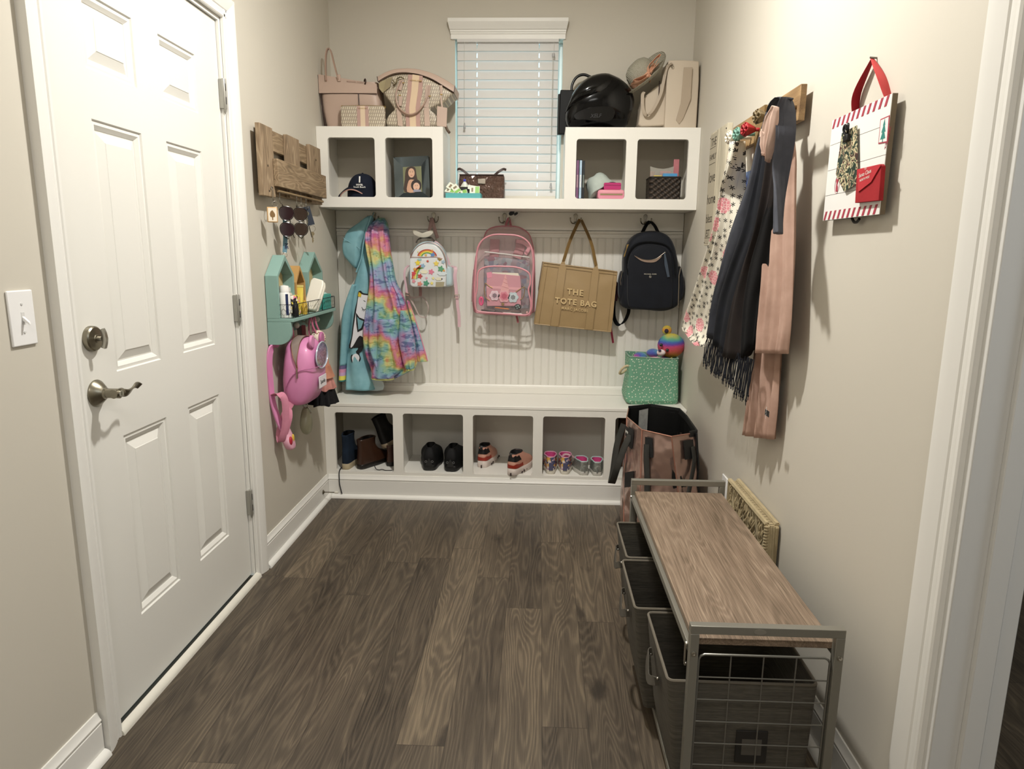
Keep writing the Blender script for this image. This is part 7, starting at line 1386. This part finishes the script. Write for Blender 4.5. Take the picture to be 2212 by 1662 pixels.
for k in range(30): z = bz0+(bz1-bz0)*k/30; b.tube([(bx0+.002+.0075*math.cos(q), by0+.0075*math.sin(q), z+.006*q/6.3) for q in [2*PI*j/6 for j in range(7)]], .0018, 4)
b.build('rim_wrapping', SGR, t)
b = MB(); [b.tube([(bx0+.004, by0+(by1-by0)*k/40, bz1-.004+.002*(k % 2)), (bx1-.008, by0+(by1-by0)*(k+.5)/40, bz1-.004)], .003, 5) for k in range(40)]; b.build('woven_top', SGR, t)
b = MB(); b.box(bx0+.012, bx1-.008, by0+.03, by1-.03, .021, bz0-.001); b.build('folded_base', SGD, t)
# ================================================================== RIGHT WALL
XW = W-.0005
MW = axes((0, 0, 0), (0, -1, 0), (0, 0, 1), (-1, 0, 0))
def rwq(pts, x, x2): # prism on the right wall from pixels
    o_ = [(at(*p, x=x).y, at(*p, x=x).z) for p in pts]; return o_
# wooden sign far left
t = thing('wooden_sign', 'tall whitewashed wooden sign with black script lettering nearest the cubbies', 'sign', (XW, 2.92, 1.32))
WSH = wood('whitewash_wood', '8f8775', 'd2c9b2', 'e4dcc8', 'Z', ring=4, sx=9, sy=1.5, rough=.8, cx='Y', bump=.2, fiber=.5)
sx_ = W-.022; o_ = [(2.73, 1.322), (3.00, 1.322), (3.00, 1.80), (2.73, 1.80)]
b = MB(); b.prism(o_, sx_, XW, 'YZ'); b.build('board', WSH, t, bevel=.0015)
b = MB(); b.box(sx_-.0015, sx_-.0003, 2.872, 2.995, 1.33, 1.792); pnl = b.build('print_panel', plain('b1a894', .8, var=.15, scale=60), t)
INK = plain('3d362c', .7)
for s_, y, z, sz in (('THE', 2.975, 1.742, .048), ('FAMILY', 2.988, 1.685, .034), ('love', 2.982, 1.59, .066), ('home', 2.986, 1.50, .060), ('bless', 2.986, 1.42, .055), ('EST', 2.975, 1.36, .044)):
    text_mesh('lettering', s_, sz, axes((sx_-.0018, y, z), (0, -1, 0), (0, 0, 1), (-1, 0, 0)), INK, pnl, .0002, align='LEFT')
b = MB(); [b.tube([(sx_-.002, 2.988, z), (sx_-.002, 2.89, z)], .0008, 4) for z in (1.735, 1.668, 1.355)]; [b.ball((sx_-.001, y, z), .003, n=8, m=5) for y, z in ((2.99, 1.78), (2.74, 1.78), (2.99, 1.335))]; b.build('print_lines', INK, pnl)
# rack board
RK = wood('rack_wood', '6a4f33', '9a7c55', 'b89b70', 'Y', ring=5, sx=12, sy=1.6, rough=.6, cx='Z', bump=.25)
t = thing('coat_rack', 'stained wooden coat rack board with rose shaped knobs on right wall', 'coat rack', (W, 2.25, 1.66))
b = MB(); b.box(W-.036, W-.018, 1.905, 2.59, 1.657, 1.755); b.build('rack_board', RK, t, bevel=.0015)
b = MB(); b.box(W-.0178, XW, 2.0, 2.5, 1.68, 1.73); b.build('mounting_cleat', plain('5b4530', .8), t)
def rose(px_, py_, xk, m, nm):
    p = at(px_, py_, x=xk); b = MB(); b.tube([(W-.036, p.y, p.z), (xk+.01, p.y, p.z)], .006, 8)
    for j, (r, h) in enumerate(((.020, .0), (.0165, -.006), (.012, -.010))):
        for q in range(5):
            a = 2*PI*q/5+j*.6
            def pet(u, v, a=a, r=r, h=h):
                an = a+(u-.5)*1.5; rr = r*(.35+.75*v)*(1+.0*u); return (xk+.014-.030*v+h*v-.004*math.sin(PI*u)*v, p.y+rr*math.cos(an)+.004*v*math.cos(an)*math.sin(3*u*PI), p.z+rr*math.sin(an))
            b.grid(pet, 6, 5, .0016)
    b.build(nm, m, t, ang=180)
rose(1586, 297, W-.095, plain('e3dccc', .5), 'white_rose_knob'); rose(1603, 290, W-.082, plain('74a091', .5), 'teal_rose_knob'); rose(1621, 280, W-.075, plain('a8252b', .45), 'red_rose_knob'); rose(1648, 252, W-.075, plain('7b6a4a', .4), 'brass_rose_knob'); rose(1690, 232, W-.075, plain('8a7350', .4), 'brass_rose_knob')
# hanging picture beneath the rack on a burlap strip
t = thing('photo_board', 'white board with a blue photo hanging by burlap under the rack', 'picture frame', (W-.01, 2.42, 1.38))
a_, c_ = at(1601, 322, x=W-.012), at(1640, 470, x=W-.012); b = MB(); b.box(W-.015, XW, c_.y, a_.y, 1.385, a_.z-.004); b.build('board', plain('e2ddd0', .6), t, bevel=.001)
a_, c_ = at(1605, 375, x=W-.017), at(1640, 440, x=W-.017); g = G('blue_photo'); n1 = g.noise(g.obj(), 30, 3); g.set(g.ramp(n1.outputs[0], [(.3, '1b2336'), (.5, '3f69c0'), (.62, '7fa3d8'), (.75, '6a5a40')]), .3); b = MB(); b.box(W-.0172, W-.0152, c_.y, a_.y, c_.z, a_.z); b.build('photograph', g.m, t)
g = G('burlap'); o = g.obj(); w1 = g.n('TexWave'); g.put(w1.inputs[0], g.scaled(o, (1, 1, 1), rot=(1.57, 0, 0))); w1.inputs['Scale'].default_value = 120; n1 = g.noise(o, 300, 2); g.set(g.mix(g.math('MULTIPLY', w1.outputs[1], n1.outputs[0]), lin('6d5534'), lin('b0925f')), .95); g.bump(n1.outputs[0], .8, .003); BUR = g.m
a_, c_ = at(1632, 290, x=W-.045), at(1648, 290, x=W-.045); b = MB(); b.box(W-.046, W-.0365, c_.y, a_.y, 1.60, 1.757); b.box(W-.030, W-.0175, c_.y, a_.y, 1.40, 1.655); b.build('burlap_strip', BUR, t)
# drape: a hanging cloth between a left and a right outline
def drape(name, Lp, Rp, xl, xr, m, par, waves=5, amp=.010, th=.018, seed=0, nu=40, k=4, xb=None, flare=1.0):
    rows = []
    for (a, c) in zip(Lp, Rp):
        l = at(*a, x=xl); r = at(*c, x=xr); rows.append(tuple(l)+tuple(r))
    rows = ctrl(rows, k); rings = []; nr = len(rows)
    for j, q in enumerate(rows):
        l, r = Vector(q[:3]), Vector(q[3:]); v = j/(nr-1); fr = []; bk = []
        for i in range(nu+1):
            u = i/nu; p = l.lerp(r, u); ph = seed+1.2*nz(v*2.2+seed, u*2); w_ = math.sin(2*PI*waves*u+ph*2)+.45*math.sin(2*PI*waves*2.3*u+ph*3+1)
            edge = math.sin(PI*u)**.4; TH = min(th, .45*(r-l).length); A = min(1, TH/th)*amp*(.45+.55*v)*flare; fr.append((p.x-TH*edge*.7+A*w_*edge, p.y, p.z)); bk.append((min(W-.004, p.x+TH*.5*edge+A*w_*edge+.001), p.y, p.z))
        rings.append(fr+bk[::-1])
    b = MB(); b.loft(rings); return b.build(name, m, par, ang=180)
# floral cotton bag
g = G('floral_cotton'); o = g.obj(); s3 = g.n('SeparateXYZ', [o]); vec = g.n('CombineXYZ', [g.math('MULTIPLY', g.math('SUBTRACT', s3.outputs[0], s3.outputs[1]), .8), s3.outputs[2], 0.0]).outputs[0]
v1 = g.n('TexVoronoi', voronoi_dimensions='2D'); g.put(v1.inputs[0], vec); v1.inputs['Scale'].default_value = 36; v1.inputs['Randomness'].default_value = .6
sub = g.vmath('SUBTRACT', g.vmath('MULTIPLY', vec, (36, 36, 1)), g.vmath('MULTIPLY', v1.outputs['Position'], (36, 36, 1))); s4 = g.n('SeparateXYZ', [g.vmath('SUBTRACT', vec, v1.outputs['Position'])])
ang_ = g.math('ARCTAN2', s4.outputs[0], s4.outputs[1]); pet = g.math('MULTIPLY_ADD', g.math('COSINE', g.math('MULTIPLY', ang_, 6.0)), .13, .2)
m1 = g.math('LESS_THAN', v1.outputs['Distance'], pet)
v2 = g.n('TexVoronoi', voronoi_dimensions='2D'); g.put(v2.inputs[0], vec); v2.inputs['Scale'].default_value = 9.5; n2 = g.noise(vec, 130, 2); dd = g.math('ADD', v2.outputs['Distance'], g.math('MULTIPLY', g.math('SUBTRACT', n2.outputs[0], .5), .2)); m2 = g.math('LESS_THAN', dd, .26)
s5 = g.n('SeparateXYZ', [v2.outputs['Color']]); m2 = g.math('MULTIPLY', m2, g.math('GREATER_THAN', s5.outputs[0], .35))
v3 = g.n('TexVoronoi', voronoi_dimensions='2D', feature='DISTANCE_TO_EDGE'); g.put(v3.inputs[0], vec); v3.inputs['Scale'].default_value = 90
base = g.mix(m1, lin('dcd6c6'), lin('2e2b29')); pk_ = g.mix(g.math('LESS_THAN', v3.outputs[0], .06), lin('d98b92'), lin('f0dcd4')); g.set(g.mix(m2, base, pk_), .85); FLC = g.m
t = thing('floral_bag', 'cream cotton bag printed with black blossoms and pink flowers on white knob', 'bag', (W-.06, 2.6, .95))
drape('bag_body', [(1588, 305), (1580, 349), (1563, 409), (1545, 493), (1518, 575), (1496, 640), (1476, 705), (1506, 747)], [(1601, 305), (1604, 349), (1606, 409), (1606, 493), (1600, 575), (1592, 640), (1580, 705), (1570, 752)], W-.115, W-.045, FLC, t, 3, .012, .03, 1.3)
b = MB(); b.tube([at(1590, 300, x=W-.085), at(1596, 306, x=W-.078), at(1600, 300, x=W-.06)], .004, 6); b.build('strap_loop', FLC, t)
b = MB(); c_ = [at(*p, x=W-.128) for p in ((1474, 708), (1477, 716), (1484, 718))]; b.tube(c_, .003, 6); b.build('corner_knot', plain('d9d3c3', .8), t)
# charcoal shawl with fringe
CH1 = cloth('3f4149', '33353c', 1300, .9); CH2 = cloth('1c1e25', '16181d', 1300, .9); CH3 = cloth('231c1a', '1a1514', 1300, .9); CH4 = cloth('0f0e0f', '0b0b0c', 1300, .9)
sh = thing('fringed_shawl', 'long charcoal and black fringed shawl draped over the coat rack', 'shawl', (W-.10, 2.2, .78))
XS = W-.13
drape('fold', [(1654, 246), (1640, 300), (1618, 397), (1583, 493), (1558, 580), (1542, 650), (1529, 722)], [(1664, 240), (1655, 300), (1640, 397), (1615, 493), (1585, 580), (1560, 650), (1546, 735)], XS, XS+.01, CH1, sh, .8, .006, .02, 1)
drape('fold', [(1662, 243), (1652, 300), (1636, 397), (1608, 493), (1578, 580), (1555, 650), (1544, 735)], [(1676, 236), (1668, 300), (1655, 397), (1640, 493), (1610, 580), (1590, 660), (1566, 765)], XS+.01, XS+.02, CH2, sh, .9, .006, .022, 2)
drape('fold', [(1668, 243), (1662, 300), (1648, 397), (1628, 493), (1600, 580), (1580, 660), (1560, 768)], [(1690, 236), (1688, 300), (1680, 397), (1662, 493), (1640, 580), (1622, 670), (1612, 780)], XS+.02, XS+.035, CH3, sh, 1.7, .008, .022, 3)
drape('fold', [(1680, 240), (1680, 300), (1672, 397), (1650, 493), (1625, 580), (1612, 670), (1608, 778)], [(1706, 236), (1700, 300), (1692, 397), (1678, 493), (1662, 580), (1645, 650), (1633, 745)], XS+.03, XS+.05, CH4, sh, 1.2, .007, .022, 4)
b = MB(); rnd = random.Random(8)
for k in range(50):
    u = k/49; px_ = 1529+u*(1628-1529); py_ = (724+u*70) if u < .5 else (759+(u-.5)*2*22); py_ = min(py_, 781); x_ = XS+.035*u; p = at(px_, py_-4, x=x_); Ln = .085+.03*rnd.random()+(.02 if u > .7 else 0)
    pts = [p+Vector((.004*(rnd.random()-.5)-.002*j, .008*(rnd.random()-.5), -Ln*j/5)) for j in range(6)]; b.tube(smooth_path(pts, 3), .0019, 5); e = pts[-1]; b.ball(e, .003, .003, .004, 7, 5); [b.tube([e, e+Vector((d*.3, d, -.014))], .0012, 4) for d in (-.003, .003)]
b.build('fringe', CH2, sh)
gs_ = thing('grey_scarf', 'grey scarf looped over the rack in front of the black shawl', 'scarf', (W-.12, 2.0, 1.35))
drape('scarf_body', [(1690, 209), (1679, 240), (1678, 300), (1671, 360), (1677, 420), (1680, 480), (1681, 503)], [(1706, 211), (1716, 240), (1716, 300), (1702, 380), (1691, 430), (1685, 480), (1683, 507)], W-.145, W-.10, cloth('54565e', '45474f', 1300, .9), gs_, 3, .004, .014, 2.2)
drape('over_rack', [(1655, 244), (1664, 226), (1684, 209)], [(1668, 250), (1684, 236), (1712, 214)], W-.125, W-.11, CH1, gs_, 2, .005, .025, .4)
# pink scarf
pkc = cloth('bb9b8b', 'aa8a7a', 1200, .9); ps = thing('pink_scarf', 'long dusty pink jersey scarf hanging behind the black shawl', 'scarf', (W-.07, 2.0, .7))
drape('front_layer', [(1680, 262), (1678, 330), (1668, 400), (1652, 500), (1648, 600), (1638, 700), (1634, 763)], [(1707, 262), (1716, 330), (1716, 400), (1715, 500), (1713, 600), (1709, 700), (1700, 765)], W-.085, W-.055, pkc, ps, 3, .010, .018, .7)
drape('back_layer', [(1650, 500), (1640, 600), (1636, 700), (1628, 800), (1616, 880), (1608, 940)], [(1700, 500), (1695, 600), (1690, 700), (1684, 800), (1680, 880), (1672, 950)], W-.05, W-.03, pkc, ps, 3, .013, .02, 2.5)
drape('bunched_end', [(1648, 278), (1644, 290)], [(1667, 290), (1664, 301)], W-.165, W-.15, cloth('c9ac9d', 'bd9f8f', 1200, .9), ps, 1, .003, .02, .3)
drape('bunched_end', [(1668, 228), (1650, 278), (1652, 330)], [(1682, 232), (1676, 290), (1662, 352)], W-.16, W-.145, cloth('c9ac9d', 'bd9f8f', 1200, .9), ps, 2, .005, .02, .3)
b = MB(); a_ = at(1654, 884, x=W-.072); c_ = at(1661, 902, x=W-.072); b.box(W-.0735, W-.072, c_.y, a_.y, c_.z, a_.z); tg_ = b.build('black_tag', plain('141414', .6), ps)
text_mesh('lettering', 'CULTURE', .0085, axes((W-.0738, (a_.y+c_.y)/2+.003, (a_.z+c_.z)/2), (0, 0, 1), (0, 1, 0), (-1, 0, 0)), plain('cfcfcc', .6), tg_, .0001)
# ================================================================== Santa letter board
XB = W-.024
sb = thing('letter_board', 'white wooden board with red candy stripes hung by a red ribbon', 'wall board', (W-.012, 1.54, 1.37))
cy0, cy1, cz0, cz1 = 1.392, 1.690, 1.370, 1.618
b = MB(); b.box(XB, W-.013, cy0, cy1, cz0, cz1); bd = b.build('board', [plain('6d5f4b', .7)], sb)
b = MB(); hs = (cz1-cz0)/4
for k in range(4): b.box(XB-.0016, XB-.0002, cy0, cy1, cz0+k*hs+(.0006 if k else 0), cz0+(k+1)*hs-.0006)
b.build('white_planks', plain('e6e4df', .5), sb)
CR = plain('a63a4a', .5)
def bq(b, pts, d=.0006): return b.prism(pts, XB-.0017-d, XB-.0017, 'YZ')
for z0, z1 in ((cz1-.022, cz1-.001), (cz0+.001, cz0+.022)):
    b = MB(); y = cy1-.004
    while y > cy0+.008: bq(b, [(y, z0), (y-.010, z0), (max(cy0, y-.020), z1), (max(cy0, y-.010), z1)]); y -= .0265
    b.build('candy_stripes', CR, sb)
def BP(px_, py_, x=XB-.002): v = at(1760+px_/4.155, 100+py_/4.155, x=x); return (v.y, v.z)
st = [BP(*p) for p in ((592, 655), (675, 618), (655, 862), (572, 878))]
b = MB(); b.prism(st, XB-.0026, XB-.0018, 'YZ'); s_ = b.build('stamp_border', CR, sb)
cy_s = sum(p[0] for p in st)/4; cz_s = sum(p[1] for p in st)/4; b = MB(); b.prism([(cy_s+(y-cy_s)*.84, cz_s+(z-cz_s)*.9) for y, z in st], XB-.0030, XB-.0027, 'YZ'); b.build('stamp_field', plain('e6e4df', .5), s_)
b = MB(); b.prism([(cy_s, cz_s+.024), (cy_s+.005, cz_s+.01), (cy_s+.003, cz_s+.01), (cy_s+.009, cz_s-.004), (cy_s+.004, cz_s-.004), (cy_s+.011, cz_s-.018), (cy_s+.0015, cz_s-.018), (cy_s+.0015, cz_s-.024), (cy_s-.0015, cz_s-.024), (cy_s-.0015, cz_s-.018), (cy_s-.011, cz_s-.018), (cy_s-.004, cz_s-.004), (cy_s-.009, cz_s-.004), (cy_s-.003, cz_s+.01), (cy_s-.005, cz_s+.01)], XB-.0034, XB-.0031, 'YZ'); b.build('tree_print', plain('2f7d75', .5), s_)
b = MB()
for k in range(5): o0 = Vector(at(1760+(625+6*k)/4.155, 100+(925-32*k)/4.155, x=XB-.0022)); b.tube([o0+Vector((0, -.0065*j/4, .004*math.sin(j*1.6)+.0035*j/2)) for j in range(9)], .0004, 4)
b.build('postmark_lines', CR, sb)
oc = at(1760+200/4.155, 100+1245/4.155, x=XB-.0022); b = MB(); b.tube([(XB-.0022, oc.y+.0125*math.cos(q), oc.z+.021*math.sin(q)) for q in [2*PI*k/28 for k in range(28)]], .0005, 4, closed=True); b.build('oval_print', CR, sb)
b = MB(); b.prism([(oc.y+a, oc.z+c) for a, c in ((.004, -.016), (-.006, -.016), (-.005, -.005), (-.001, .0), (-.003, .006), (-.007, .010), (-.009, .016), (-.004, .012), (-.001, .016), (.001, .010), (.005, .016), (.007, .010), (.004, .004), (.005, -.004))], XB-.0026, XB-.0018, 'YZ'); b.build('reindeer_print', CR, sb)
# ribbon
nail = at(1760+535/4.155, 100+105/4.155, x=W-.006); b = MB(); b.tube([(XW, nail.y, nail.z), (W-.016, nail.y, nail.z+.001)], .0022, 8); b.build('nail', metal('7d7a72', .4), sb)
RIB = cloth('b3232c', 'a01c26', 1500, .6)
for (pa, mid, m_) in ((((355, 625)), (385, 420), RIB), (((660, 490)), (600, 270), cloth('d04a4a', 'c64244', 1500, .6))):
    e = at(1760+pa[0]/4.155, 100+pa[1]/4.155, x=W-.012); mm = at(1760+mid[0]/4.155, 100+mid[1]/4.155, x=W-.012); b = MB(); b.strap(smooth_path([(W-.010, nail.y, nail.z-.002), (W-.013, mm.y, mm.z), (W-.010, e.y, e.z)], 6), [.010+.016*math.sin(PI*min(1, i/12*.8)) for i in range(13)], .001, (.9, .35, .1)); b.build('ribbon', m_, sb)
# clip with card
cp = thing('binder_clip', 'black metal clip holding a patterned Christmas card on the letter board', 'clip', (XB-.01, 1.66, 1.54))
q = at(1760+290/4.155, 100+830/4.155, x=XB-.012); b = MB(); b.prism([(q.y+.012, q.z-.008), (q.y-.012, q.z-.006), (q.y-.010, q.z+.010), (q.y+.010, q.z+.008)], XB-.018, XB-.0035, 'YZ'); b.build('clip_body', BLACK, cp, bevel=.002)
b = MB(); [b.tube(smooth_path([(XB-.014, q.y+s_*.004, q.z+.008), (XB-.017, q.y+s_*.012, q.z+.022), (XB-.016, q.y+s_*.008, q.z+.032), (XB-.014, q.y+s_*.002, q.z+.020)], 4), .003, 8) for s_ in (-1, 1)]; b.build('clip_arms', plain('17171a', .3, .3), cp)
g = G('card_print'); o = g.obj(); n1 = g.noise(o, 55, 2, .5, 1.5); g.set(g.ramp(n1.outputs[0], [(.3, '26352c'), (.47, '2f4036'), (.5, 'cfc49a'), (.54, 'd9cfa8'), (.57, '5c2c2c'), (.7, '2c3a30')], 'LINEAR'), .35); CP = g.m
cd1_ = [BP(*p, x=XB-.008) for p in ((378, 710), (385, 1230), (262, 1305), (190, 1150), (245, 780))]
b = MB(); b.prism(cd1_, XB-.0085, XB-.0070, 'YZ'); tcard = tag(b.build('greeting_card', CP), 'dark green patterned Christmas card hanging from the black clip', 'card')
env = thing('red_envelope', 'small red felt envelope addressed to Santa Claus on the letter board', 'envelope', (XB-.006, 1.5, 1.39))
e_ = [BP(*p, x=XB-.010) for p in ((385, 1105), (590, 1058), (605, 1075), (582, 1385), (368, 1408))]
b = MB(); b.prism(e_, XB-.012, XB-.0021, 'YZ'); b.build('envelope_body', cloth('a3262b', '942026', 1500, .8), env, bevel=.001)
fl_ = [BP(*p, x=XB-.013) for p in ((385, 1105), (600, 1062), (510, 1220), (395, 1310))]; b = MB(); b.prism(fl_, XB-.0145, XB-.0125, 'YZ'); b.build('flap', cloth('b8333a', 'ad2c33', 1500, .8), env, bevel=.0005)
c_ = BP(452, 1165, x=XB-.015)
for s_, dz, sz in (('TO:', .014, .007), ('Santa Claus', .002, .0125), ('NORTH POLE', -.008, .0075)): text_mesh('lettering', s_, sz, axes((XB-.0150, c_[0]+.002, c_[1]+dz), (0, -1, .10), (0, 0, 1), (-1, 0, 0)), plain('ecdcd4', .6), env, .0001)
b = MB(); b.tube(smooth_path([at(1760+p[0]/4.155, 100+p[1]/4.155, x=W-.014) for p in ((335, 1545), (350, 1575), (375, 1580), (400, 1550))], 4), .0035, 6); tag(b.build('cord_loop', BLACK), 'black cord loop peeking out beneath the letter board', 'cord')
